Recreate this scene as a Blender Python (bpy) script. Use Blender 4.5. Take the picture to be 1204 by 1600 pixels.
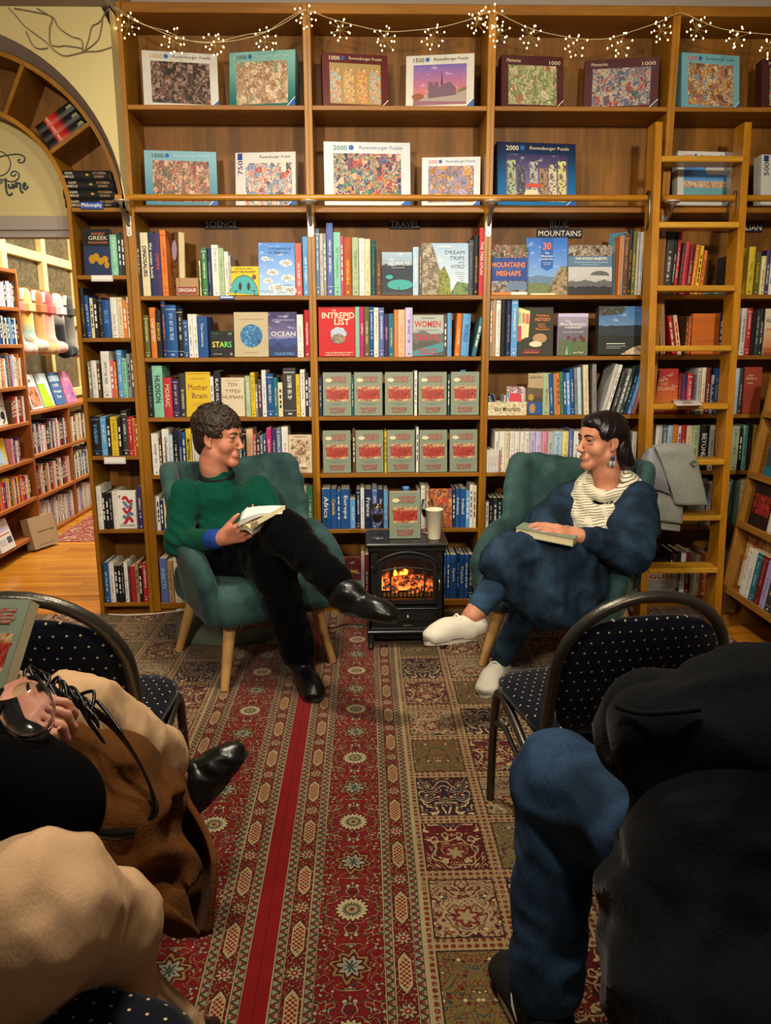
import bpy, math, random, zlib
import numpy as np
from mathutils import Matrix, Vector, Euler
for _o in list(bpy.data.objects): bpy.data.objects.remove(_o)
scn = bpy.context.scene
COL = scn.collection
# ------------------------------------------------------------------ camera
FPX, PITCH, YAW, ROLL = 1219.26, .20958, -.02645, -.00385
CAM = np.array([-.16273, 0., 1.26])
_c, _s = math.cos(YAW), math.sin(YAW)
_A = np.array([[_c, _s, 0], [-_s, _c, 0], [0, 0, 1]])
_c, _s = math.cos(PITCH), math.sin(PITCH)
_B = np.array([[1, 0, 0], [0, _c, -_s], [0, _s, _c]])
MC = _B @ _A
def ray(px, py):
    u, v = px - 602, py - 800; c, s = math.cos(ROLL), math.sin(ROLL)
    return MC.T @ np.array([(u*c + v*s)/FPX, 1, -(-u*s + v*c)/FPX])
def P(px, py, Y):            # pixel of the photograph -> point at depth Y
    d = ray(px, py); return CAM + d*(Y/d[1])
def G(px, py, z=0.):         # pixel -> point at height z
    d = ray(px, py); return CAM + d*((z - CAM[2])/d[2])
def PXP(px, py, X):          # pixel -> point on the plane x = X
    d = ray(px, py); return CAM + d*((X - CAM[0])/d[0])
cam = bpy.data.cameras.new('camera'); camo = bpy.data.objects.new('camera', cam); COL.objects.link(camo)
cam.sensor_fit = 'VERTICAL'; cam.sensor_height = 32.0; cam.lens = FPX/1600*32.0
cam.clip_start = .02; cam.clip_end = 60
_cr, _sr = math.cos(ROLL), math.sin(ROLL)
rx = MC.T @ np.array([_cr, 0, _sr]); 
rx = MC.T @ (np.array([1, 0, 0])*_cr + np.array([0, 0, 1])*_sr)
up = MC.T @ (np.array([0, 0, 1])*_cr - np.array([1, 0, 0])*_sr)
fw = MC.T @ np.array([0, 1., 0])
_m = Matrix.Identity(4)
for i in range(3): _m[i][0] = rx[i]; _m[i][1] = up[i]; _m[i][2] = -fw[i]; _m[i][3] = CAM[i]
camo.matrix_world = _m
scn.camera = camo
# ------------------------------------------------------------------ light and exposure
vs = scn.view_settings
vs.view_transform = 'Standard'; vs.look = 'None'; vs.gamma = 1.0; vs.use_curve_mapping = False
vs.exposure = 0.0
wd = bpy.data.worlds.new('room_ambient'); scn.world = wd; wd.use_nodes = True
wd.node_tree.nodes['Background'].inputs[0].default_value = (1.0, .88, .72, 1)
wd.node_tree.nodes['Background'].inputs[1].default_value = .12
def area_light(name, loc, size, power, color, target=None, spread=math.pi):
    l = bpy.data.lights.new(name, 'AREA'); l.shape = 'DISK'; l.size = size; l.energy = power; l.color = color; l.spread = spread
    o = bpy.data.objects.new(name, l); COL.objects.link(o); o.location = loc
    d = (Vector(target) - Vector(loc)) if target is not None else Vector((0, 0, -1))
    o.rotation_euler = d.to_track_quat('-Z', 'Y').to_euler()
    return o
WARM = (1.0, .88, .70)
area_light('ceiling_lamp', (-1.05, -.35, 2.32), .22, 18.5, WARM, (-.75, 3.6, 1.75), 1.35)
area_light('ceiling_lamp.001', (.75, -.35, 2.32), .22, 18.5, WARM, (.70, 3.6, 1.75), 1.35)
area_light('ceiling_lamp.002', (-.35, 2.2, 2.95), .25, 30, WARM, (-.2, 2.6, 0), 2.5)
area_light('ceiling_lamp.003', (-.2, .9, 2.95), .3, 22, WARM, (-.1, 1.2, 0), 2.5)
area_light('far_room_lamp', (-1.75, 5.0, 2.5), .5, 62, (1.0, .92, .76), (-1.9, 4.9, 0), 3.0)
area_light('far_room_lamp.001', (-1.5, 6.4, 2.5), .5, 55, (1.0, .92, .76), (-2.2, 6.3, 0.4), 3.0)
# ------------------------------------------------------------------ small node language for procedural materials
class NX:
    nt = None
    def __init__(s, k): s.k = k
    @staticmethod
    def m(op, *a, clamp=False):
        n = NX.nt.nodes.new('ShaderNodeMath'); n.operation = op; n.use_clamp = clamp
        for i, x in enumerate(a): NX.put(n.inputs[i], x)
        return NX(n.outputs[0])
    @staticmethod
    def put(sock, x):
        if isinstance(x, NX): NX.nt.links.new(x.k, sock)
        elif isinstance(x, (tuple, list)):
            sock.default_value = tuple(x) + ((1,) if len(sock.default_value) == 4 and len(x) == 3 else ())
        else: sock.default_value = x
    def __add__(a, b): return NX.m('ADD', a, b)
    __radd__ = __add__
    def __sub__(a, b): return NX.m('SUBTRACT', a, b)
    def __rsub__(a, b): return NX.m('SUBTRACT', b, a)
    def __mul__(a, b): return NX.m('MULTIPLY', a, b)
    __rmul__ = __mul__
    def __truediv__(a, b): return NX.m('DIVIDE', a, b)
    def __rtruediv__(a, b): return NX.m('DIVIDE', b, a)
    def __lt__(a, b): return NX.m('LESS_THAN', a, b)
    def __gt__(a, b): return NX.m('GREATER_THAN', a, b)
def nsin(a): return NX.m('SINE', a)
def ncos(a): return NX.m('COSINE', a)
def nfl(a): return NX.m('FLOOR', a)
def nfr(a): return NX.m('FRACT', a)
def nabs(a): return NX.m('ABSOLUTE', a)
def nmin(a, b): return NX.m('MINIMUM', a, b)
def nmax(a, b): return NX.m('MAXIMUM', a, b)
def nsq(a): return NX.m('SQRT', a)
def npow(a, b): return NX.m('POWER', a, b)
def natan(a, b): return NX.m('ARCTAN2', a, b)
def band(x, a, b): return (x > a)*(x < b)
def sst(x, a, b):
    n = NX.nt.nodes.new('ShaderNodeMapRange'); n.interpolation_type = 'SMOOTHSTEP'
    NX.put(n.inputs[0], x); n.inputs[1].default_value = a; n.inputs[2].default_value = b
    return NX(n.outputs[0])
def mixc(f, a, b):
    n = NX.nt.nodes.new('ShaderNodeMix'); n.data_type = 'RGBA'; n.clamp_factor = True
    NX.put(n.inputs[0], f); NX.put(n.inputs[6], a); NX.put(n.inputs[7], b)
    return NX(n.outputs[2])
def mulc(a, b):
    n = NX.nt.nodes.new('ShaderNodeMix'); n.data_type = 'RGBA'; n.blend_type = 'MULTIPLY'; n.inputs[0].default_value = 1
    NX.put(n.inputs[6], a); NX.put(n.inputs[7], b)
    return NX(n.outputs[2])
def vec(x, y, z):
    n = NX.nt.nodes.new('ShaderNodeCombineXYZ')
    for i, q in enumerate((x, y, z)): NX.put(n.inputs[i], q)
    return NX(n.outputs[0])
def sep(v):
    n = NX.nt.nodes.new('ShaderNodeSeparateXYZ'); NX.put(n.inputs[0], v)
    return [NX(o) for o in n.outputs]
def coord(kind='Object'): return NX(NX.nt.nodes.new('ShaderNodeTexCoord').outputs[kind])
def noise(v, scale, detail=2., rough=.5, out=0, dist=0.):
    n = NX.nt.nodes.new('ShaderNodeTexNoise'); NX.put(n.inputs['Vector'], v); n.inputs['Scale'].default_value = scale
    n.inputs['Detail'].default_value = detail; n.inputs['Roughness'].default_value = rough; n.inputs['Distortion'].default_value = dist
    return NX(n.outputs[out])
def voro(v, scale, out='Color', feat='F1', rnd=1.):
    n = NX.nt.nodes.new('ShaderNodeTexVoronoi'); n.feature = feat; NX.put(n.inputs['Vector'], v); n.inputs['Scale'].default_value = scale
    n.inputs['Randomness'].default_value = rnd
    return NX(n.outputs[out])
def wnoise(v):
    n = NX.nt.nodes.new('ShaderNodeTexWhiteNoise'); n.noise_dimensions = '3D'; NX.put(n.inputs['Vector'], v)
    return NX(n.outputs['Value'])
def vmul(v, s):
    n = NX.nt.nodes.new('ShaderNodeVectorMath'); n.operation = 'MULTIPLY'; NX.put(n.inputs[0], v); n.inputs[1].default_value = s
    return NX(n.outputs[0])
def vadd(v, s):
    n = NX.nt.nodes.new('ShaderNodeVectorMath'); n.operation = 'ADD'; NX.put(n.inputs[0], v); NX.put(n.inputs[1], s)
    return NX(n.outputs[0])
def ramp(x, stops, interp='LINEAR'):
    n = NX.nt.nodes.new('ShaderNodeValToRGB'); NX.put(n.inputs[0], x); cr = n.color_ramp; cr.interpolation = interp
    while len(cr.elements) < len(stops): cr.elements.new(.5)
    for e, (p, c) in zip(cr.elements, stops): e.position = p; e.color = tuple(c) + (1,)
    return NX(n.outputs[0])
def objcol(): 
    n = NX.nt.nodes.new('ShaderNodeObjectInfo'); return NX(n.outputs['Color'])
def objrand():
    n = NX.nt.nodes.new('ShaderNodeObjectInfo'); return NX(n.outputs['Random'])
def oattr(name):
    n = NX.nt.nodes.new('ShaderNodeAttribute'); n.attribute_type = 'OBJECT'; n.attribute_name = name
    return NX(n.outputs['Color'])
def uvc():
    n = NX.nt.nodes.new('ShaderNodeUVMap'); n.uv_map = 'UVMap'; return NX(n.outputs[0])
MATS = {}
def lin(c):
    if isinstance(c, str):
        c = [int(c[i:i+2], 16)/255 for i in (0, 2, 4)]
        return tuple(x/12.92 if x <= .04045 else ((x + .055)/1.055)**2.4 for x in c)
    return tuple(c)
def mat(name, col=None, rough=.6, spec=.4, metal=0., fn=None, bump=None, emit=None, estr=0., trans=0., ior=1.45, sheen=0., coat=0., alpha=1., sss=0.):
    """fn() returns (colour, height or None); bump = (scale, strength) noise bump"""
    if name in MATS: return MATS[name]
    m = bpy.data.materials.new(name); m.use_nodes = True; nt = m.node_tree; NX.nt = nt
    b = nt.nodes['Principled BSDF']
    b.inputs['Roughness'].default_value = rough; b.inputs['Specular IOR Level'].default_value = spec; b.inputs['Metallic'].default_value = metal
    b.inputs['IOR'].default_value = ior; b.inputs['Transmission Weight'].default_value = trans
    b.inputs['Alpha'].default_value = alpha
    if coat: b.inputs['Coat Weight'].default_value = coat; b.inputs['Coat Roughness'].default_value = .15
    if sheen: b.inputs['Sheen Weight'].default_value = sheen; b.inputs['Sheen Roughness'].default_value = .4
    if sss: b.inputs['Subsurface Weight'].default_value = sss; b.inputs['Subsurface Radius'].default_value = (.01, .004, .002); b.inputs['Subsurface Scale'].default_value = .6
    h = None
    if fn:
        c, h = fn(); NX.put(b.inputs['Base Color'], c)
    else: NX.put(b.inputs['Base Color'], lin(col))
    if emit is not None:
        NX.put(b.inputs['Emission Color'], lin(emit) if not isinstance(emit, NX) else emit); b.inputs['Emission Strength'].default_value = estr
    if h is not None or bump:
        bn = nt.nodes.new('ShaderNodeBump')
        if h is None:
            h = noise(coord(), bump[0], 3); bn.inputs['Strength'].default_value = bump[1]; bn.inputs['Distance'].default_value = .004
        else: bn.inputs['Strength'].default_value = .5; bn.inputs['Distance'].default_value = .003
        NX.put(bn.inputs['Height'], h); nt.links.new(bn.outputs[0], b.inputs['Normal'])
    MATS[name] = m; return m
# ------------------------------------------------------------------ mesh builder
class MB:
    def __init__(s): s.v = []; s.f = []; s.mi = []; s.sm = []; s.uv = None; s.M = None; s.cur = 0
    def _add(s, vs, fs, smooth=False):
        n = len(s.v)
        if s.M is not None: vs = [tuple(s.M @ Vector(v)) for v in vs]
        s.v += [tuple(v) for v in vs]; s.f += [tuple(i + n for i in f) for f in fs]
        s.mi += [s.cur]*len(fs); s.sm += [smooth]*len(fs); return s
    def box(s, x0, x1, y0, y1, z0, z1):
        v = [(x, y, z) for z in (z0, z1) for y in (y0, y1) for x in (x0, x1)]
        return s._add(v, [(0, 2, 3, 1), (4, 5, 7, 6), (0, 1, 5, 4), (2, 6, 7, 3), (0, 4, 6, 2), (1, 3, 7, 5)])
    def cbox(s, x0, x1, y0, y1, z0, z1, c=.003):
        v = []; 
        X = (x0, x1); Y = (y0, y1); Z = (z0, z1); idx = {}
        for i in range(2):
            for j in range(2):
                for k in range(2):
                    for a in range(3):
                        p = [X[i], Y[j], Z[k]]
                        for b in range(3):
                            if b != a: p[b] += c*(1 if (i, j, k)[b] == 0 else -1)
                        idx[i, j, k, a] = len(v); v.append(tuple(p))
        f = []
        for a in range(3):
            b, d = (a+1) % 3, (a+2) % 3
            for e in range(2):
                q = []
                for (m, n) in ((0, 0), (1, 0), (1, 1), (0, 1)):
                    t = [0, 0, 0]; t[a] = e; t[b] = m; t[d] = n; q.append(idx[t[0], t[1], t[2], a])
                f.append(tuple(q) if e else tuple(q[::-1]))
        for a in range(3):
            b, d = (a+1) % 3, (a+2) % 3
            for m in range(2):
                for n in range(2):
                    t0 = [0]*3; t0[a] = 0; t0[b] = m; t0[d] = n; t1 = list(t0); t1[a] = 1
                    q = (idx[(*t0, b)], idx[(*t1, b)], idx[(*t1, d)], idx[(*t0, d)])
                    f.append(q if m != n else q[::-1])
        for i in range(2):
            for j in range(2):
                for k in range(2):
                    q = (idx[i, j, k, 0], idx[i, j, k, 1], idx[i, j, k, 2])
                    f.append(q if (i + j + k) % 2 else q[::-1])
        return s._add(v, f)
    def tube(s, pts, r, n=8, caps=True, closed=False):
        pts = [Vector(p) for p in pts]; m = len(pts)
        rr = r if isinstance(r, (list, tuple)) else [r]*m
        v = []; f = []; up = None
        for i, p in enumerate(pts):
            if closed: t = (pts[(i+1) % m] - pts[i-1])
            else: t = pts[min(i+1, m-1)] - pts[max(i-1, 0)]
            if t.length < 1e-9: t = Vector((0, 0, 1))
            t.normalize()
            if up is None: up = Vector((0, 0, 1)) if abs(t.z) < .9 else Vector((1, 0, 0))
            a = t.cross(up)
            if a.length < 1e-6: a = t.orthogonal()
            a.normalize(); b = a.cross(t).normalized(); up = b
            for k in range(n):
                th = 2*math.pi*k/n; v.append(p + (a*math.cos(th) + b*math.sin(th))*rr[i])
        for i in range(m if closed else m-1):
            i2 = (i+1) % m
            for k in range(n): f.append((i*n + k, i*n + (k+1) % n, i2*n + (k+1) % n, i2*n + k))
        s._add(v, f, True)
        if caps and not closed: s._add(v[:n], [tuple(range(n))[::-1]]); s._add(v[-n:], [tuple(range(n))])
        return s
    def lathe(s, prof, c=(0, 0, 0), n=24, smooth=True, caps=True):
        v = []; f = []
        for (r, z) in prof:
            for k in range(n):
                th = 2*math.pi*k/n; v.append((c[0] + r*math.cos(th), c[1] + r*math.sin(th), c[2] + z))
        for i in range(len(prof)-1):
            for k in range(n): f.append((i*n + k, i*n + (k+1) % n, (i+1)*n + (k+1) % n, (i+1)*n + k))
        if caps: f.append(tuple(range(n))[::-1]); f.append(tuple(range((len(prof)-1)*n, len(prof)*n)))
        return s._add(v, f, smooth)
    def prism(s, poly, d0, d1, axis='y', smooth=False):
        """poly in the plane normal to axis: y -> (x,z), x -> (y,z), z -> (x,y)"""
        def mk(p, d): return (p[0], d, p[1]) if axis == 'y' else ((d, p[0], p[1]) if axis == 'x' else (p[0], p[1], d))
        n = len(poly); v = [mk(p, d0) for p in poly] + [mk(p, d1) for p in poly]
        f = [tuple(range(n)), tuple(range(n, 2*n))[::-1]]
        s._add(v, f)
        return s._add(v, [(i, i+n, (i+1) % n + n, (i+1) % n) for i in range(n)], smooth)
    def strip(s, A, B, smooth=True, closed=False):
        n = len(A); v = list(A) + list(B); r = range(n if closed else n-1)
        return s._add(v, [(i, (i+1) % n, (i+1) % n + n, i + n) for i in r], smooth)
    def loft(s, rings, smooth=True, closed=True, caps=True):
        n = len(rings[0]); v = [p for r in rings for p in r]; f = []
        for i in range(len(rings)-1):
            for k in range(n if closed else n-1):
                f.append((i*n + k, i*n + (k+1) % n, (i+1)*n + (k+1) % n, (i+1)*n + k))
        if caps: f.append(tuple(range(n))[::-1]); f.append(tuple(range((len(rings)-1)*n, len(rings)*n)))
        return s._add(v, f, smooth)
    def quad(s, a, b, c, d): return s._add([a, b, c, d], [(0, 1, 2, 3)])
    def sphere(s, c, r, n=10, m=7):
        rx_, ry_, rz_ = r if isinstance(r, (tuple, list)) else (r, r, r)
        v = [(c[0], c[1], c[2]-rz_)]; f = []
        for i in range(1, m):
            ph = -math.pi/2 + math.pi*i/m
            for k in range(n):
                th = 2*math.pi*k/n; v.append((c[0] + rx_*math.cos(ph)*math.cos(th), c[1] + ry_*math.cos(ph)*math.sin(th), c[2] + rz_*math.sin(ph)))
        v.append((c[0], c[1], c[2]+rz_)); L = len(v)-1
        for k in range(n):
            f.append((0, 1 + (k+1) % n, 1 + k)); f.append((L, L-n+k, L-n+(k+1) % n))
        for i in range(m-2):
            for k in range(n): f.append((1+i*n+k, 1+i*n+(k+1) % n, 1+(i+1)*n+(k+1) % n, 1+(i+1)*n+k))
        return s._add(v, f, True)
    def mesh(s, name, org=(0, 0, 0)):
        me = bpy.data.meshes.new(name)
        me.from_pydata([(a-org[0], b-org[1], c-org[2]) for a, b, c in s.v], [], s.f)
        me.polygons.foreach_set('use_smooth', s.sm); me.polygons.foreach_set('material_index', s.mi)
        me.update(); return me
WORLDPOS = {}
def place(name, me, mats, parent=None, org=(0, 0, 0)):
    for m in (mats if isinstance(mats, (list, tuple)) else [mats]): me.materials.append(m)
    o = bpy.data.objects.new(name, me); COL.objects.link(o)
    link(o, parent, org); return o
def link(o, parent, org):
    WORLDPOS[o.name] = Vector(org)
    if parent is not None:
        o.parent = parent; o.location = Vector(org) - WORLDPOS[parent.name]
    else: o.location = org
def build(mb, name, mats, parent=None, org=None):
    """link the collected world-space geometry as one mesh object, origin at its base"""
    if org is None:
        a = np.array(mb.v); lo, hi = a.min(0), a.max(0); org = ((lo[0]+hi[0])/2, (lo[1]+hi[1])/2, lo[2])
    return place(name, mb.mesh(name, org), mats, parent, org)
def empty(name, loc, label=None, cat=None, group=None):
    o = bpy.data.objects.new(name, None); COL.objects.link(o); o.empty_display_size = .05; link(o, None, loc)
    if label: tag(o, label, cat, group)
    return o
def tag(o, label, cat, group=None):
    o['label'] = label; o['category'] = cat
    if group: o['group'] = group
    return o
def struct(o): o['kind'] = 'structure'; return o
def copy_tree(o, parent=None):
    c = o.copy(); COL.objects.link(c)
    if parent is not None: c.parent = parent
    WORLDPOS[c.name] = WORLDPOS[o.name].copy()
    for ch in list(o.children): copy_tree(ch, c)
    return c
_tc = {}
def text_mesh(s, bold=0.):
    """flat lettering as a mesh, normalised: x from 0 to width, y cap height 1"""
    key = (s, bold)
    if key in _tc: return _tc[key]
    cu = bpy.data.curves.new('lettering', 'FONT'); cu.body = s; cu.size = 1; cu.resolution_u = 2; cu.offset = bold; cu.space_line = .85
    o = bpy.data.objects.new('lettering', cu); COL.objects.link(o)
    bpy.context.view_layer.update()
    me = bpy.data.meshes.new_from_object(o.evaluated_get(bpy.context.evaluated_depsgraph_get()))
    v = [tuple(q.co) for q in me.vertices]; f = [tuple(p.vertices) for p in me.polygons]
    bpy.data.objects.remove(o); bpy.data.curves.remove(cu); bpy.data.meshes.remove(me)
    if v:
        a = np.array(v); lo, hi = a.min(0), a.max(0); a = a - lo; a /= max(hi[1]-lo[1], 1e-6); v = a[:, :2]
    else: v = np.zeros((0, 2))
    _tc[key] = (v, f); return _tc[key]
def letters(mb, s, o, ux, uy, w=None, h=None, align='c', bold=.01):
    """write s with its box centred (or left aligned) at o; ux, uy unit vectors; fits w x h"""
    v, f = text_mesh(s, bold)
    if len(v) == 0: return
    W = v[:, 0].max(); sx = sy = 1
    if w and h: sx = w/W; sy = h
    elif h: sx = sy = h
    else: sx = sy = w/W
    o = np.array(o, float); ux = np.array(ux, float); uy = np.array(uy, float)
    x0 = -W*sx/2 if align == 'c' else 0
    pts = [tuple(o + ux*(x0 + x*sx) + uy*((y - .5)*sy)) for x, y in v]
    mb._add(pts, f)
def rot2(p, a): c, s = math.cos(a), math.sin(a); return (p[0]*c - p[1]*s, p[0]*s + p[1]*c)
def smooth_pts(pts, n=8, closed=False):
    """Catmull-Rom through pts"""
    P_ = [np.array(p, float) for p in pts]; m = len(P_); out = []
    for i in range(m if closed else m-1):
        if closed: p0, p1, p2, p3 = P_[i-1], P_[i], P_[(i+1) % m], P_[(i+2) % m]
        else: p0, p1, p2, p3 = P_[max(i-1, 0)], P_[i], P_[i+1], P_[min(i+2, m-1)]
        for k in range(n):
            t = k/n; out.append(tuple(.5*((2*p1) + (-p0+p2)*t + (2*p0-5*p1+4*p2-p3)*t*t + (-p0+3*p1-3*p2+p3)*t**3)))
    if not closed: out.append(tuple(P_[-1]))
    return out
# ------------------------------------------------------------------ signed distance modelling for soft bodies
def _smin(a, b, k):
    if k <= 0: return np.minimum(a, b)
    h = np.maximum(k - np.abs(a - b), 0)/k; return np.minimum(a, b) - h*h*k*.25
class SDF:
    def __init__(s): s.p = []
    def cone(s, a, b, r1, r2=None, k=.03, sub=False):
        s.p.append(('c', np.array(a, float), np.array(b, float), r1, r1 if r2 is None else r2, k, sub)); return s
    def chain(s, pts, rad, k=.03):
        if not isinstance(rad, (list, tuple)): rad = [rad]*len(pts)
        for i in range(len(pts)-1): s.cone(pts[i], pts[i+1], rad[i], rad[i+1], k)
        return s
    def ell(s, c, r, R=None, k=.03, sub=False):
        s.p.append(('e', np.array(c, float), np.array(r, float), np.eye(3) if R is None else np.array(R, float), k, sub)); return s
    def box(s, c, h, R=None, rd=.01, k=.02, sub=False):
        s.p.append(('b', np.array(c, float), np.array(h, float), np.eye(3) if R is None else np.array(R, float), rd, k, sub)); return s
    def bounds(s):
        lo = np.full(3, 1e9); hi = -lo
        for q in s.p:
            if q[-1]: continue
            a, b = s.bb(q); lo = np.minimum(lo, a); hi = np.maximum(hi, b)
        return lo, hi
    def bb(s, q):
        if q[0] == 'c':
            r = max(q[3], q[4]); return np.minimum(q[1], q[2]) - r, np.maximum(q[1], q[2]) + r
        e = np.abs(q[3].T) @ q[2]; rd = q[4] if q[0] == 'b' else 0
        return q[1] - e - rd, q[1] + e + rd
    def eval(s, vox, disp=None, pad=3):
        lo, hi = s.bounds(); lo = lo - pad*vox; n = np.ceil((hi - lo)/vox).astype(int) + 2*pad
        D = np.full(n, 1.0, np.float32)
        for q in s.p:
            a, b = s.bb(q); k = q[-2]; mg = k + 3*vox + (.01 if disp is not None else 0)
            i0 = np.maximum(np.floor((a - mg - lo)/vox).astype(int), 0); i1 = np.minimum(np.ceil((b + mg - lo)/vox).astype(int) + 1, n)
            if (i1 <= i0).any(): continue
            X, Y, Z = [(lo[d] + np.arange(i0[d], i1[d])*vox).astype(np.float32) for d in range(3)]
            X = X[:, None, None]; Y = Y[None, :, None]; Z = Z[None, None, :]
            if q[0] == 'c':
                _, A, B, r1, r2, k, sub = q; e = B - A; L = max(e @ e, 1e-12)
                dx, dy, dz = X-A[0], Y-A[1], Z-A[2]
                t = np.clip((dx*e[0] + dy*e[1] + dz*e[2])/L, 0, 1)
                d = np.sqrt((dx - t*e[0])**2 + (dy - t*e[1])**2 + (dz - t*e[2])**2) - (r1 + (r2-r1)*t)
            else:
                R = q[3]; dx, dy, dz = X-q[1][0], Y-q[1][1], Z-q[1][2]
                x = R[0, 0]*dx + R[0, 1]*dy + R[0, 2]*dz; y = R[1, 0]*dx + R[1, 1]*dy + R[1, 2]*dz; z = R[2, 0]*dx + R[2, 1]*dy + R[2, 2]*dz
                if q[0] == 'e':
                    r = q[2]; k0 = np.sqrt((x/r[0])**2 + (y/r[1])**2 + (z/r[2])**2); k1 = np.sqrt((x/r[0]**2)**2 + (y/r[1]**2)**2 + (z/r[2]**2)**2)
                    d = k0*(k0-1)/np.maximum(k1, 1e-6)
                else:
                    h = q[2]; rd = q[4]; ax, ay, az = np.abs(x)-h[0], np.abs(y)-h[1], np.abs(z)-h[2]
                    d = np.sqrt(np.maximum(ax, 0)**2 + np.maximum(ay, 0)**2 + np.maximum(az, 0)**2) + np.minimum(np.maximum(ax, np.maximum(ay, az)), 0) - rd
            sl = tuple(slice(i0[j], i1[j]) for j in range(3))
            D[sl] = -_smin(-D[sl], d, q[-2]) if q[-1] else _smin(D[sl], d, q[-2])
        if disp is not None:
            X, Y, Z = [(lo[d] + np.arange(n[d])*vox).astype(np.float32) for d in range(3)]
            D += disp(X[:, None, None], Y[None, :, None], Z[None, None, :])
        return D, lo
    def mesh(s, vox, disp=None, relax=2):
        D, lo = s.eval(vox, disp); return surface_nets(D, lo, vox, relax)
def surface_nets(D, lo, vox, relax=2):
    n = D.shape; S = D < 0
    c = np.zeros(tuple(k-1 for k in n), np.int8)
    for i in (0, 1):
        for j in (0, 1):
            for k in (0, 1): c += S[i:n[0]-1+i, j:n[1]-1+j, k:n[2]-1+k]
    cells = np.argwhere((c > 0) & (c < 8)); idx = np.full(c.shape, -1, np.int32); idx[tuple(cells.T)] = np.arange(len(cells))
    pos = np.zeros((len(cells), 3)); cnt = np.zeros(len(cells)); I, J, K = cells.T
    cor = [(i, j, k) for i in (0, 1) for j in (0, 1) for k in (0, 1)]
    val = {q: D[I+q[0], J+q[1], K+q[2]] for q in cor}
    for a in cor:
        for ax in range(3):
            if a[ax]: continue
            b = list(a); b[ax] = 1; b = tuple(b); va, vb = val[a], val[b]; m = (va < 0) != (vb < 0)
            t = np.where(m, va/np.where(m, va-vb, 1), 0)
            p = np.array(a, float)[None, :].repeat(len(cells), 0); p[:, ax] += t
            pos[m] += p[m]; cnt[m] += 1
    V = lo + (cells + pos/np.maximum(cnt, 1)[:, None])*vox
    Q = []
    for ax in range(3):
        sl0 = [slice(None)]*3; sl1 = [slice(None)]*3; sl0[ax] = slice(0, n[ax]-1); sl1[ax] = slice(1, n[ax])
        A, B = S[tuple(sl0)], S[tuple(sl1)]; ed = np.argwhere(A != B); o1, o2 = (ax+1) % 3, (ax+2) % 3
        ok = (ed[:, o1] > 0) & (ed[:, o2] > 0) & (ed[:, o1] < n[o1]-1) & (ed[:, o2] < n[o2]-1); ed = ed[ok]
        def g(d1, d2):
            e = ed.copy(); e[:, o1] -= d1; e[:, o2] -= d2; return idx[tuple(e.T)]
        q = np.stack([g(1, 1), g(0, 1), g(0, 0), g(1, 0)], 1); fl = ~A[tuple(ed.T)]
        q[fl] = q[fl][:, ::-1]; Q.append(q)
    Q = np.concatenate(Q); Q = Q[(Q >= 0).all(1)]
    for _ in range(relax):
        acc = np.zeros_like(V); cn = np.zeros(len(V))
        for a, b in ((0, 1), (1, 2), (2, 3), (3, 0)):
            for u, w in ((a, b), (b, a)):
                np.add.at(acc, Q[:, u], V[Q[:, w]]); np.add.at(cn, Q[:, u], 1)
        V = .5*V + .5*acc/np.maximum(cn, 1)[:, None]
    return V, Q
def soft(name, sdf, vox, mats, parent=None, disp=None, relax=2, org=None):
    V, Q = sdf.mesh(vox, disp, relax)
    return soft_obj(name, V, Q, mats, parent, org)
def soft_obj(name, V, Q, mats, parent=None, org=None):
    if org is None: lo, hi = V.min(0), V.max(0); org = ((lo[0]+hi[0])/2, (lo[1]+hi[1])/2, lo[2])
    me = bpy.data.meshes.new(name); V = V - np.array(org)
    me.vertices.add(len(V)); me.vertices.foreach_set('co', V.astype(np.float32).ravel())
    me.loops.add(len(Q)*4); me.loops.foreach_set('vertex_index', Q.astype(np.int32).ravel())
    me.polygons.add(len(Q)); me.polygons.foreach_set('loop_start', np.arange(0, len(Q)*4, 4, dtype=np.int32))
    me.update(calc_edges=True); me.polygons.foreach_set('use_smooth', [True]*len(Q)); me.validate()
    return place(name, me, mats, parent, org)
def crease(X, Y, Z, f, seed, amp):
    """ridged folds for cloth"""
    return (np.abs(vnoise(X, Y, Z, f, seed)) - .55)*amp
def vnoise(X, Y, Z, f, seed=0):
    """cheap smooth noise from rotated sines, about -1..1"""
    r = np.random.RandomState(seed); out = 0
    for i in range(5):
        d = r.normal(size=3); d /= np.linalg.norm(d); ph = r.rand()*6.28; q = f*(.7 + .6*r.rand())
        out = out + np.sin(q*(d[0]*X + d[1]*Y + d[2]*Z) + ph + .8*np.sin(q*.7*(d[1]*X - d[2]*Y + d[0]*Z) + ph*2))
    return out/3.
# ------------------------------------------------------------------ materials of the setting
def wood_fn(c1, c2, axis='x', scale=9., plank=0.):
    def fn():
        v = coord('Object'); r = objrand()
        s = {'x': (.12, 1, 1), 'y': (1, .12, 1), 'z': (1, 1, .10)}[axis]
        q = vadd(vmul(v, s), vec(r*7., r*3., r*5.))
        n1 = noise(q, scale, 4, .6); n2 = noise(q, scale*7, 3, .6)
        f = n1*.75 + n2*.35 - .05
        c = mixc(sst(f, .32, .72), lin(c1), lin(c2))
        if plank:
            x, y, z = sep(v); k = nfl((x if axis == 'z' else y)/plank + r*3.); h = wnoise(vec(k, r, 0.))
            c = mulc(c, ramp(h, [(0, (.80, .78, .74)), (1, (1.12, 1.1, 1.06))]))
        return c, n2*.25
    return fn
M_UP = mat('varnished_wood', rough=.38, spec=.45, fn=wood_fn('865508', 'A87212', 'z'))
M_SH = mat('shelf_wood', rough=.42, spec=.4, fn=wood_fn('7E4E0A', '9E6814', 'x'))
M_BK = mat('back_panel_wood', rough=.5, spec=.35, fn=wood_fn('6A4208', '92601A', 'z', 11, .075))
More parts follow.
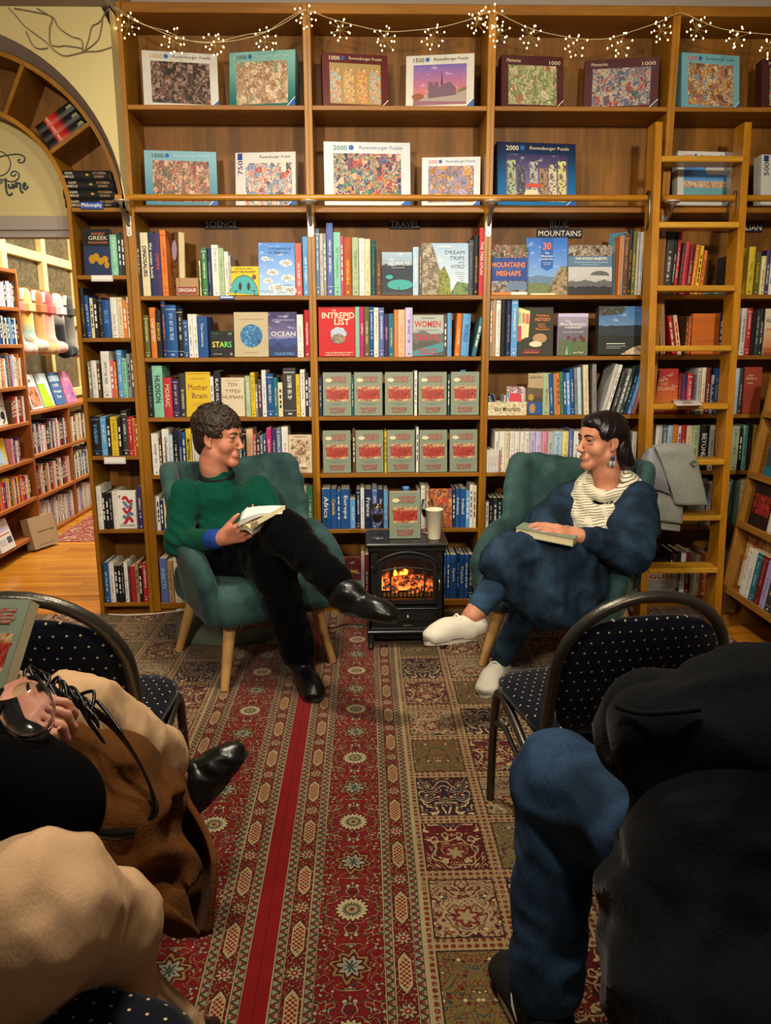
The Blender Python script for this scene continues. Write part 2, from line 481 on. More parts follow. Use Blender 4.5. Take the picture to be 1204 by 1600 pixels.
M_RAIL = mat('rail_wood', rough=.3, spec=.5, fn=wood_fn('8F5C0E', 'B0781C', 'x'))
M_PINE = mat('ladder_wood', rough=.35, spec=.5, fn=wood_fn('9A6208', 'C0841A', 'z'))
M_TREAD = mat('tread_wood', rough=.32, spec=.5, fn=wood_fn('A8751A', 'C8962E', 'x'))
M_STEEL = mat('brushed_steel', 'B8B4AC', rough=.3, metal=1., bump=(200, .1))
M_CREAM = mat('cream_wall_paint', rough=.85, spec=.2, fn=lambda: (mixc(noise(coord(), 3, 4), lin('C4B27A'), lin('CCBC86')), noise(coord(), 120, 2)*.1))
M_LAV = mat('grey_wall_paint', rough=.85, spec=.2, fn=lambda: (mixc(noise(coord(), 3, 4), lin('9C8F84'), lin('A69A8E')), noise(coord(), 120, 2)*.1))
M_CEIL = mat('ceiling_paint', 'BDB49C', rough=.9, spec=.1, bump=(60, .05))
def _floorfn():
    x, y, z = sep(coord()); k = nfl(y/.085); q = vec(x*.15 + wnoise(vec(k, 2., 0.))*9., y, 0.)
    n = noise(q, 30, 4, .6); h = wnoise(vec(k, 5., 1.)); gap = sst(nabs(nfr(y/.085) - .5), .485, .5)
    c = mixc(n, lin('99560F'), lin('C47E24')); c = mulc(c, ramp(h, [(0, (.78, .74, .7)), (1, (1.15, 1.12, 1.05))]))
    return mixc(gap*.7, c, (.03, .015, .005)), None
M_FLOOR = mat('polished_floorboards', rough=.25, spec=.5, fn=_floorfn)
# ------------------------------------------------------------------ shell
BY = 3.60; BB = 3.85                     # bookcase front and back
W = .7772; DX = [(k-1.5)*W for k in range(5)]
mb = MB(); mb.box(-2.9, 2.6, -1.6, 7.6, -.05, 0); floor = struct(build(mb, 'floor', M_FLOOR, org=(0, 0, -.05)))
M_PLK = mat('floorboard_wood', rough=.28, spec=.5, fn=wood_fn('9A5A10', 'C4822A', 'x', 7))
for (xa, xb, ya, yb) in ((-2.70, -1.30, 3.90, 7.30), (1.445, 2.58, 1.90, 3.60)):
    k = 0; y = ya
    while y + .083 <= yb:
        cuts = [xa, xa + (xb-xa)*(.22 + .31*((k*7) % 5)/2.5), xb]; cuts = sorted(c for c in cuts if c <= xb)
        for c0, c1 in zip(cuts[:-1], cuts[1:]):
            if c1 - c0 > .02: m = MB(); m.cbox(c0+.0008, c1-.0008, y+.0008, y+.0822, -.004, .003, .0012); build(m, 'floorboard', M_PLK, floor)
        y += .083; k += 1
mb = MB(); mb.box(-2.9, 2.6, -1.6, 3.95, 3.0, 3.05); struct(build(mb, 'ceiling', M_CEIL))
mb = MB(); mb.box(-1.19, 2.6, 3.87, 3.95, 0, 3.0); struct(build(mb, 'wall_back', M_LAV))
AX, AZ = -1.86, 1.83                     # centre of the arch
def arc(r, a0, a1, n, cx=AX, cz=AZ): return [(cx + r*math.cos(a0 + (a1-a0)*i/n), cz + r*math.sin(a0 + (a1-a0)*i/n)) for i in range(n+1)]
# arch wall: cream face with a splayed reveal round the arched bookcase
mb = MB(); n = 40; hole = arc(.705, 0, math.pi, n); hole2 = arc(.667, 0, math.pi, n)
top = []
for (x, z) in hole: top.append((x, 2.62))
xr, xl = -1.168, -2.75
A = [(x, 3.5, z) for x, z in hole]; Bt = []
for (x, z) in hole:
    dx, dz = x-AX, z-AZ; t = min((xr-AX)/dx if dx > 1e-6 else 9, (xl-AX)/dx if dx < -1e-6 else 9, (2.60-AZ)/dz if dz > 1e-6 else 9)
    Bt.append((AX + dx*t, 3.5, AZ + dz*t))
mb.strip(A, Bt, False)
mb.quad((AX+.705, 3.5, AZ), (xr, 3.5, AZ), (xr, 3.5, 2.60), (xr, 3.5, AZ+.1))
mb.box(xl, AX-.705, 3.5, 3.6, 0, AZ); mb.box(xl, -1.19, 3.60, 3.64, 2.49, 2.62)
mb.quad((xr, 3.5, AZ), (xr, 3.62, AZ), (xr, 3.62, 2.6), (xr, 3.5, 2.6))
for (x0, z0, x1, z1) in ((xr, 2.6, xr-.4, 2.6), (xl, 2.6, xl+.5, 2.6)):
    pass
mb.cur = 1
mb.strip(A, [(x, 3.63, z) for x, z in hole2], True)
w = build(mb, 'wall_left', [M_CREAM, M_LAV]); struct(w)
mb = MB(); mb.box(xl, xr, 3.40, 3.64, 2.59, 2.80); struct(build(mb, 'trim_1', M_LAV))
# ------------------------------------------------------------------ wall of bookcases
SZ = [2.260, 1.860, 1.481, 1.212, .944, .678, .411, .057]
TH = .019
def bookcase(k, label, name='bookcase'):
    x0, x1 = DX[k], DX[k+1]; root = empty(name, ((x0+x1)/2, BY+.12, 0), label, 'bookcase')
    for a, b in ((x0 - (.018 if k == 0 else 0), x0+.0165), (x1-.0165, x1)):
        m = MB(); m.cbox(a, b, BY, BB+.012, .012, 2.65, .0015); build(m, 'side_panel', M_UP, root)
    m = MB(); m.box(x0+.0165, x1-.0165, BB, BB+.012, .03, 2.65); build(m, 'back_panel', M_BK, root)
    m = MB(); m.cbox(x0+.0165, x1-.0165, BY+.004, BB, 2.611, 2.65, .002); build(m, 'top_board', M_SH, root)
    m = MB(); m.box(x0+.0165, x1-.0165, BY+.02, BY+.03, 0, .04); build(m, 'plinth', M_UP, root)
    for z in SZ:
        t = .030 if z in (1.860, .057) else TH
        m = MB(); m.cbox(x0+.0165, x1-.0165, BY+.003, BB, z-t, z, .002); build(m, 'shelf', M_SH, root)
    return root
CASES = [bookcase(0, 'tall wooden bookcase bay with the SCIENCE sign'), bookcase(1, 'tall wooden bookcase bay with the TRAVEL sign'),
         bookcase(2, 'tall wooden bookcase bay with the BLUE MOUNTAINS sign'), bookcase(3, 'tall wooden bookcase bay behind the ladder')]
# narrow bay beside the doorway, curving over it as an arch
NX0, NX1 = -1.437, -1.185
NZ = [1.86-.02, 1.53, 1.262, .985, .715, .385, .040]
NZ = [P(150, y, 3.6)[2] for y in (324, 430, 528, 622, 713, 828, 943)]
root = empty('arched_bookcase', ((NX0+NX1)/2, 3.72, 0), 'narrow wooden bookcase beside the doorway that curves into an arch of shelves above', 'bookcase')
for a, b in ((NX0, NX0+.018), (NX1-.018, NX1)):
    m = MB(); m.cbox(a, b, BY, BB, 0, NZ[0], .0015); build(m, 'side_panel', M_UP, root)
m = MB(); m.box(NX0+.018, NX1-.018, BB-.01, BB, .02, NZ[0]); build(m, 'back_panel', M_BK, root)
for z in NZ:
    m = MB(); m.cbox(NX0+.018, NX1-.018, BY+.003, BB-.01, z-.018, z, .002); build(m, 'shelf', M_SH, root)
def ringpart(name, r0, r1, y0, y1, mt, a0=0., a1=math.pi):
    m = MB(); n = 48; i0, o0 = arc(r0, a0, a1, n), arc(r1, a0, a1, n)
    for A_, B_ in (([(x, y0, z) for x, z in i0], [(x, y0, z) for x, z in o0]), ([(x, y0, z) for x, z in o0], [(x, y1, z) for x, z in o0]),
                   ([(x, y1, z) for x, z in o0], [(x, y1, z) for x, z in i0]), ([(x, y1, z) for x, z in i0], [(x, y0, z) for x, z in i0])):
        m.strip(A_, B_, True)
    o = build(m, name, mt, root); return o
ringpart('outer_arch_board', .648, .666, 3.61, 3.86, M_UP); ringpart('inner_arch_board', .423, .441, 3.61, 3.86, M_UP)
ringpart('arch_back', .441, .648, 3.845, 3.855, M_BK)
for ang in (math.radians(33.5), math.radians(64), math.radians(95), math.radians(126), math.radians(157)):
    m = MB(); m.M = Matrix.Translation((AX, 0, AZ)) @ Matrix.Rotation(-ang, 4, 'Y')
    m.cbox(.441, .648, 3.613, 3.845, -.009, .009, .002); build(m, 'arch_divider', M_SH, root)
# panel with lettering inside the arch, lintel beneath
m = MB(); pts = arc(.423, 0, math.pi, 40); m.prism(pts, 3.74, 3.80, 'y'); struct(build(m, 'wall_tympanum', M_CREAM))
m = MB(); m.box(AX-.45, NX0, 3.72, 3.80, 1.775, 1.834); m.box(AX-.45, NX0, 3.735, 3.80, 1.745, 1.775); struct(build(m, 'trim_2', M_LAV))
# ------------------------------------------------------------------ carpet: two rugs that meet in the plain red strip
CR = lin('741A1A'); DKR = lin('5A1416'); CRM = lin('9E8C66'); NAVY = lin('20202E'); GRN = lin('4E5A44'); GLD = lin('8E6E30'); BRN = lin('3A2418'); SLT = lin('5E6468')
def _uv():
    x, y, z = sep(coord()); wob = noise(vec(x, y*.6, 0.), 2.2, 1.)*.012 - .006
    return nabs(x + wob + .388), y, x
def weave(c):
    x, y, z = sep(coord()); n = noise(vec(x, y, 0.), 420, 1.)
    w = noise(vec(x, y, 0.), 2.5, 3.)
    return mulc(mulc(c, ramp(n, [(.25, (.62, .62, .62)), (.75, (1.3, 1.3, 1.3))])), ramp(w, [(.3, (.82, .8, .78)), (.7, (1.08, 1.08, 1.06))])), n
def rug_red():
    u, y, x = _uv(); c = mixc(noise(vec(x, y, 0.), 14, 2.), lin('701316'), lin('86191C')); c = mixc(sst(u, .0016, .0005), c, lin('5A0F10'))
    return weave(c)
def _zone(u, a, b): return (u - (a+b)/2)/((b-a)/2)
def rug_guard(a, b):
    def fn():
        u, y, x = _uv(); t = _zone(u, a, b); v = nfr(y/.022) - .5
        z = nabs(t - 1.6*(nabs(v)*2. - .5))
        c = mixc(z < .42, lin('8A8064'), lin('38382E')); c = mixc((nabs(t) + nabs(v)*1.2) < .34, c, lin('8A2A22'))
        c = mixc(nabs(t) > .68, c, lin('201A18')); c = mixc(nabs(t) > .80, c, CRM)
        return weave(c)
    return fn
def rug_oval(a, b, ph):
    def fn():
        u, y, x = _uv(); t = _zone(u, a, b); v = (nfr(y/.19 + ph) - .5)*.19/.021
        hexd = nmax(nabs(t)/.72, (nabs(t)*.55 + nabs(v)*.36))
        chk = (nsin(t*11.)*nsin(v*11.)) > 0.
        inn = mixc(chk, lin('741A18'), lin('9E8C64')); 
        n = noise(vec(t*1.2, v, 0.), 3.2, 2., .6); bg = mixc(sst(n, .56, .6), lin('5E1518'), lin('857A50'))
        v2 = (nfr(y/.19 + ph + .5) - .5)*.19/.021; r = nsq(t*t + v2*v2); an = natan(t, v2)
        ros = r - .22*nsin(an*8.); bg = mixc(ros < .78, bg, lin('2C2420')); bg = mixc(ros < .62, bg, lin('9C8E6E')); bg = mixc(r < .36, bg, lin('7A1B1C'))
        bg = mixc(r < .16, bg, CRM)
        c = mixc(hexd < 1.0, bg, lin('1E1614')); c = mixc(hexd < .93, c, CRM); c = mixc(hexd < .74, c, inn)
        return weave(c)
    return fn
def vine(v, sc, k, w):
    n = noise(v, sc, 1., .5, 0, .6); return sst(nabs(nfr(n*k) - .5), w, w*.45)
def rug_field(a, b):
    def fn():
        u, y, x = _uv(); t = _zone(u, a, b)*.0715; P_ = .334; v = (nfr((y-.213)/P_ + .5) - .5)*P_; v2 = (nfr((y-.213)/P_) - .5)*P_
        m = nabs(t); av = nabs(v); q = vec(m, av, 0.)
        c = mixc(noise(q, 26, 2.) > .52, CR, lin('66171A'))
        c = mixc(vine(q, 24., 7., .16), c, lin('2A2622')); c = mixc(vine(q, 24., 7., .09), c, lin('94865E'))
        for sc, z in ((62., 3.), (105., 7.)):
            fl = voro(vec(m, av, z), sc, 'Distance', 'F1', .9); fc = voro(vec(m, av, z), sc, 'Color', 'F1', .9); on = sep(fc)[2] > .35
            c = mixc(on*(fl < .40), c, lin('2A2224')); c = mixc(on*(fl < .32), c, ramp(sep(fc)[0], [(0, lin('9C9070')), (.3, lin('3E4A40')), (.5, lin('8E2420')), (.68, lin('A89C7C')), (.85, lin('7A6630'))], 'CONSTANT')); c = mixc(on*(fl < .12), c, lin('6A1618'))
        r = nsq(t*t + v*v*1.05); an = natan(t, v); pet = r + .0035*nsin(an*18.)
        c = mixc(pet < .043, c, lin('74181A')); c = mixc(pet < .038, c, lin('1E1A18')); c = mixc(pet < .0345, c, lin('B4A47C')); c = mixc(band(nsin(an*18.), -.2, .2)*band(r, .02, .034), c, lin('5A5440')); c = mixc(pet < .021, c, lin('3E463E')); c = mixc(r < .014, c, lin('8A7A54')); c = mixc(r < .005, c, lin('5E1416'))
        r2 = nsq(t*t + v2*v2) + (noise(vec(m, nabs(v2), 5.), 60, 2.) - .5)*.020; an2 = natan(t, v2); s8 = r2 - .006*nsin(an2*8.)
        c = mixc(s8 < .046, c, lin('5A1618')); c = mixc(s8 < .038, c, lin('7E6A3A')); c = mixc(s8 < .031, c, lin('4A1A1A')); c = mixc(s8 < .022, c, lin('8E8A76')); c = mixc(s8 < .011, c, lin('3E463E'))
        return weave(c)
    return fn
def rug_tiles():
    u, y, x = _uv(); PX_, PY_ = .186, .225; q = u - .344; i = nfl(q/PX_); j = nfl((y-.085)/PY_)
    tx = (nfr(q/PX_) - .5)*PX_ - .0065; ty = (nfr((y-.085)/PY_) - .5)*PY_
    h = nfr((i*2. + j)*.25 + .1); h2 = wnoise(vec(i, j, 9.))
    m = nabs(tx); q_ = vec(m, ty, h*3.)
    f = voro(vec(m, ty, h*5. + 1.), 58., 'Distance', 'F1'); fc = voro(vec(m, ty, h*5. + 1.), 58., 'Color', 'F1')
    base = ramp(h, [(0, lin('24202A')), (.25, lin('6E5A32')), (.5, lin('948060')), (.75, lin('52181B'))], 'CONSTANT')
    ink = ramp(h, [(0, lin('B8A47C')), (.25, lin('3C4440')), (.5, lin('4A1C1E')), (.75, lin('B09A70'))], 'CONSTANT')
    c = mixc(vine(q_, 17., 8., .15), base, ink)
    f2 = voro(vec(m, ty, h*5. + 4.), 120., 'Distance', 'F1'); c = mixc(f2 < .30, c, mixc(h2 > .5, lin('6A2A22'), lin('7A7060')))
    c = mixc(f < .34, c, lin('2E2220')); c = mixc(f < .27, c, ramp(sep(fc)[1], [(0, lin('B8A078')), (.3, lin('8C5A30')), (.55, lin('74201F')), (.8, lin('4E5A58'))], 'CONSTANT'))
    r = nsq(m*m + (ty+.03)*(ty+.03)); an = natan(tx, ty+.03); ar = r - .006*nsin(an*6.)
    med = band(h, .4, .9)
    c = mixc(med*band(ar, .052, .057), c, lin('9A8862')); c = mixc(med*(ar < .028), c, lin('6A2820')); c = mixc(med*(ar < .018), c, lin('94825C'))
    edge = nmax(nabs(tx)/.080, nabs(ty)/.0985)
    fr = mixc(nabs(nsin(u*190.)*nsin(y*190.)) > .45, lin('94825E'), lin('6A2A22')); fr = mixc(noise(vec(u, y, 0.), 120, 1.) > .58, fr, lin('8E7A54'))
    c = mixc(edge > .93, c, lin('2A1E1C')); c = mixc(edge > .97, c, fr)
    c = mixc(band(u, .342, .350), c, CRM)
    return weave(c)
RZ = [(0, .027, 'red', rug_red), (.027, .050, 'guard', rug_guard(.027, .050)), (.050, .092, 'oval', rug_oval(.050, .092, .80)), (.092, .114, 'guardb', rug_guard(.092, .114)),
      (.114, .257, 'field', rug_field(.114, .257)), (.257, .278, 'guardc', rug_guard(.257, .278)), (.278, .320, 'ovalb', rug_oval(.278, .320, .33)), (.320, .342, 'guardd', rug_guard(.320, .342)), (.342, 1.9, 'tiles', rug_tiles)]
rm = [mat('rug_' + k, rough=.95, spec=.08, sheen=.15, fn=f) for _, _, k, f in RZ]
for sg, lab in ((-1, 'patterned red carpet under the left armchair'), (1, 'patterned red carpet under the stove with garden panels on its right')):
    m = MB(); xe = (1.46 if sg < 0 else 1.82); z = .008
    for q, (a, b, k, f) in enumerate(RZ):
        m.cur = q; b = min(b, xe); a_, b_ = sorted((-.388 + sg*a, -.388 + sg*b)); N = 24
        for i in range(N):
            y0, y1 = -.3 + i*(3.90/N), -.3 + (i+1)*(3.90/N)
            m.quad((a_, y0, z), (b_, y0, z), (b_, y1, z), (a_, y1, z))
    m.cur = 8; xo = -.388 + sg*xe; m.quad((-.388, -.3, 0.0005), (xo, -.3, 0.0005), (xo, 3.60, 0.0005), (-.388, 3.60, 0.0005)); m.quad((xo, -.3, 0), (xo, 3.6, 0), (xo, 3.6, z), (xo, -.3, z)); m.quad((-.388, 3.6, 0), (xo, 3.6, 0), (xo, 3.6, z), (-.388, 3.6, z))
    o = build(m, 'carpet', rm, org=(0, 0, 0)); tag(o, lab, 'carpet', 'patterned carpets')
# ------------------------------------------------------------------ ladder rail, brackets, ladder
RY, RZc = 3.515, P(480, 309, 3.515)[2]
m = MB(); m.tube([(-1.20, RY, RZc), (1.055, RY, RZc)], .0135, 12); build_ = build(m, 'ladder_rail', M_RAIL); tag(build_, 'long round wooden ladder rail below the jigsaw shelf', 'rail')
m = MB(); m.tube([(1.12, RY, RZc), (1.90, RY, RZc)], .0135, 12); o = build(m, 'ladder_rail', M_RAIL); tag(o, 'round wooden ladder rail passing behind the ladder treads on the right', 'rail')
M_BRK = mat('painted_bracket', 'CFC8B4', rough=.35, metal=.6)
for i, (x, lab) in enumerate(((-1.175, 'pale metal rail bracket at the left end of the rail'), (-.389, 'pale metal rail bracket between the SCIENCE and TRAVEL bays'), (.389, 'pale metal rail bracket between the TRAVEL and BLUE MOUNTAINS bays'), (1.166, 'pale metal rail bracket behind the ladder'))):
    m = MB(); z = RZc-.0135; m.lathe([(.0, -.012), (.014, -.012), (.018, -.004), (.034, -.003), (.036, .002), (.0, .002)], (x, RY, z), 16)
    o = build(m, 'rail_bracket', M_BRK); tag(o, lab, 'bracket', 'rail brackets')
    m = MB(); m.tube([(x, RY, z-.01), (x, RY+.005, z-.03), (x, RY+.04, z-.06), (x, BY-.006, z-.085)], [.010, .010, .009, .008], 8); build(m, 'arm', M_STEEL, o)
    m = MB(); m.prism([(x + .011*math.cos(t)*(1), z-.088 + (.034 if math.sin(t) > 0 else -.034) + .011*math.sin(t)) for t in [math.pi*k/8 for k in range(16)]], BY-.006, BY-.001, 'y'); build(m, 'plate', M_STEEL, o)
    m = MB(); m.sphere((x, BY-.006, z-.118), .004, 8, 5); build(m, 'screw', M_STEEL, o)
root = empty('library_ladder', (1.27, 3.35, 0), 'wooden library ladder leaning against the bookcases on the right', 'ladder')
def lad(t): return (3.315 + .22*t, .010 + 2.16*t)      # y, z along the ladder, t = 0 foot .. 1 head
LT = [(1.075, 1.113, 1.105, 1.135), (1.395, 1.435, 1.445, 1.485)]
tp = [P(1023, 192, 3.535)[0], P(1160, 200, 3.535)[0]]; bt = [P(1000, 962, 3.31)[0], P(1114, 962, 3.31)[0]]
for i in (0, 1):
    m = MB(); (y0, z0), (y1, z1) = lad(0), lad(1); w_ = .030; d = .095
    ring = lambda x, y, z: [(x-w_/2, y-d*.5, z), (x+w_/2, y-d*.5, z), (x+w_/2, y+d*.5, z), (x-w_/2, y+d*.5, z)]
    m.loft([ring(bt[i], y0, z0), ring(tp[i], y1, z1)], False); build(m, 'stile', M_PINE, root)
yy = [244, 347, 446, 540, 631, 718, 805, 887]
for k, y in enumerate(yy):
    z = P(1090, y, 3.3 + .2*(1-k/8))[2]; t = (z-.01)/2.16; yc = lad(t)[0]; z = P(1090, y, yc-.05)[2]
    t = (z-.01)/2.16; yc = lad(t)[0]
    xa = bt[0] + (tp[0]-bt[0])*t + .013; xb = bt[1] + (tp[1]-bt[1])*t - .013
    m = MB(); m.cbox(xa, xb, yc-.060, yc+.05, z-.024, z, .004); build(m, 'tread', M_TREAD, root)
# castor and hooks
m = MB(); c = P(1143, 946, 3.33); m.M = Matrix.Translation(c) @ Matrix.Rotation(math.pi/2, 4, 'X')
m.lathe([(.010, -.014), (.034, -.014), (.036, -.010), (.036, .010), (.034, .014), (.010, .014)], (0, 0, 0), 24); wheel = build(m, 'wheel', mat('grey_rubber', '4A443C', rough=.5), root)
m = MB(); m.M = Matrix.Translation(c) @ Matrix.Rotation(math.pi/2, 4, 'X'); m.lathe([(.0, -.018), (.027, -.017), (.027, .017), (.0, .018)], (0, 0, 0), 20); build(m, 'hub', M_STEEL, root)
m = MB(); m.prism([(bt[1]+.016, c[2]-.035), (c[0]+.008, c[2]-.01), (c[0]+.008, c[2]+.01), (bt[1]+.03, c[2]+.09), (bt[1]+.016, c[2]+.09)], c[1]-.024, c[1]-.019, 'y'); build(m, 'castor_bracket', M_STEEL, root)
M_IRON = mat('dark_iron', '6E6A62', rough=.35, metal=1.)
for i in (0, 1):
    x = tp[i] + (-.018 if i == 0 else -.018); zr = RZc
    m = MB(); m.tube([(x, RY-.01, zr-.13), (x, RY-.03, zr-.10), (x, RY-.028, zr-.03), (x, RY-.022, zr+.022), (x, RY, zr+.026), (x, RY+.02, zr+.015)], .006, 8)
    build(m, 'hook', M_IRON, root)
# ------------------------------------------------------------------ section signs
M_SIGN = mat('sign_plate', '22202A', rough=.6); M_SIGNL = mat('sign_lettering', 'F2ECE0', rough=.6)
def sign(words, px0, px1, py0, py1, label, Y=BB-.006, cat='sign'):
    a = P(px0, py1, Y); b = P(px1, py0, Y); m = MB(); m.cbox(a[0], b[0], Y-.006, Y, a[2], b[2], .001)
    o = build(m, 'section_sign', M_SIGN); tag(o, label, cat, 'section signs')
    m = MB(); letters(m, words, ((a[0]+b[0])/2, Y-.0068, (a[2]+b[2])/2), (1, 0, 0), (0, 0, 1), (b[0]-a[0])*.94, (b[2]-a[2])*.60, bold=.0); build(m, 'lettering', M_SIGNL, o)
sign('SCIENCE', 320, 371, 343, 358, 'dark sign plate reading SCIENCE'); sign('TRAVEL', 608, 656, 343, 358, 'dark sign plate reading TRAVEL')
sign('BLUE', 857, 888, 343, 358, 'dark sign plate reading BLUE'); sign('MOUNTAINS', 838, 909, 358, 372, 'dark sign plate reading MOUNTAINS')
sign('AUSTRALIAN', 1116, 1191, 348, 363, 'dark sign plate reading AUSTRALIAN')
M_TAGB = mat('blue_label', '1E4A94', rough=.4); M_WHITE = mat('white_print', 'E6E2D8', rough=.5); M_INK = mat('black_print', '14130F', rough=.5)
M_CLEAR = mat('clear_plastic', 'CFCBC6', rough=.2, spec=.5)
a, b = P(127, 327, 3.60), P(161, 316, 3.60); m = MB(); m.cbox(a[0], b[0], 3.594, 3.600, a[2], b[2], .001); o = build(m, 'shelf_label', M_TAGB); tag(o, 'blue shelf label reading Philosophy', 'label')
m = MB(); letters(m, 'Philosophy', ((a[0]+b[0])/2, 3.5932, (a[2]+b[2])/2), (1, 0, 0), (0, 0, 1), (b[0]-a[0])*.9, (b[2]-a[2])*.7); build(m, 'lettering', M_WHITE, o)
for (x0, x1, y0, y1, lab, mt) in ((143, 176, 430, 440, 'clear ticket holder on the narrow shelf below the dark blue book', M_CLEAR), (163, 196, 714, 725, 'clear ticket holder on the narrow shelf below the yellow spine', M_CLEAR), (343, 366, 462, 468, 'small blue ticket on the shelf edge below the smiling book', M_TAGB)):
    a, b = P(x0, y1, 3.597), P(x1, y0, 3.597); m = MB(); m.cbox(a[0], b[0], 3.593, 3.602, a[2], b[2], .001); o = build(m, 'ticket_holder', mt); tag(o, lab, 'label')
    m = MB(); m.box(a[0]+.006, b[0]-.006, 3.5915, 3.5932, a[2]+.007, b[2]-.004); build(m, 'ticket', M_WHITE, o)
# staff notice on the ladder tread
a = G(1080, 626, P(1090, 631, 3.4)[2]); 
# ------------------------------------------------------------------ books
PAL = dict(black='1B1A1C', navy='1F2C4E', blue='1F4F8C', sky='5E9BD0', paleblue='A9C6D8', teal='1F6A78', mint='7FBFA4', green='3F7A4A', palegreen='A3B58E', olive='5E5C2A',
  yellow='D8B72A', mustard='B08A2C', cream='D8CBA6', white='DEDBD2', grey='85837E', palegrey='B4B2AC', brown='5A3D28', tan='A8835A', orange='D2762A', red='B0242A', crimson='C0303C',
  maroon='6A1E22', coral='C8605A', pink='D68AA0', magenta='B8286A', purple='3E2E5C', lilac='A99AC8', peach='DDB38E', darkgreen='24402E', charcoal='3A3838', periwinkle='5A6CA8', lavender='C0B6D8', darkteal='1E4A4E', steel='5C7590', rust='A5522A', paleyellow='DCD48C', slate='4A4F5A')
LONG = dict(sky='sky blue', paleblue='pale blue', palegreen='pale green', palegrey='pale grey', paleyellow='pale yellow', darkgreen='dark green', darkteal='dark teal', steel='steel blue')
def _bookfn():
    u, v, w_ = sep(uvc()); c = objcol(); ink = oattr('ink'); r = objrand()
    k = nfl(v*34.); L = wnoise(vec(k, r*9., 1.)); fine = wnoise(vec(nfl(v*150.), nfl(u*9.), r*5.))
    a = .18 + r*.2; b = .62 + r*.28
    txt = band(v, a, b)*band(u, .34, .68)*(fine > .42)*(L > .14)
    logo = band(v, .04, .075)*band(u, .35, .65); stripe = band(v, .91, .93)*(r > .6) + band(v, .12, .13)*(r > .5)
    f = (txt + logo + stripe*.8)*band(u, .04, .96)
    c2 = mixc(f*.75, c, ink); n = noise(coord(), 40, 3.)
    return mulc(c2, ramp(n, [(.3, (.86, .86, .86)), (.7, (1.08, 1.08, 1.08))])), None
M_BOOK = mat('printed_book_cover', rough=.52, spec=.28, fn=_bookfn)
def _pagefn():
    x, y, z = sep(coord()); n = noise(vec(x*900., y*6., z*6.), 1., 2.)
    return mixc(n, lin('B7A77E'), lin('DCCFA8')), None
M_PAGE = mat('paper_pages', rough=.85, spec=.15, fn=_pagefn)
INKM = {}
def inkmat(n):
    if n not in INKM: INKM[n] = mat('print_' + n, PAL.get(n, n), rough=.5)
    return INKM[n]
ORD = 'first second third fourth fifth sixth seventh eighth ninth tenth eleventh twelfth thirteenth fourteenth fifteenth sixteenth seventeenth eighteenth nineteenth twentieth'.split() + ['number %d' % i for i in range(21, 60)]
rb = random.Random(5)
def book_shell(t, h, d, hard=True, name='book'):
    """upright book, spine on the plane y=0 facing -y, x -t/2..t/2, z 0..h; returns cover object with its pages"""
    b = .0022 if hard else .0010; rc = .003 if hard else .0006; mb = MB(); n = 5
    b = min(b, t*.2)
    bulge = min(.004, t*.15) if hard else .0006
    pr = [(-t/2 + t*i/n, -bulge*math.sin(math.pi*i/n)) for i in range(n+1)]
    mb.strip([(x, y, 0) for x, y in pr], [(x, y, h) for x, y in pr], True)
    mb.box(-t/2, -t/2+b, 0, d, 0, h); mb.box(t/2-b, t/2, 0, d, 0, h)
    mb.strip([(x, y, h) for x, y in pr], [(x, b, h) for x, y in pr], False); mb.strip([(x, y, 0) for x, y in pr], [(x, b, 0) for x, y in pr], False)
    o = build(mb, name, M_BOOK, org=(0, 0, 0)); me = o.data
    uvl = me.uv_layers.new(name='UVMap'); uv = np.full((len(me.loops), 2), -1.0)
    for p in me.polygons[:n]:
        for li in p.loop_indices:
            c = me.vertices[me.loops[li].vertex_index].co; uv[li] = ((c.x + t/2)/t, c.z/h)
    uvl.data.foreach_set('uv', uv.ravel())
    mb = MB(); mb.box(-t/2+b, t/2-b, b*.5, d-rc, rc, h-rc); build(mb, 'pages', M_PAGE, o)
    return o
def spine_book(X, z, t, h, d, Y, col, ink, label, group, title='', lean=0., hard=None, yaw=0., name='book', cat='book'):
    hard = (t > .014 and rb.random() < .6) if hard is None else hard
    o = book_shell(t, h, d, hard, name); o.color = (*lin(PAL[col]), 1); o['ink'] = lin(PAL.get(ink, ink)) if not title else lin(PAL[col])
    if title:
        m = MB(); L = h*.62; cap = min(t*.52, L/len(title)*1.1)
        letters(m, title, (0, -.0052, h*.55), (0, 0, -1), (1, 0, 0), None if False else min(L, cap*len(title)*.85), cap); build(m, 'title', inkmat(ink), o)
    a = math.radians(lean)
    o.location = (X, Y, z); o.rotation_euler = (0, a, math.radians(yaw))
    if label: tag(o, label, cat, group)
    return o
def thick(t): return 'thin ' if t < .013 else ('thick ' if t > .034 else '')
SPINES = []
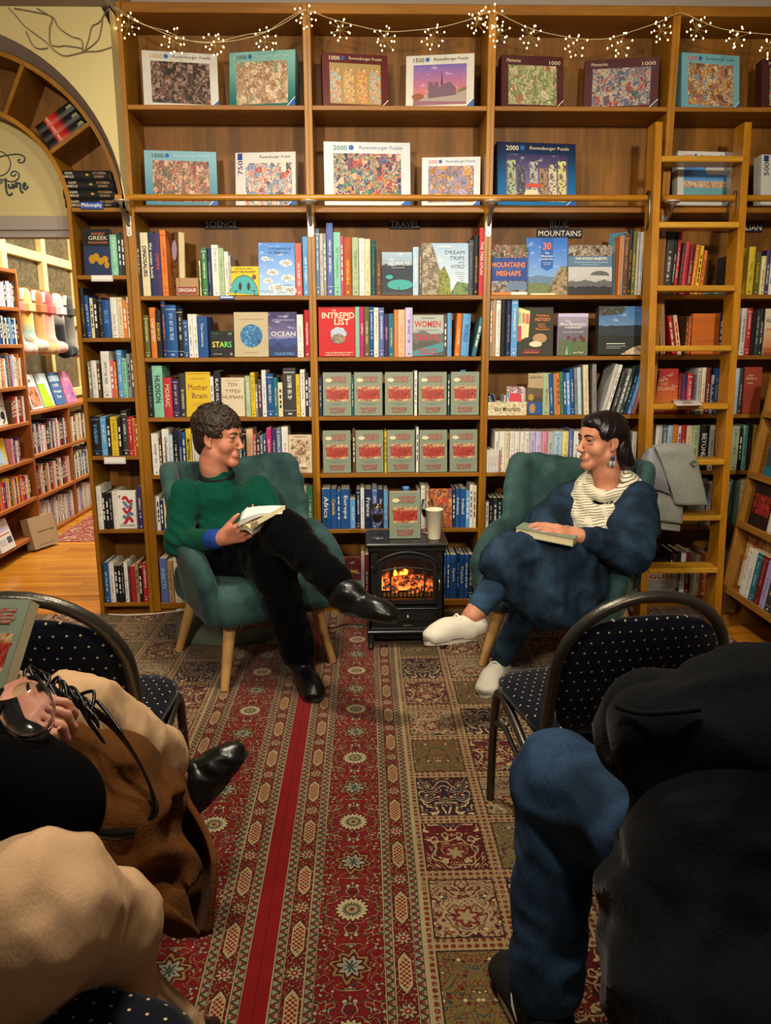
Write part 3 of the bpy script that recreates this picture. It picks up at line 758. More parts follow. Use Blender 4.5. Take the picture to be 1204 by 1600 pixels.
def row(where, tr, z, txt, group, Y=BY+.014, d=.15, start=0, wt=1.):
    """txt: 'x0-x1 top colour ink [title] [>lean]' in crop coordinates of tr=(ox, oy, scale)"""
    ox, oy, s = tr; n = start
    for e in txt.split(';'):
        e = e.strip()
        if not e: continue
        q = e.split(); xs = q[0].split('-'); col, ink = q[2], q[3]; lean = 0.; title = []
        for w_ in q[4:]:
            if w_[0] == '>': lean = float(w_[1:])
            elif w_[0] == '^': pass
            else: title.append(w_)
        yj = Y + rb.uniform(-.006, .010); pt = oy + float(q[1])/s
        x0 = P(ox + float(xs[0])/s, pt + 14, yj)[0]; x1 = P(ox + float(xs[1])/s, pt + 14, yj)[0]; ztop = P(ox + float(xs[0])/s, pt, yj)[2]
        h = max(.06, ztop - z); t = max(x1 - x0 - .0006, .005); n += 1
        if lean: h = h/math.cos(math.radians(lean)); t = t
        cn = LONG.get(col, col); lab = f"{thick(t)}{cn} book, {ORD[n-1]} from left {where}"
        SPINES.append((t*h*wt + (.01 if title else 0), ((x0+x1)/2, z + .0003 + abs(math.sin(math.radians(lean)))*t/2, t, h, d, yj, col, ink, lab, group, ' '.join(title), lean)))
Z6 = (190, 330, 3.884); Z7 = (480, 330, 4.013); Z8 = (750, 330, 4.013); ZR = (1000, 330, 4.848); C5 = (480, 560, 4.013); C6 = (480, 740, 4.013)
gS, gT, gB, gA, gN = 'books in the SCIENCE bay', 'books in the TRAVEL bay', 'books in the BLUE MOUNTAINS bay', 'books in the bay behind the ladder', 'books in the narrow bookcase by the doorway'
row('under the SCIENCE sign', Z6, SZ[2], '68-110 130 black white THE MOON; 112-158 130 cream black DINOSAURS; 158-193 125 navy white the ocean book; 193-230 135 purple coral COSMOS; 231-266 115 orange red', gS)
row('right of the small brown book under SCIENCE', Z6, SZ[2], '470-478 300 paleyellow green; 480-514 222 green white; 514-542 225 navy grey; 544-585 205 white grey; 586-618 225 palegreen green; 621-646 245 white black; 647-660 270 palegrey grey', gS)
row('beside the cloud book under SCIENCE', Z6, SZ[2], '1052-1090 195 coral white; 1096-1130 155 sky white', gS)
row('on the second SCIENCE shelf', Z6, SZ[3], '132-164 632 olive cream; 168-204 585 orange white CHEMISTRY; 205-236 600 black yellow SCIENCE!; 237-262 545 navy orange; 264-330 570 blue paleblue; 332-370 590 black cream; 372-400 660 blue white; 401-428 625 white navy; 429-456 625 white navy; 457-518 640 blue white The Universe', gS)
row('beside the purple sea book, second SCIENCE shelf', Z6, SZ[3], '1062-1100 628 white grey; 1106-1138 600 red white', gS)
row('on the third SCIENCE shelf', Z6, SZ[4], '150-182 960 black grey; 184-246 938 mint charcoal HUDSON; 250-302 1012 crimson cream MOSAIC; 306-344 1020 purple cream; 346-386 985 charcoal cream', gS)
row('between yellow and cream display books, third SCIENCE shelf', Z6, SZ[4], '536-557 1005 white grey; 558-598 972 black white BLACK HOLES', gS)
row('right of the cream display book, third SCIENCE shelf', Z6, SZ[4], '748-779 1000 palegreen white; 780-807 980 yellow black; 809-824 1050 grey white; 825-846 1020 charcoal pink; 848-874 965 white black; 876-918 988 blue white; 919-946 1010 teal yellow; 948-976 1040 cream black; 978-1054 955 charcoal white; 1056-1080 990 yellow black; 1082-1110 962 white black; 1111-1132 980 black white; 1133-1148 1010 palegrey black', gS)
K5 = (190, 650, 5.16); K3 = (230, 620, 2.937); K4 = (400, 640, 5.0)
row('left of the curly head, fourth SCIENCE shelf', K5, SZ[5], '240-296 143 white black; 298-322 180 brown cream; 324-380 108 white black Challenger; 382-412 155 paleblue white; 414-452 110 black white; 454-484 120 navy white; 486-512 130 blue white; 516-560 105 yellow black MATTERING; 564-600 110 white brown; 602-636 115 white brown; 638-680 120 cream brown; 682-712 108 palegrey black; 714-746 125 white navy; 748-800 110 charcoal white', gS)
row('right of the curly head, fourth SCIENCE shelf', K3, SZ[5], '402-416 150 paleblue navy; 417-432 150 sky white; 433-452 155 black cream; 454-484 148 peach orange; 485-499 175 coral white; 500-516 170 charcoal white; 517-530 178 grey white; 531-545 172 blue white; 546-568 145 magenta white; 569-591 148 purple white; 592-613 145 steel white; 616-645 138 white coral', gS)
row('behind the armchair wing, fifth SCIENCE shelf', K5, SZ[6], '258-276 640 grey white; 278-306 650 white black; 308-336 680 navy white; 338-380 660 cream black', gS)
row('right of the armchair, fifth SCIENCE shelf', K4, SZ[6], '248-256 600 cream black; 257-290 590 mustard brown; 292-330 590 paleblue yellow; 332-349 650 darkgreen white; 351-392 595 cream green; 394-443 595 green white', gS)
row('on the bottom SCIENCE shelf', K5, SZ[7], '306-362 1150 periwinkle paleblue INSECTS; 368-412 1170 tan black; 416-468 1145 cream brown; 476-510 1200 mint white; 512-545 1180 paleblue navy', gS)
row('under the TRAVEL sign', Z7, SZ[2], '47-74 110 steel white; 76-97 140 palegrey red; 98-116 140 grey white; 118-159 75 periwinkle white; 163-206 132 mint green; 207-224 155 magenta white; 226-276 165 rust yellow; 279-320 165 palegreen green; 323-357 170 white pink; 358-394 175 cream orange; 395-430 185 darkteal green; 431-462 230 brown orange', gT)
row('between lake book and cliff book under TRAVEL', Z7, SZ[2], '662-697 225 paleblue white; 699-719 225 brown tan', gT)
row('right of the cliff book under TRAVEL', Z7, SZ[2], '1014-1042 180 slate grey; 1044-1078 150 black mustard; 1079-1112 105 crimson white THE TREE ATLAS', gT)
row('right of the red display book under TRAVEL', Z7, SZ[3], '299-326 600 mint orange; 327-354 600 magenta white LGBTQ+; 356-387 600 olive cream; 388-415 600 blue white; 416-446 605 white green; 448-480 605 periwinkle white; 482-508 645 purple pink GERMANY; 509-542 643 teal yellow; 544-566 618 orange tan; 568-612 618 peach coral; 614-659 605 lavender purple', gT)
row('beside the WOMEN TRAVEL book', Z7, SZ[3], '856-876 650 charcoal white; 878-906 640 sky orange; 925-958 643 orange white >3; 962-1012 645 sky blue WORLD >3; 1032-1058 670 teal cream >12', gT)
row('in the blue guidebook row behind the stove top', C6, SZ[6], '90-143 98 blue white Africa; 145-184 98 blue yellow Canada; 186-206 110 blue white; 208-266 98 blue white Europe; 268-300 160 sky white; 306-331 100 navy white; 333-356 90 white blue; 358-404 98 navy white France; 406-438 85 periwinkle white; 440-476 100 navy white Germany; 478-505 105 sky white; 600-640 110 blue white; 688-708 100 grey white; 712-738 75 white grey; 740-764 78 tan white', gT)
row('right of the orange India guide', C6, SZ[6], '910-928 98 navy white; 930-958 95 blue white Indonesia; 960-992 95 blue white Ireland; 994-1016 110 sky white; 1018-1038 70 white brown; 1040-1060 75 cream brown', gT)
row('left of the stove on the bottom shelf', C6, SZ[7], '100-130 540 blue white; 135-163 530 blue white; 337-357 500 palegrey red; 359-385 510 maroon white', gT)
row('right of the stove on the bottom shelf', C6, SZ[7], '845-872 512 blue white; 874-894 510 blue white; 896-936 510 blue white Spain; 938-952 500 navy sky; 954-986 508 blue white Thailand; 988-1008 510 blue white; 1010-1038 508 navy white', gT)
row('in the magazine cluster under MOUNTAINS', Z8, SZ[2], '876-888 155 orange grey; 889-904 150 grey orange; 906-936 140 brown orange; 938-960 120 black mustard; 961-982 125 olive yellow; 984-1004 130 palegrey orange; 1006-1028 130 white sky', gB)
row('on the second BLUE MOUNTAINS shelf', Z8, SZ[3], '63-79 552 grey white; 80-98 550 tan orange; 100-130 548 white grey; 134-164 552 black black; 166-196 548 navy grey; 198-238 545 sky white', gB)
row('right of the card tray', Z8, SZ[4], '396-440 1015 palegreen brown; 442-470 1020 blue cream >-4; 472-490 1020 tan orange >-4; 492-510 1015 orange navy >-4; 512-532 1008 green blue >-4; 534-552 1015 blue white >-4; 554-574 1015 sky white >-4; 578-602 990 blue white >-4; 604-622 985 grey green >-4; 624-648 980 paleblue white >-4; 662-694 965 cream tan >-4; 716-742 960 grey black >-3; 768-792 962 palegrey white >14; 796-814 966 white grey >14; 826-852 1010 charcoal paleblue >14; 862-880 990 grey white >14; 884-908 975 darkgreen white >14; 912-932 972 navy sky >14; 938-960 970 sky white >14; 962-984 985 coral grey >14', gB)
K7 = (740, 650, 4.459)
row('in the pale row behind the scarfed head', K7, SZ[5], '146-176 108 white navy; 178-214 108 white green; 216-248 108 cream green; 250-283 108 white coral; 285-320 108 white teal; 322-354 108 white orange; 356-390 108 white olive; 392-428 108 lavender purple; 430-473 108 lavender magenta; 475-513 108 pink red; 515-556 110 palegrey blue; 558-614 108 paleblue blue; 616-660 108 paleyellow mustard; 664-692 95 periwinkle white; 695-738 108 white navy; 740-780 110 white teal; 782-830 112 cream tan; 1040-1062 150 palegrey black; 1064-1098 108 grey white; 1100-1134 112 white grey', gB)
for i in range(9):
    x0 = P(759 + i*2.7, 700, BY+.01)[0]; spine_book(x0, SZ[5] + .0005, .0065, .108 - .002*(i % 3), .12, BY+.004, 'white' if i < 8 else 'coral', 'grey', f'thin pale pamphlet, {ORD[i]} from left beside the pale row', 'thin pamphlets', hard=False, name='pamphlet', cat='pamphlet')
row('in the black row beside the right armchair', K7, SZ[6], '82-103 600 white grey; 106-134 570 black grey; 136-164 572 charcoal white; 166-195 570 black mint; 197-226 574 black green; 228-258 570 black coral; 260-295 572 black white; 297-330 572 charcoal grey', gB)
row('between the ladder stiles under AUSTRALIAN', ZR, SZ[2], '192-250 140 charcoal white >2; 252-274 160 black white >2; 276-300 150 red white >2; 302-322 240 charcoal red >3; 324-362 235 crimson maroon >3; 364-392 258 maroon cream >3; 396-426 255 orange yellow >4; 430-456 262 yellow black >4; 460-482 298 orange red >4; 690-712 330 charcoal white', gA)
row('right of the ladder under AUSTRALIAN', ZR, SZ[2], '822-872 270 yellow black; 876-914 310 olive yellow; 917-952 340 paleyellow black; 955-989 295 purple white; 991-1020 300 white black; 1022-1060 290 blue white', gA)
row('on the second shelf behind the ladder', ZR, SZ[3], '178-214 655 tan brown >-5; 258-285 800 red cream >-11; 300-328 790 peach red >-11; 348-366 800 brown orange; 367-388 795 rust orange; 606-628 770 purple white', gA)
row('right of the ladder, second shelf', ZR, SZ[3], '767-806 735 white black; 808-848 735 red white; 852-880 750 black black; 882-908 745 charcoal grey; 910-940 740 black white', gA)
row('on the third shelf behind the ladder', ZR, SZ[4], '82-112 1210 black white >6; 288-316 1230 maroon red; 318-352 1235 purple red; 356-396 1230 crimson white; 400-432 1240 charcoal grey; 434-464 1190 palegrey black; 468-498 1185 cream red; 502-536 1185 maroon white; 538-564 1240 white blue; 566-600 1190 blue white; 722-752 1190 paleblue white; 754-782 1190 charcoal white', gA)
KA = (1000, 640, 4.446)
row('on the fourth shelf behind the ladder', KA, SZ[5], '108-152 108 white grey; 156-188 108 steel cream; 190-224 110 paleblue navy; 226-260 105 orange red; 262-284 112 white navy; 286-318 108 red white; 320-360 110 cream tan; 362-410 108 palegreen brown; 412-478 112 black white BEYOND; 482-518 110 white black; 560-600 112 charcoal white; 602-632 112 cream black; 637-688 115 palegreen brown; 690-712 130 black white; 714-750 110 mint black; 752-780 108 black red; 782-810 108 mustard brown; 812-850 112 charcoal white', gA)
row('on the fifth shelf behind the ladder', KA, SZ[6], '430-462 480 grey white; 464-495 500 palegrey black; 596-620 500 palegrey navy; 622-645 490 steel white; 647-690 492 mint cream; 692-720 490 cream brown; 722-756 488 cream tan; 758-800 490 olive white', gA)
row('standing on the bottom shelf behind the ladder', KA, SZ[7], '30-48 960 blue white; 208-228 985 black white; 230-248 1010 maroon white; 250-280 985 black white; 282-315 1000 white black; 317-345 990 maroon cream; 380-420 1010 cream brown; 422-470 1000 rust cream; 560-600 980 palegrey charcoal; 602-640 990 white charcoal', gA)
KN = (0, 330, 5.16); KM = (0, 600, 4.446)
row('beside the gold-figure book, narrow bookcase', KN, NZ[1], '884-940 190 mint white; 944-970 170 darkgreen white; 972-1000 180 black white', gN)
row('on the second shelf of the narrow bookcase', KN, NZ[2], '638-672 615 black mustard; 686-722 680 blue white >-2; 724-748 700 cream black; 750-782 700 black white; 784-822 695 black grey; 824-884 715 blue sky BLUE; 888-942 695 white grey; 944-984 695 cream rust; 986-1018 715 orange white; 1020-1040 690 cream red', gN)
row('on the third shelf of the narrow bookcase', KN, NZ[3], '708-732 1215 grey white; 734-778 1205 white grey; 780-806 1230 brown cream; 812-880 1130 white charcoal; 882-916 1200 coral white; 918-936 1215 orange cream; 938-980 1120 sky white; 982-1018 1185 mint black; 1020-1046 1150 grey black; 1048-1074 1145 slate white', gN)
row('on the fourth shelf of the narrow bookcase', KM, NZ[4], '630-692 225 black sky; 696-736 228 sky white; 738-764 240 black white; 766-812 230 yellow brown; 814-840 240 black white; 842-880 185 charcoal white; 884-918 230 red white; 920-936 235 orange red; 938-954 240 rust white', gN)
row('on the fifth shelf of the narrow bookcase', KM, NZ[5], '668-704 712 white grey; 706-728 755 black white; 730-752 758 black white; 754-776 755 black grey; 778-812 745 white yellow; 948-984 712 purple white', gN)
row('on the bottom shelf of the narrow bookcase', KM, NZ[6], '718-752 1240 blue white; 756-792 1245 white maroon; 794-816 1265 black white; 818-838 1262 black white; 840-858 1268 black grey; 860-886 1240 white black; 888-904 1270 charcoal red; 906-936 1268 red navy; 938-960 1250 tan brown; 962-984 1280 black white; 986-1022 1245 red white', gN)
# ------------------------------------------------------------------ books and boxes shown face out
def A_solid(c): return lambda: (mixc(noise(coord(), 25, 3.), tuple(x*.88 for x in lin(c)), tuple(x*1.08 for x in lin(c))), None)
def A_land(h, sky0, sky1, hill, fore, fz=.35, hz=.5, rg=.12, sc=14.):
    def fn():
        x, y, z = sep(coord()); v = z/h; c = mixc(v, lin(sky0), lin(sky1)); cl = noise(vec(x, z*2., 0.), 22, 4.)
        c = mixc(sst(cl, .56, .7)*.35*(v > hz), c, (.8, .8, .78))
        r1 = hz + (noise(vec(x, 0., 3.), sc, 3.) - .5)*rg*2.; c = mixc(v < r1, c, mixc(noise(vec(x, z, 0.), 60, 3.), tuple(k*.6 for k in lin(hill)), lin(hill)))
        r2 = fz + (noise(vec(x, 0., 9.), sc*1.6, 4.) - .5)*rg*2.2; c = mixc(v < r2, c, mixc(noise(vec(x, z, 0.), 90, 3.), tuple(k*.35 for k in lin(fore)), tuple(min(1, k*1.5) for k in lin(fore))))
        return c, None
    return fn
def A_collage(cols, s1=38., s2=120., dark=.35):
    n_ = len(cols); st = [(.30 + .42*i/n_, lin(c)) for i, c in enumerate(cols)]; st2 = [(i/n_, lin(c)) for i, c in enumerate(cols)]
    def fn():
        x, y, z = sep(coord()); q = vec(x, z, 0.)
        a = ramp(noise(q, s1*.42, 5., .55, 0, 1.4), st, 'CONSTANT'); n = NX.nt.nodes.new('ShaderNodeTexVoronoi'); n.distance = 'CHEBYCHEV'; NX.put(n.inputs['Vector'], vec(x*1.5, z, 0.)); n.inputs['Scale'].default_value = s1*.8
        b = ramp(sep(NX(n.outputs['Color']))[0], st2, 'CONSTANT'); c = mixc(noise(q, s1*.5, 2.) > .5, a, b); h = voro(q, s2, 'Color'); c = mixc(.18, c, ramp(sep(h)[1], st2, 'CONSTANT'))
        m_ = noise(q, s2*1.3, 3., .6); return mulc(c, ramp(m_, [(.3, (.45, .45, .45)), (.7, (1.45, 1.45, 1.45))])), None
    return fn
class Face:
    """printed front of a book or box: layers of thin print on the front, x 0..w, z 0..h, facing -y"""
    def __init__(s, root, w, h, y=0.): s.r = root; s.w = w; s.h = h; s.y = y; s.k = 0
    def lay(s): s.k += 1; return s.y - .0004 - .00025*s.k
    def rect(s, x0, z0, x1, z1, m, name='print'):
        y = s.lay(); b = MB(); b.quad((x0*s.w-s.w/2, y, z0*s.h), (x1*s.w-s.w/2, y, z0*s.h), (x1*s.w-s.w/2, y, z1*s.h), (x0*s.w-s.w/2, y, z1*s.h)); return build(b, name, m, s.r)
    def poly(s, pts, m, name='print'):
        y = s.lay(); b = MB(); b._add([(x*s.w-s.w/2, y, z*s.h) for x, z in pts], [tuple(range(len(pts)))]); return build(b, name, m, s.r)
    def ell(s, cx, cz, rx_, rz_, m, a0=0, a1=2*math.pi, n=24, name='print'): return s.poly([(cx + rx_*math.cos(a0+(a1-a0)*i/n), cz + rz_*math.sin(a0+(a1-a0)*i/n)) for i in range(n)], m, name)
    def line(s, pts, wd, m, name='print'):
        y = s.lay(); b = MB(); p = [np.array((x*s.w-s.w/2, z*s.h)) for x, z in pts]; L, R_ = [], []
        for i in range(len(p)):
            t = p[min(i+1, len(p)-1)] - p[max(i-1, 0)]; t = t/max(np.linalg.norm(t), 1e-9); n = np.array((-t[1], t[0]))*wd/2
            L.append((p[i][0]+n[0], y, p[i][1]+n[1])); R_.append((p[i][0]-n[0], y, p[i][1]-n[1]))
        b.strip(L, R_, False); return build(b, name, m, s.r)
    def text(s, t, cx, cz, w_, h_, m, bold=.01, name='lettering'):
        y = s.lay(); b = MB(); letters(b, t, (cx*s.w-s.w/2, y, cz*s.h), (1, 0, 0), (0, 0, 1), w_*s.w, h_*s.h, bold=bold); return build(b, name, inkmat(m) if isinstance(m, str) else m, s.r)
def front_book(w, h, d, col, hard=True, name='book'):
    """book seen from its front cover: x -w/2..w/2, front at y=0, thickness d backwards, spine on the left"""
    b = .0025 if hard else .001; rc = .003 if hard else .0005; mb = MB()
    mb.box(-w/2, w/2, 0, b, 0, h); mb.box(-w/2, w/2, d-b, d, 0, h); mb.box(-w/2-.001, -w/2+b, b*.4, d-b*.4, 0, h)
    o = build(mb, name, mat('cover_' + col, fn=A_solid(PAL.get(col, col)), rough=.55, spec=.28), org=(0, 0, 0))
    mb = MB(); mb.box(-w/2+b, w/2-rc, b, d-b, rc, h-rc); build(mb, 'pages', M_PAGE, o); return o
def face_out(tr, x0, x1, top, z, col, label, group, draw, d=.022, lean=6., yaw=0., hard=True, Y=BY+.02, cat='book'):
    ox, oy, s = tr; pt = oy + top/s; a = math.radians(lean)
    yc = Y + .03
    X0 = P(ox+x0/s, pt+40, Y)[0]; X1 = P(ox+x1/s, pt+40, Y)[0]; zt = P(ox+(x0+x1)/2/s, pt, yc)[2]
    w = (X1-X0)/max(.5, math.cos(math.radians(yaw))); h = (zt - z)/math.cos(a); o = front_book(w, h, d, col, hard)
    if draw: draw(Face(o, w, h))
    o.location = ((X0+X1)/2, Y + (.0 if yaw == 0 else abs(math.sin(math.radians(yaw)))*w/2), z + .0004 + d*math.sin(a))
    o.rotation_euler = Euler((-a, 0, math.radians(yaw)), 'XYZ'); tag(o, label, cat, group)
    return o
def mm(n, fn, rough=.55): return mat(n, rough=rough, fn=fn)
W_ = 'white'
def d_dino(F): F.rect(.04, .04, .96, .5, mm('p_rust', A_solid('8A3A2A'))); F.text('DINOSAUR', .5, .3, .8, .2, W_)
face_out(Z6, 338, 470, 412, SZ[2], 'tan', 'small brown book with a red band lying low under the SCIENCE sign', gS, d_dino, d=.05, lean=3)
def d_oval(F): F.rect(0, 0, 1, 1, mm('p_brownart', A_collage(['6A4A2C', '8A6238', '4A3420', '9C7444'], 30, 90))); F.ell(.5, .72, .32, .16, inkmat('lavender'))
face_out(Z6, 268, 338, 128, SZ[2], 'tan', 'brown book with a pale oval, turned sideways under the SCIENCE sign', gS, d_oval, d=.03, lean=2, yaw=-55)
def d_smile(F):
    F.ell(.5, 0, .48, .70, inkmat('black'), 0, math.pi); F.ell(.5, 0, .465, .67, mm('p_teal', A_solid('3FA0A0')), 0, math.pi)
    for x in (.38, .66): F.ell(x, .30, .055, .14, inkmat('black'))
    F.line([(.18, .12), (.3, .16)], .003, inkmat('black')); F.line([(.24, .16), (.22, 0)], .003, inkmat('black')); F.line([(.76, .16), (.9, .14)], .003, inkmat('black')); F.line([(.84, .16), (.86, 0)], .003, inkmat('black'))
    F.text('THE GOOD NEWS', .5, .92, .6, .045, 'black'); F.text('SAVE THE PLANET', .5, .81, .82, .07, 'black'); F.ell(.85, .63, .07, .08, inkmat('brown'))
face_out(Z6, 650, 832, 340, SZ[2], 'yellow', 'yellow book with a smiling teal planet on its cover', gS, d_smile, d=.012, lean=10, hard=False, Y=BY+.005)
def d_cloud(F):
    F.rect(0, 0, 1, 1, mm('p_sky', A_land(.2, 'A4C4E4', '4C84CC', '9CBCE0', 'B4CCE4', .05, .12, .03)))
    for cx, cz, r in ((.18, .70, .10), (.75, .62, .16), (.38, .44, .15), (.8, .33, .17), (.25, .28, .12), (.5, .14, .22), (.85, .1, .18)):
        for q in range(6):
            t = q/5.; F.k -= 1 if q else 0; F.ell(cx + (t-.5)*r*1.7, cz + .015*math.sin(q*2.3), r*.42*(1.1-abs(t-.5)), r*.34*(1.2-abs(t-.5)), inkmat('white'), n=12)
    F.text('Cloudspotting', .58, .89, .62, .06, 'navy', .0); F.text('for Beginners', .55, .81, .55, .06, 'navy', .0); F.text('Gavin Pretor-Pinney', .72, .19, .4, .03, 'navy', .0)
face_out(Z6, 830, 1050, 195, SZ[2], 'sky', 'sky blue book with white clouds on its cover', gS, d_cloud, d=.012, lean=7)
def d_stars(F): F.text('STARS', .5, .48, .84, .22, mat('print_lime', fn=lambda: (mixc(sst(sep(coord())[0], -.03, .03), lin('E8D83A'), lin('3ED84E')), None))); F.text('FOCUS', .22, .9, .26, .06, 'green'); F.rect(.78, .85, .95, .93, inkmat('green')); F.rect(.1, .1, .5, .13, inkmat('grey')); F.rect(.85, .06, .95, .16, inkmat('grey'))
face_out(Z6, 542, 680, 730, SZ[3], 'black', 'small black book with STARS in glowing green letters', gS, d_stars, d=.02, lean=5)
def d_circle(F): F.ell(.5, .47, .33, .26, mm('p_bluecirc', A_collage(['2E74A8', '1E5A90', '4E9AC4', '16426E'], 60, 150))); F.rect(.14, .83, .86, .85, inkmat('tan')); F.rect(.3, .09, .7, .11, inkmat('tan'))
face_out(Z6, 682, 888, 617, SZ[3], 'B3A684', 'beige book with a round blue picture', gS, d_circle, d=.02, lean=7)
def d_ocean(F): F.rect(0, 0, 1, 1, mm('p_ocean', A_land(.17, '8C86B8', '2E2458', '2A4488', '1A2A60', .30, .45, .3, 9.))); F.text('DAVID', .5, .90, .3, .05, 'lilac', .0); F.text('ATTENBOROUGH', .52, .82, .8, .05, 'lilac', .0); F.text('OCEAN', .52, .51, .86, .10, W_, .0); F.rect(.2, .43, .86, .445, inkmat('lilac')); F.text('COLIN BUTFIELD', .55, .06, .7, .06, 'sky')
face_out(Z6, 890, 1062, 617, SZ[3], 'purple', 'purple and blue book titled OCEAN in white', gS, d_ocean, d=.03, lean=6)
def d_mother(F): F.text('Mother', .5, .66, .8, .13, 'maroon', .0); F.text('Brain', .55, .47, .62, .12, 'maroon', .0); F.text('Chelsea Conaboy', .5, .85, .6, .04, 'brown', .0); F.rect(.2, .3, .8, .31, inkmat('mustard')); F.rect(.25, .25, .75, .26, inkmat('mustard')); F.rect(.0, .955, 1, .97, inkmat('mustard'))
face_out(Z6, 390, 536, 978, SZ[4], 'D2B01E', 'bright yellow book titled in dark red script', gS, d_mother, d=.02, lean=5)
def d_ten(F):
    for t, z in (('TEN', .82), ('TYPES', .65), ('HUMAN', .50)): F.text(t, .5, z, {'TEN': .4, 'TYPES': .6, 'HUMAN': .84}[t], .09, 'maroon', .0)
    F.text('of', .82, .65, .08, .05, 'maroon', .0); F.rect(.2, .92, .8, .93, inkmat('tan'))
face_out(Z6, 600, 745, 1012, SZ[4], 'CDBFA0', 'cream book titled in dark red capitals above the curly head', gS, d_ten, d=.02, lean=5)
def d_cream(F):
    F.rect(.08, .1, .92, .88, mm('p_illus', A_collage(['CDB894', 'CDB894', '6A3A2A', 'B99A78', 'CDB894'], 60, 130, .5))); F.rect(.25, .16, .75, .24, inkmat('cream')); F.rect(.2, .94, .8, .955, inkmat('brown'))
face_out(K3, 650, 755, 175, SZ[5], 'D0BFA0', 'cream book with dense brown line drawings right of the green armchair', gS, d_cream, d=.02, lean=5)
def d_walks(F): F.rect(0, 0, 1, 1, mm('p_walks', A_land(.18, '3A4458', '9AB0C0', '28303E', '2A3438', .38, .72, .25, 16.))); F.ell(.6, .24, .42, .12, inkmat('2E9A94')); F.ell(.25, .42, .12, .05, inkmat('2E9A94')); F.text('500 WALKS', .55, .73, .74, .09, W_, .0); F.rect(.33, .63, .76, .64, inkmat('palegrey')); F.line([(.56, .2), (.56, .12), (.5, .04)], .003, inkmat('black')); F.rect(.0, .0, 1, .06, inkmat('charcoal'))
face_out(Z7, 466, 658, 262, SZ[2], 'slate', 'dark book with a turquoise mountain lake and the words 500 WALKS', gT, d_walks, d=.02, lean=6)
def d_dream(F):
    F.rect(0, 0, 1, 1, mm('p_dreamsky', A_land(.22, 'C8D4DC', '9CB8D0', 'B8CCD8', 'C0D0DC', .0, .1, .05)))
    F.poly([(0, 0), (.62, 0), (.55, .18), (.4, .4), (.33, .62), (.28, .8), (.2, 1), (0, 1)], mm('p_cliff', A_collage(['8A7A66', 'A89880', '6A5E4C', '70684A', 'B8A890'], 40, 110)))
    F.poly([(.34, .0), (.62, .0), (.6, .3), (.48, .56), (.36, .45)], mm('p_greencliff', A_collage(['6E7A34', '8A8E3C', '545E2C', '9A9A50'], 60, 140))); F.poly([(.6, 0), (1, 0), (1, .22), (.75, .26)], mm('p_greenhill', A_collage(['5E7A4A', '7A9058', '48603C'], 60, 140)))
    for t, z, w, x in (('DREAM', .82, .42, .70), ('TRIPS', .71, .32, .75), ('WORLD', .55, .30, .76)): F.text(t, x, z, w, .072, 'slate', .0)
    F.text('of the', .84, .63, .12, .04, 'slate', .0)
    for i in range(5): F.rect(.70+.03*i, .43-.04*i, .90, .435-.04*i, inkmat('slate'))
    F.rect(.35, .91, .62, .94, inkmat('white'))
face_out(Z7, 722, 1012, 205, SZ[2], 'paleblue', 'large pale book with a cliff photo titled DREAM TRIPS', gT, d_dream, d=.02, lean=6)
def d_intrepid(F):
    F.text('THE', .42, .93, .12, .04, 'cream'); F.text('INTREPID', .54, .83, .90, .12, 'cream', .02); F.text('LIST', .64, .70, .42, .12, 'cream', .02)
    for i in range(7): F.ell(.54 + .13*math.cos(i*.9), .46 + .07*math.sin(i*.9), .10, .07, mm('p_flower', A_collage(['8FA6C8', 'B8C4D4', '6A80A8'], 70, 160)), n=14)
    F.ell(.54, .36, .2, .10, mm('p_flower2', A_collage(['7A7468', '9A8A6A', '5A5A64', 'A06A3A'], 70, 160)))
    F.text('THE ADVENTURES WORTH', .55, .075, .76, .03, 'cream'); F.text('GOING OUT OF YOUR WAY', .52, .03, .68, .03, 'cream')
face_out(Z7, 72, 298, 605, SZ[3], 'BC1E26', 'red display book with large cream capitals and a pale flower', gT, d_intrepid, d=.022, lean=5)
def d_women(F):
    F.rect(0, 0, 1, .62, mm('p_fjord', A_land(.13, '8E98A0', '9AA8A4', '6E6A66', '4E5248', .5, .8, .3, 15.))); F.poly([(.0, .12), (.5, .24), (1, .34), (1, .12), (.6, .02), (.2, 0), (0, 0)], inkmat('3E8088'))
    F.text('WOMEN', .48, .78, .84, .155, 'red', .02); F.text('TRAVEL', .48, .45, .82, .15, 'red', .02); F.text('SOLO', .48, .11, .56, .15, 'red', .02); F.rect(.3, .92, .7, .93, inkmat('charcoal')); F.rect(.1, .63, .85, .637, inkmat('charcoal'))
face_out(Z7, 660, 855, 655, SZ[3], 'A7ACA2', 'grey-green display book with WOMEN TRAVEL in red capitals', gT, d_women, d=.02, lean=6)
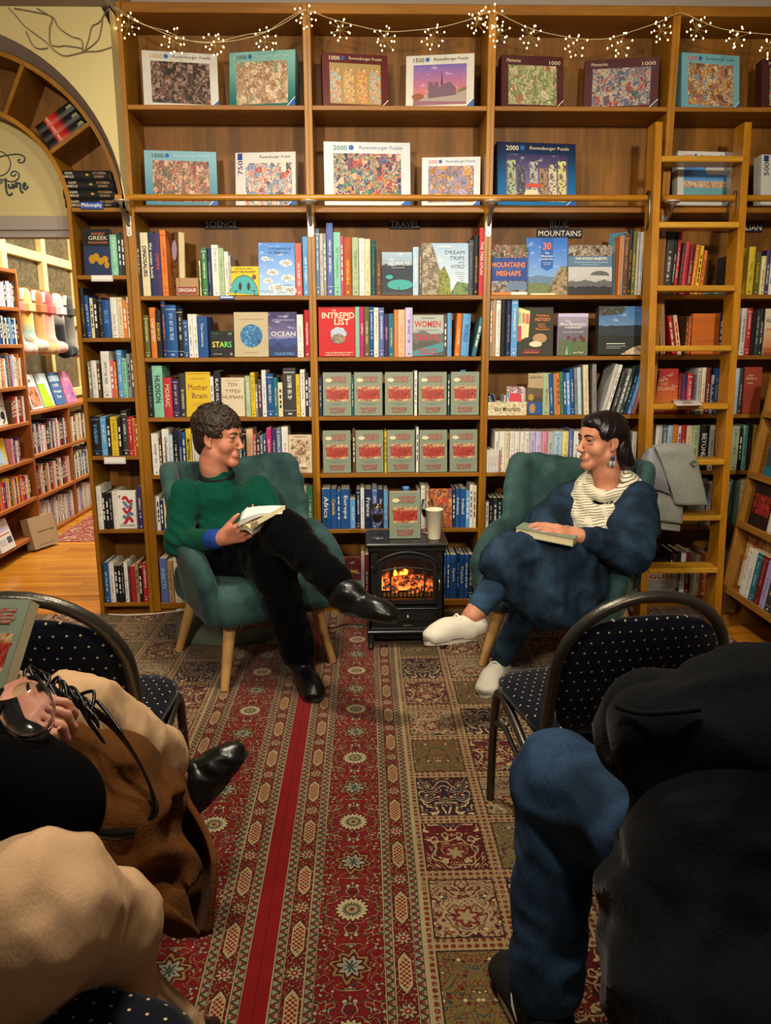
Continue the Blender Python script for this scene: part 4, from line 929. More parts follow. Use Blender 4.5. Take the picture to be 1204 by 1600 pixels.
# the ten copies shown face out, and the one on the stove
M_SAGE = mat('sage_cover', fn=A_solid('7E8A76'), rough=.5); M_REDP = mat('brush_red_print', fn=lambda: (mixc(sst(noise(vmul(coord(), (1, 1, 6)), 60, 3.), .42, .58), lin('7E8A76'), lin('9E2620')), None), rough=.5)
M_BLEND = mat('red_painting_print', fn=lambda: (mixc(nmax(sst(sep(coord())[2], .046, .060), sst(sep(coord())[2], .014, .004))*sst(noise(coord(), 45, 3.), .35, .55), ramp(noise(coord(), 42, 5., .7, 0, 1.5), [(.30, lin('4E100C')), (.45, lin('8E281C')), (.56, lin('A84A30')), (.68, lin('C8A478'))]), ramp(noise(coord(), 60, 4.), [(.35, lin('8A5A30')), (.6, lin('D0B684'))])), None), rough=.5)
def sage_book():
    w, h, d = .128, .197, .026; o = front_book(w, h, d, '7E8A76', False); o.data.materials[0] = M_SAGE; F = Face(o, w, h)
    F.rect(.12, .33, .90, .68, M_BLEND, 'painting')
    F.text('THE GREAT', .5, .545, .86, .10, 'A8261E', .02); F.text('UNDOING', .5, .43, .74, .10, 'A8261E', .02)
    for i, (a, b, z) in enumerate(((.30, .84, .895), (.22, .80, .855), (.16, .86, .82), (.3, .8, .785))): F.rect(a, z-.018, b, z+.018, M_REDP, 'brush_stroke')
    F.ell(.2, .815, .12, .045, inkmat('D8CBA6'), name='brush_stroke'); F.rect(.15, .275, .85, .281, inkmat('6A7462')); F.rect(.32, .245, .68, .25, inkmat('6A7462'))
    F.text('SHARLENE', .5, .165, .56, .06, 'A8261E', .01); F.text('ALLSOPP', .5, .095, .5, .06, 'A8261E', .01); return o
sage = sage_book()
def sage_at(X, Y, z, lean, yaw, label, group='sage green copies shown face out', first=[1]):
    o = sage if first else copy_tree(sage)
    if first: first.pop()
    o.location = (X, Y, z + .026*math.sin(math.radians(lean))); o.rotation_euler = Euler((math.radians(-lean), 0, math.radians(yaw)), 'XYZ'); tag(o, label, 'book', group); return o
for r, (zz, xs, rn) in enumerate(((SZ[4], ((92, 282), (288, 476), (483, 668), (692, 878), (895, 1082)), 'upper'), (SZ[5], ((92, 280), (302, 480), (498, 678), (700, 880), (888, 1072)), 'lower'))):
    for i, (a, b) in enumerate(xs):
        x = P(480 + (a+b)/2/4.013, 620 + 90*r, BY+.02)[0]
        sage_at(x, BY+.012 + .004*((i*7 + r*3) % 3), zz+.0004, 5, ((i*5 + r*3) % 5 - 2)*.8, f'sage green book with red painting, {ORD[i]} from left in the {rn} row')
row('squeezed into the upper sage green row', C5, SZ[4], '70-90 120 navy grey; 279-287 120 teal white; 671-688 78 white grey; 880-893 100 darkteal white', gT, Y=BY+.03)
row('squeezed into the lower sage green row', C5, SZ[5], '282-300 450 brown cream; 483-496 455 yellow black; 682-697 432 white black', gT, Y=BY+.03)
m = MB(); a = P(723, 578, BY+.05); m.box(a[0]-.012, a[0]+.012, a[1], a[1]+.001, a[2]-.012, a[2]); o = build(m, 'sticky_note', mat('blue_note', '2E86C0', rough=.6)); tag(o, 'blue sticky tab above the last copy in the upper sage row', 'note')
def d_india(F): F.rect(0, 0, 1, 1, mm('p_india', A_collage(['B4622A', 'C87A34', '8A3A2A', '6A4A5A', 'D09048', 'A85228'], 50, 130))); F.text('India', .5, .72, .7, .16, 'C8402A', .02)
face_out(C6, 767, 906, 95, SZ[6], 'rust', 'orange guidebook with a crowded picture titled India', gT, d_india, d=.025, lean=4)
def d_japan(F): F.rect(0, 0, 1, 1, mm('p_japan', A_land(.2, '7A3A36', '5A1418', '8E9AA8', '3E3A3C', .18, .42, .3, 8.))); F.text('Japan', .5, .66, .72, .12, 'D8B83A', .02); F.rect(0, .93, 1, 1, inkmat('maroon')); F.ell(.5, .24, .45, .06, inkmat('mustard'))
face_out(C6, 188, 336, 525, SZ[7], 'maroon', 'dark red guidebook with a mountain titled Japan', gT, d_japan, d=.03, lean=6)
def d_mish(F):
    F.rect(0, .73, 1, 1, mm('p_crowd', A_collage(['3E4A34', '5A6A4A', '8A4A3A', 'A8A090', '2A3024', '6E6A64'], 60, 150))); F.rect(0, 0, 1, .3, mm('p_crowd2', A_collage(['2E2A24', '6A5A44', '8E8E98', 'A89878', '1E1E20'], 60, 150))); F.rect(.45, .1, .98, .26, inkmat('steel'))
    F.rect(0, .28, 1, .74, mm('p_bluepanel', A_solid('1E3E86'))); F.text('MOUNTAINS', .48, .60, .92, .11, 'orange', .03); F.text('MISHAPS', .48, .43, .68, .11, 'orange', .03); F.rect(.04, .51, .9, .515, inkmat('sky')); F.rect(0, 0, 1, .05, inkmat('orange')); F.rect(.55, 0, 1, .055, inkmat('white'))
face_out(Z8, 72, 298, 215, SZ[2], 'navy', 'blue book with orange capitals MOUNTAINS MISHAPS', gB, d_mish, d=.015, lean=6, hard=False)
def d_30(F):
    F.rect(0, 0, 1, 1, mm('p_30', A_land(.23, '8EB4DC', '2E6AC0', '6A88A8', '6E7A50', .22, .36, .08))); F.poly([(.35, 1), (.65, 1), (.65, .48), (.5, .42), (.35, .48)], inkmat('1E5AA8'))
    F.poly([(.5, 0), (1, 0), (1, .5), (.85, .5), (.72, .36), (.6, .2)], mm('p_rock', A_collage(['8A7458', 'A88E68', '5E5A3C', '4A5230'], 50, 130))); F.text('30', .5, .85, .2, .13, 'E06A3A', .03)
    for t, z in (('The', .73), ('Mountain', .68), ('Lookouts', .63)): F.text(t, .5, z, .035*len(t), .035, 'white'); 
    F.rect(.4, .56, .6, .565, inkmat('white')); F.rect(.42, .53, .58, .535, inkmat('white')); F.rect(.1, 0, .7, .03, inkmat('cream'))
face_out(Z8, 296, 552, 168, SZ[2], 'sky', 'tall blue landscape book with an orange number 30', gB, d_30, d=.012, lean=8, hard=False, Y=BY+.035)
def d_hydro(F):
    F.rect(0, .78, 1, 1, mm('p_hyd1', A_collage(['4A3E34', '8A7A68', 'B0A490', '2A2420'], 60, 150))); F.rect(0, 0, 1, .56, mm('p_hyd2', A_land(.1, 'A0A0A0', 'B8B8B6', '6A6A6A', '2A2A2C', .35, .6, .2, 25.))); F.ell(.72, .38, .22, .10, inkmat('5A5A5C'), 0, math.pi)
    F.text('THE HYDRO MAJESTIC', .52, .72, .74, .07, 'white', .02); F.rect(.12, .645, .9, .655, inkmat('paleblue')); F.rect(.3, .60, .7, .607, inkmat('paleblue'))
face_out(Z8, 556, 830, 218, SZ[2], 'steel', 'grey-blue book with an old black and white hotel photograph', gB, d_hydro, d=.02, lean=7)
face_out(Z8, 812, 892, 132, SZ[2], '5E8898', 'tall plain grey-blue book turned sideways under the MOUNTAINS sign', gB, None, d=.012, lean=5, yaw=-52, Y=BY+.03)
def d_hidden(F):
    F.poly([(.0, .3), (.3, .4), (.34, .92), (.0, 1)], inkmat('paleyellow'))
    for (a, b, c, d, cl) in ((.01, .3, .10, .62, 'crimson'), (.12, .4, .2, .66, 'cream'), (.22, .38, .30, .6, 'paleyellow'), (.01, .66, .1, .9, 'palegreen'), (.12, .68, .2, .88, 'tan'), (.22, .66, .31, .86, 'coral')): F.rect(a, b, c, d, inkmat(cl))
    F.text('Hidden', .7, .83, .36, .05, 'orange'); F.text('HISTORY', .7, .745, .44, .075, 'orange', .02); F.text('of the', .66, .65, .2, .04, 'orange'); F.text('Blue', .7, .6, .2, .04, 'orange'); F.text('Mountains', .7, .55, .4, .05, 'orange')
    F.ell(.62, .36, .2, .10, inkmat('tan')); F.ell(.5, .24, .18, .06, inkmat('cream')); F.poly([(.1, .04), (.6, .04), (.66, .14), (.2, .14)], inkmat('maroon')); F.text('Peter Rickwood', .4, .07, .4, .035, 'orange')
face_out(Z8, 238, 460, 605, SZ[3], '37382C', 'dark olive book with a coloured window and orange lettering', gB, d_hidden, d=.012, lean=6, hard=False)
def d_wild(F):
    F.rect(0, 0, 1, 1, mm('p_wild', A_land(.16, '7A7084', '9890A4', '74707C', '5E6A48', .42, .8, .12))); F.rect(0, .92, 1, 1, inkmat('lavender'))
    F.text('Blue Mountains', .5, .75, .84, .06, 'white'); F.text('Wildflowers', .48, .67, .56, .06, 'white'); F.text('a journey of wonder', .5, .56, .72, .035, 'white'); F.text('Jan Paul', .68, .07, .34, .05, 'white')
    for cx, cz in ((.35, .42), (.55, .38), (.75, .44), (.85, .38)): F.ell(cx, cz, .07, .05, inkmat('maroon'), n=12)
    F.poly([(.3, 0), (.45, 0), (.4, .4), (.36, .4)], inkmat('green')); F.poly([(.25, .02), (.32, .02), (.3, .25)], inkmat('palegrey'))
face_out(Z8, 490, 676, 645, SZ[3], 'lilac', 'mauve book of wildflowers shown face out', gB, d_wild, d=.02, lean=5)
def d_view(F): F.rect(0, 0, 1, 1, mm('p_view', A_land(.19, '8AA4BC', '3A6A9C', '2E3A44', '20261E', .45, .68, .1, 9.))); F.poly([(0, .8), (.5, .84), (.62, .96), (.6, 1), (0, 1)], mm('p_leafy', A_collage(['2A2E20', '3A3E2C', '4A4436', '5A6A78'], 90, 200))); F.poly([(.5, 0), (1, 0), (1, .2), (.8, .16)], mm('p_ledge', A_collage(['B8A488', 'D0C0A0', '8A7858'], 60, 150))); F.rect(.18, .22, .6, .235, inkmat('white')); F.rect(.18, .17, .62, .18, inkmat('palegrey')); F.rect(.18, .13, .5, .14, inkmat('palegrey'))
face_out(Z8, 746, 1022, 605, SZ[3], 'charcoal', 'large dark book with a forested valley view', gB, d_view, d=.05, lean=6, Y=BY+.005)
def d_yel(F): F.rect(0, .3, 1, 1, mm('p_sunset', A_land(.13, 'B8945A', 'A89A7C', '6A5A3C', '4A4434', .2, .5, .1))); F.rect(0, 0, 1, .3, inkmat('blue')); F.ell(.2, .42, .18, .08, inkmat('mustard')); F.text('BLUE MOUNTAINS', .5, .9, .8, .05, 'black'); F.ell(.3, .15, .2, .12, inkmat('tan'))
face_out(Z8, 300, 394, 1018, SZ[4], 'tan', 'small book with a sunset photograph beside the card tray', gB, d_yel, d=.03, lean=3, hard=False)
# tray of cards
a, b = P(762, 649, BY), P(823, 628, BY); m = MB()
for q in ((a[0], b[0], BY+.004, BY+.007, SZ[4], b[2]), (a[0], b[0], BY+.12, BY+.123, SZ[4], b[2]), (a[0], a[0]+.003, BY+.007, BY+.12, SZ[4], b[2]), (b[0]-.003, b[0], BY+.007, BY+.12, SZ[4], b[2]), (a[0], b[0], BY+.007, BY+.12, SZ[4], SZ[4]+.003)): m.box(*q)
o = build(m, 'card_tray', mat('cream_card', fn=A_collage(['D8CCA8', 'D4C8A2', 'CDBE94', 'E0D6B4'], 20, 60), rough=.7)); tag(o, 'cream cardboard tray of small books on the third BLUE MOUNTAINS shelf', 'tray')
m = MB(); letters(m, 'Blue Mountains', ((a[0]+b[0])/2, BY+.0035, SZ[4]+.03), (1, 0, 0), (0, 0, 1), .12, .022); build(m, 'lettering', inkmat('brown'), o)
for i, (x, h, c, ln) in enumerate(((766, .085, 'grey', -8), (771, .095, 'navy', -12), (777, .092, 'slate', -14), (786, .085, 'palegrey', 2), (790, .085, 'sky', 4), (795, .09, 'blue', 6))):
    spine_book(P(x, 640, BY+.05)[0], SZ[4]+.005, .010, h, .09, BY+.02+.003*i, c, 'white', f'slim {LONG.get(c, c)} booklet, {ORD[i]} from the left in the card tray', 'booklets in the card tray', lean=ln, hard=False, name='booklet', cat='booklet')
def d_red(F): F.rect(0, 0, 1, 1, mm('p_coll', A_collage(['C8C0B8', 'A83A3A', '6A8AA8', 'D8D0C0', '8A6A6A'], 70, 160))); F.rect(.15, .45, .85, .75, inkmat('crimson'))
for i in range(3): face_out(Z8, 168+6*i, 272+6*i, 1100+6*i, SZ[4]+.004, 'palegrey', f'small red and white booklet, {ORD[i]} in the bundle in the card tray', 'bundle in the card tray', d_red if i == 0 else None, d=.006, lean=8, hard=False, Y=BY+.022+.010*i)
# faced-out books of the bay behind the ladder and the narrow bookcase
def d_or1(F): F.rect(.12, .34, .9, .36, inkmat('rust')); F.text('Terra', .32, .30, .3, .06, 'rust', .0)
face_out(ZR, 392, 612, 780, SZ[3], 'C0641E', 'plain orange book facing out behind the ladder', gA, d_or1, d=.03, lean=3)
def d_or2(F): F.rect(0, 0, 1, 1, mm('p_dusk', A_land(.17, 'D87A2A', 'A8281E', 'B84A1E', '7A2A1A', .1, .25, .06))); F.text('The', .42, .78, .24, .08, 'peach', .0); F.text('Last', .38, .67, .3, .08, 'peach', .0); F.text('DREAMERS', .48, .56, .8, .08, 'peach', .0); F.ell(.75, .2, .18, .05, inkmat('maroon'), 0, math.pi)
face_out(ZR, 118, 284, 1195, SZ[4], 'rust', 'orange and red book with pale title on the third shelf behind the ladder', gA, d_or2, d=.02, lean=4)
def d_rb(F): F.text('Her', .4, .82, .3, .05, 'cream', .0); F.text('Bakers', .42, .76, .6, .05, 'cream', .0); F.text('Like', .35, .66, .3, .04, 'cream', .0); F.rect(.1, .2, .5, .5, mm('p_rb', A_solid('8A3422')))
face_out(ZR, 784, 916, 1182, SZ[4], '9A3E28', 'red-brown book facing out right of the ladder', gA, d_rb, d=.02, lean=3)
def d_aus(F): F.rect(0, 0, 1, .55, mm('p_aus', A_land(.1, 'C85A1E', 'D8B07A', 'C86A2A', '9A4A1A', .1, .3, .1))); F.text('Australian', .5, .75, .9, .1, 'charcoal'); F.text('Indigenous', .5, .55, .8, .09, 'crimson')
face_out(ZR, 942, 1090, 742, SZ[3], 'cream', 'cream and orange book facing out at the right edge', gA, d_aus, d=.02, lean=3)
def d_greek(F): F.rect(0, 0, 1, .62, mm('p_greek', A_solid('16264E'))); F.text('ANCIENT', .56, .89, .5, .05, 'D87A4A', .0); F.text('GREEK', .56, .80, .70, .085, 'D8CBA6', .0); F.text('PHILOSOPHERS', .56, .70, .72, .04, 'D87A4A', .0); [F.ell(.3+.16*i, .34+.05*math.sin(i*2.1), .12, .10-.01*i, mat('gold_print', 'C8962A', rough=.3, metal=.6), n=12) for i in range(4)]; F.ell(.84, .22, .09, .08, MATS['gold_print'], n=12)
face_out(KN, 672, 890, 150, NZ[1], '14131A', 'black and blue book with gold figure on the narrow bookcase', gN, d_greek, d=.03, lean=4)
def d_figure(F):
    for i, (cz, c) in enumerate(((.76, 'red'), (.62, 'steel'), (.48, 'red'), (.34, 'steel'), (.22, 'red'))): F.line([(.3 + .5*t/10 + .0, cz + .07*math.sin(t/10*6.28 + i)) for t in range(11)], .014, inkmat(c))
    F.poly([(.08, .88), (.2, .88), (.14, .78)], inkmat('red')); F.rect(.08, .06, .9, .075, inkmat('grey')); F.rect(.08, .10, .9, .112, inkmat('grey'))
face_out(KM, 818, 946, 738, NZ[5], 'white', 'white book with a red and blue looping figure on the narrow bookcase', gN, d_figure, d=.02, lean=3)
# flat piles behind the ladder
def flat_book(x0, x1, z, t, col, label, group, Y=BY+.01, d=.16, ink='white', title=''):
    w = x1-x0; o = book_shell(t, w, d, False); o.color = (*lin(PAL[col]), 1); o['ink'] = lin(PAL[ink]) if not title else lin(PAL[col])
    if title: m = MB(); letters(m, title, (0, -.0015, w*.5), (0, 0, 1), (-1, 0, 0), w*.8, t*.5); build(m, 'title', inkmat(ink), o)
    o.location = (x0, Y, z+t/2); o.rotation_euler = (0, math.pi/2, 0); tag(o, label, 'book', group)
x0, x1 = P(1100, 458, BY+.02)[0], P(1134, 458, BY+.02)[0]
for i, c in enumerate(('teal', 'cream', 'paleblue')): flat_book(x0, x1, SZ[2]+.001+.0125*i, .012, c, f'{LONG.get(c, c)} book lying flat, {ORD[i]} from bottom of the low pile under AUSTRALIAN', gA)
x0, x1 = P(1008, 870, BY+.02)[0], P(1060, 870, BY+.02)[0]
for i, (c, t) in enumerate((('charcoal', .03), ('palegrey', .05), ('cream', .04), ('black', .022), ('black', .02))): 
    zz = SZ[7] + .001 + sum((.03, .05, .04, .022, .02)[:i]) + i*.0006
    flat_book(x0+.002*i, x1+.004*(i % 2), zz, t, c, f'{c if c != "palegrey" else "pale grey"} book lying flat, {ORD[i]} from bottom of the lowest pile behind the ladder', gA, ink='crimson' if c == 'cream' else 'white', title='GULL' if c == 'cream' else '')
# ------------------------------------------------------------------ jigsaw boxes
def jigsaw(x0, x1, ytl, ytr, z, col, yaw, label, pieces, pcol, rcol, art, Y=3.665, lean=7., d=.055, col2=None, brand='Ravensburger Puzzle', corner='1E5AA8', extra=None, vert=False):
    yt = (ytl+ytr)/2; a = math.radians(lean); cy = math.cos(math.radians(yaw))
    X0, X1 = P(x0, yt+40, Y)[0], P(x1, yt+40, Y)[0]; zt = P((x0+x1)/2, yt, Y+.035)[2] - .006; w = (X1-X0)/cy; h = (zt-z)/math.cos(a)
    m = MB(); m.cbox(-w/2, w/2, 0, d, 0, h, .0012); o = build(m, 'jigsaw_box', mat('box_' + col, fn=(A_solid(col) if not col2 else (lambda: (mixc(sst(sep(coord())[2], .02, h), lin(col), lin(col2)), None))), rough=.35), org=(0, 0, 0)); F = Face(o, w, h)
    if vert: F.rect(.17, .02, .94, .80, art, 'picture')
    else: F.rect(.11, .08, .89, .82, art, 'picture')
    if extra: extra(F)
    if vert:
        m = MB(); letters(m, pieces, (-w/2 + w*.085, -.0015, h*.72), (0, 0, 1), (-1, 0, 0), h*.26, w*.08); build(m, 'lettering', inkmat(pcol), o); F.rect(.04, .86, .12, .98, inkmat('1E3A7A'))
    elif brand == 'Memories': F.text(pieces, .86, .88, .18, .07, rcol, .0)
    else: F.text(pieces, .19, .905, .16, .075, pcol, .01); F.poly([(.29, .88), (.33, .87), (.35, .91), (.33, .95), (.29, .94)], inkmat('1E5AA8'), 'emblem')
    F.text(brand, .66 if brand != 'Memories' else .2, .905, .50 if brand != 'Memories' else .22, .065, rcol, .0)
    F.poly([(.86, 0), (1, 0), (1, .18)], inkmat(corner), 'corner_flash'); F.line([(.86, 0), (1, .18)], .003, inkmat('white'))
    o.location = ((X0+X1)/2, Y + abs(math.sin(math.radians(yaw)))*w/2*.6, z+.0006+d*math.sin(a)); o.rotation_euler = Euler((-a, 0, math.radians(yaw)), 'XYZ'); tag(o, label, 'jigsaw box', 'jigsaw puzzle boxes')
    return o
z1, z2 = SZ[0], SZ[1]
art = lambda n, *k: mm('pic_' + n, A_collage(*k))
jigsaw(223, 338, 72, 90, z1, 'C9C6BC', 8, 'white jigsaw box with a crowd of dark figures, top left', '1000', 'mustard', 'charcoal', art('crowd', ['2A2420', '1A1614', '6A4A3A', 'A08070', '3A2A28', '14100E'], 55, 130, .2))
jigsaw(354, 460, 84, 74, z1, '1E6A66', -9, 'teal jigsaw box with a tea table picture on the top shelf', '1000', 'charcoal', 'paleblue', art('tea', ['C8B08A', 'D8C4A0', 'A88060', '8A6A4A', 'B89A8A', '7A8A6A', 'D0B8A8'], 40, 110, .3), col2='7EB0A8')
def _arches(F):
    for i, c in enumerate(('9ABAC0', 'C8B070', 'C8903A', '8AB0B4')):
        x = .20 + .2*i; F.poly([(x-.08, .1), (x+.08, .1), (x+.08, .6)] + [(x+.08*math.cos(t*math.pi/10), .6 + .14*math.sin(t*math.pi/10)) for t in range(1, 10)] + [(x-.08, .6)], mm('pic_arch%d' % i, A_collage([c, 'B87A5A', 'C89A6A', c, '8A5A4A', 'D0B888'], 45, 110, .3)), 'picture')
jigsaw(504, 607, 76, 92, z1, '5A1E20', 8, 'dark red jigsaw box with four arched windows', '1000', 'cream', 'cream', mm('pic_gold', A_solid('A08850')), extra=_arches, corner='5A1E20')
def _dame(F):
    k = inkmat('3A2A3A'); F.poly([(.11, .08), (.89, .08), (.89, .14), (.11, .2)], inkmat('8A5A6A'), 'picture'); F.poly([(.2, .16), (.89, .12), (.89, .33), (.2, .26)], inkmat('A09088'), 'picture')
    F.poly([(.33, .2), (.33, .5), (.40, .5), (.40, .44), (.42, .44), (.42, .5), (.48, .5), (.48, .4), (.64, .5), (.74, .38), (.74, .25), (.33, .2)], inkmat('6A5060'), 'picture'); F.poly([(.515, .44), (.53, .74), (.545, .44)], k, 'picture'); F.ell(.18, .24, .09, .06, inkmat('8A4A2A')); F.poly([(.75, .28), (.89, .34), (.89, .4), (.8, .36)], inkmat('6A6A34'), 'picture')
jigsaw(634, 740, 92, 78, z1, 'C9C6BC', -8, 'white jigsaw box with a cathedral at sunset', '1500', 'olive', 'charcoal', mm('pic_dusk', A_land(.17, 'D8703A', '6A5AA8', 'A85A7A', 'C06A5A', .05, .18, .05)), extra=_dame)
jigsaw(784, 883, 88, 88, z1, '4A2226', 5, 'brown jigsaw box with a pale green shop front', '1000', 'tan', 'cream', art('shop', ['8A8E5E', 'A8A878', '6E7A4E', 'B8B088', '9A5A4A', 'C0B890'], 35, 100, .4), brand='Memories', corner='4A2226')
jigsaw(917, 1028, 98, 84, z1, '4E2A30', -10, 'brown jigsaw box with a red-roofed street scene', '1000', 'tan', 'cream', art('street', ['7A6A7A', '9A3A34', 'A89A8A', '4A5A7A', 'B8A08A', '5A4A5A', '3A5A5A'], 32, 95, .3), brand='Memories', corner='4E2A30')
jigsaw(1066, 1164, 78, 90, z1, '6EA4B0', 9, 'light blue jigsaw box with a market street, top right', '1000', 'coral', 'teal', art('market', ['B8864A', 'C89A5A', '8A5A3A', 'D0B890', '6A8AA0', 'A06A4A', '5A4434'], 42, 110, .3))
jigsaw(1192, 1300, 92, 96, z1, '4A2226', 6, 'dark brown jigsaw box cut by the right edge, top shelf', '1000', 'tan', 'cream', MATS['pic_shop'], brand='Memories', corner='4A2226')
jigsaw(226, 337, 232, 240, z2, '3E7C8E', 6, 'blue jigsaw box with a rosy garden picture', '1000', 'charcoal', 'paleblue', art('garden', ['9A5A4A', 'B87A5A', '6A5A4A', 'C89A7A', '4A5A5A', '8A4A4A', 'D0A890'], 42, 110, .3), col2='7AA8B4')
jigsaw(365, 461, 241, 235, z2, 'CBC9C2', -6, 'white jigsaw box lettered 750 up its side', '750', 'purple', 'charcoal', art('party', ['B84A3A', 'D0A890', '6A8AA8', 'C8B8A0', 'D08A7A', 'E0D0B8', '4A4A54'], 36, 100, .3), vert=True)
jigsaw(506, 642, 219, 225, z2, 'CBCFD2', 3, 'large white jigsaw box with a colourful shelf of toys', '2000', 'teal', 'steel', art('toys', ['A83A3A', '2E5A8A', 'C88A4A', '3A7A6A', 'D0B8A0', '6A3A5A', '1E2A4A', 'B8483A'], 46, 120, .2))
jigsaw(659, 750, 249, 243, z2, 'CBCFD2', -5, 'small white jigsaw box with a yellow street and mauve sky', '500', 'coral', 'steel', art('paris', ['C8943A', 'B87A34', '8A86A8', '6A6A7A', 'A86A3A', 'D0B070', 'A8A0B8'], 36, 100, .3))
def _towers(F):
    for i, (x, t, c) in enumerate(((.18, .72, 'palegreen'), (.30, .62, 'slate'), (.46, .70, 'palegrey'), (.58, .60, 'tan'), (.70, .66, 'cream'), (.82, .72, 'paleyellow'))): F.rect(x-.05, .08, x+.05, t, mm('pic_tower' + c, A_collage([PAL[c], PAL[c], '3A3A44', 'A89A84'], 70, 150, .3)), 'picture')
    F.rect(.36, .3, .56, .36, inkmat('C0503A'), 'picture'); F.poly([(.3, .08), (.56, .08), (.5, .26), (.36, .26)], inkmat('cream'), 'picture')
jigsaw(778, 905, 219, 226, z2, '1E6AA0', 7, 'deep blue jigsaw box with tall book towers', '2000', 'cream', 'cream', mm('pic_storm', A_land(.2, '8A7AA8', '2E2A54', '6A5A4A', '8A7A5A', .05, .15, .1)), col2='16203E', extra=_towers)
def _harb(F):
    F.rect(.11, .08, .89, .34, inkmat('6AA0A8'), 'picture'); F.rect(.11, .34, .89, .46, mm('pic_town', A_collage(['C8A884', 'B8906A', 'D8C0A0', '8A6A54'], 90, 200, .3)), 'picture')
    for i in range(5): F.ell(.6 + .06*i, .66 + .03*(i % 2), .10, .09, inkmat('palegrey'), n=14)
jigsaw(1060, 1150, 234, 240, z2, 'CBC9C2', 5, 'white jigsaw box with a harbour under blue sky behind the ladder', '1000', 'coral', 'charcoal', mm('pic_bluesky', A_land(.2, '6AA0D0', '2E70B8', '6AA0C0', '6AA0C0', .02, .05, .02)), extra=_harb)
jigsaw(1190, 1290, 242, 244, z2, 'CBC9C2', 8, 'white jigsaw box lettered 500 at the right edge', '500', 'charcoal', 'charcoal', MATS['pic_market'], vert=True)
# ------------------------------------------------------------------ spine books: the largest as objects, the rest in one mesh
SPINES.sort(key=lambda q: -q[0]); NKEEP = 236
for _, q in SPINES[:NKEEP]: spine_book(*q)
STV, STF, STC = [], [], []
def stuff_book(M, t, h, d, col, ink):
    c = lin(PAL[col]); k = lin(PAL[ink]); pg = lin('D2C59C'); n = len(STV); b = .0015
    def bx(x0, x1, y0, y1, z0, z1, cc):
        i = len(STV)
        for z in (z0, z1):
            for y in (y0, y1):
                for x in (x0, x1): STV.append(tuple(M @ Vector((x, y, z))))
        for f in ((0, 2, 3, 1), (4, 5, 7, 6), (0, 1, 5, 4), (2, 6, 7, 3), (0, 4, 6, 2), (1, 3, 7, 5)): STF.append(tuple(i+a for a in f)); STC.append(cc)
    bx(-t/2, t/2, 0, b, 0, h, c); bx(-t/2, -t/2+b, b, d, 0, h, c); bx(t/2-b, t/2, b, d, 0, h, c); bx(-t/2+b, t/2-b, b, d-.002, .001, h-.003, pg)
    z = h*.25
    while z < h*.8:
        e = rb.uniform(.01, .03); bx(-t*.2, t*.2, -.0006, 0, z, min(z+e, h*.85), k); z += e + rb.uniform(.004, .012)
for _, q in SPINES[NKEEP:]:
    X, z, t, h, d, Y, col, ink = q[:8]; stuff_book(Matrix.Translation((X, Y, z)) @ Matrix.Rotation(math.radians(q[11]), 4, 'Y'), t, h, d, col, ink)
# ------------------------------------------------------------------ room beyond the arch
M_RED = mat('reddish_shelf_wood', rough=.4, fn=wood_fn('8A4A1C', 'B06A30', 'y')); M_REDZ = mat('reddish_upright_wood', rough=.4, fn=wood_fn('8A4A1C', 'A8642C', 'z'))
M_CRW = mat('cream_window_paint', 'E6D28E', rough=.5); M_OUT = mat('far_wall_paint', 'BDB08C', rough=.9, bump=(40, .05))
m = MB(); m.box(-2.72, -2.66, 3.66, 7.6, 0, .86); m.box(-2.72, -2.66, 3.66, 7.6, 2.25, 2.8); m.box(-2.72, -2.66, 3.66, 4.6, .86, 2.25); struct(build(m, 'wall_far_left', M_OUT))
m = MB(); m.box(-2.72, -1.0, 7.5, 7.56, 0, 2.8); struct(build(m, 'wall_far_back', M_OUT))
m = MB(); m.box(-2.72, -1.0, 3.86, 7.56, 2.78, 2.83); struct(build(m, 'ceiling_far', M_CEIL))
def _pane():
    x, y, z = sep(coord()); n = noise(vec(y, z, 0.), 16, 4., .7, 0, 1.5); v = voro(vec(y, z, 0.), 22, 'Distance', 'DISTANCE_TO_EDGE')
    c = ramp(n, [(.3, lin('2E2A20')), (.5, lin('5A5038')), (.62, lin('6A5A48')), (.75, lin('8A8470'))]); return mixc(sst(v, .06, .02)*.6, c, lin('1A1610')), n
M_PANE = mat('leaded_pane', rough=.15, spec=.6, fn=_pane)
root = empty('window_1', (-2.56, 6.2, .86)); struct(root)
ys = [4.85, 5.47, 6.14, 6.80, 7.46]; zs = [.90, 1.46, 1.91, 2.22]
for i in range(4):
    for j in range(3): m = MB(); m.box(-2.585, -2.575, ys[i]+.02, ys[i+1]-.02, zs[j]+.02, zs[j+1]-.02); build(m, 'pane', M_PANE, root)
for y in ys: m = MB(); m.cbox(-2.60, -2.53, y-.035, y+.035, .86, 2.26, .004); build(m, 'mullion', M_CRW, root)
for z in zs:
    for i in range(4): m = MB(); m.cbox(-2.60, -2.535, ys[i]+.035, ys[i+1]-.035, z-.032, z+.032, .004); build(m, 'glazing_bar', M_CRW, root)
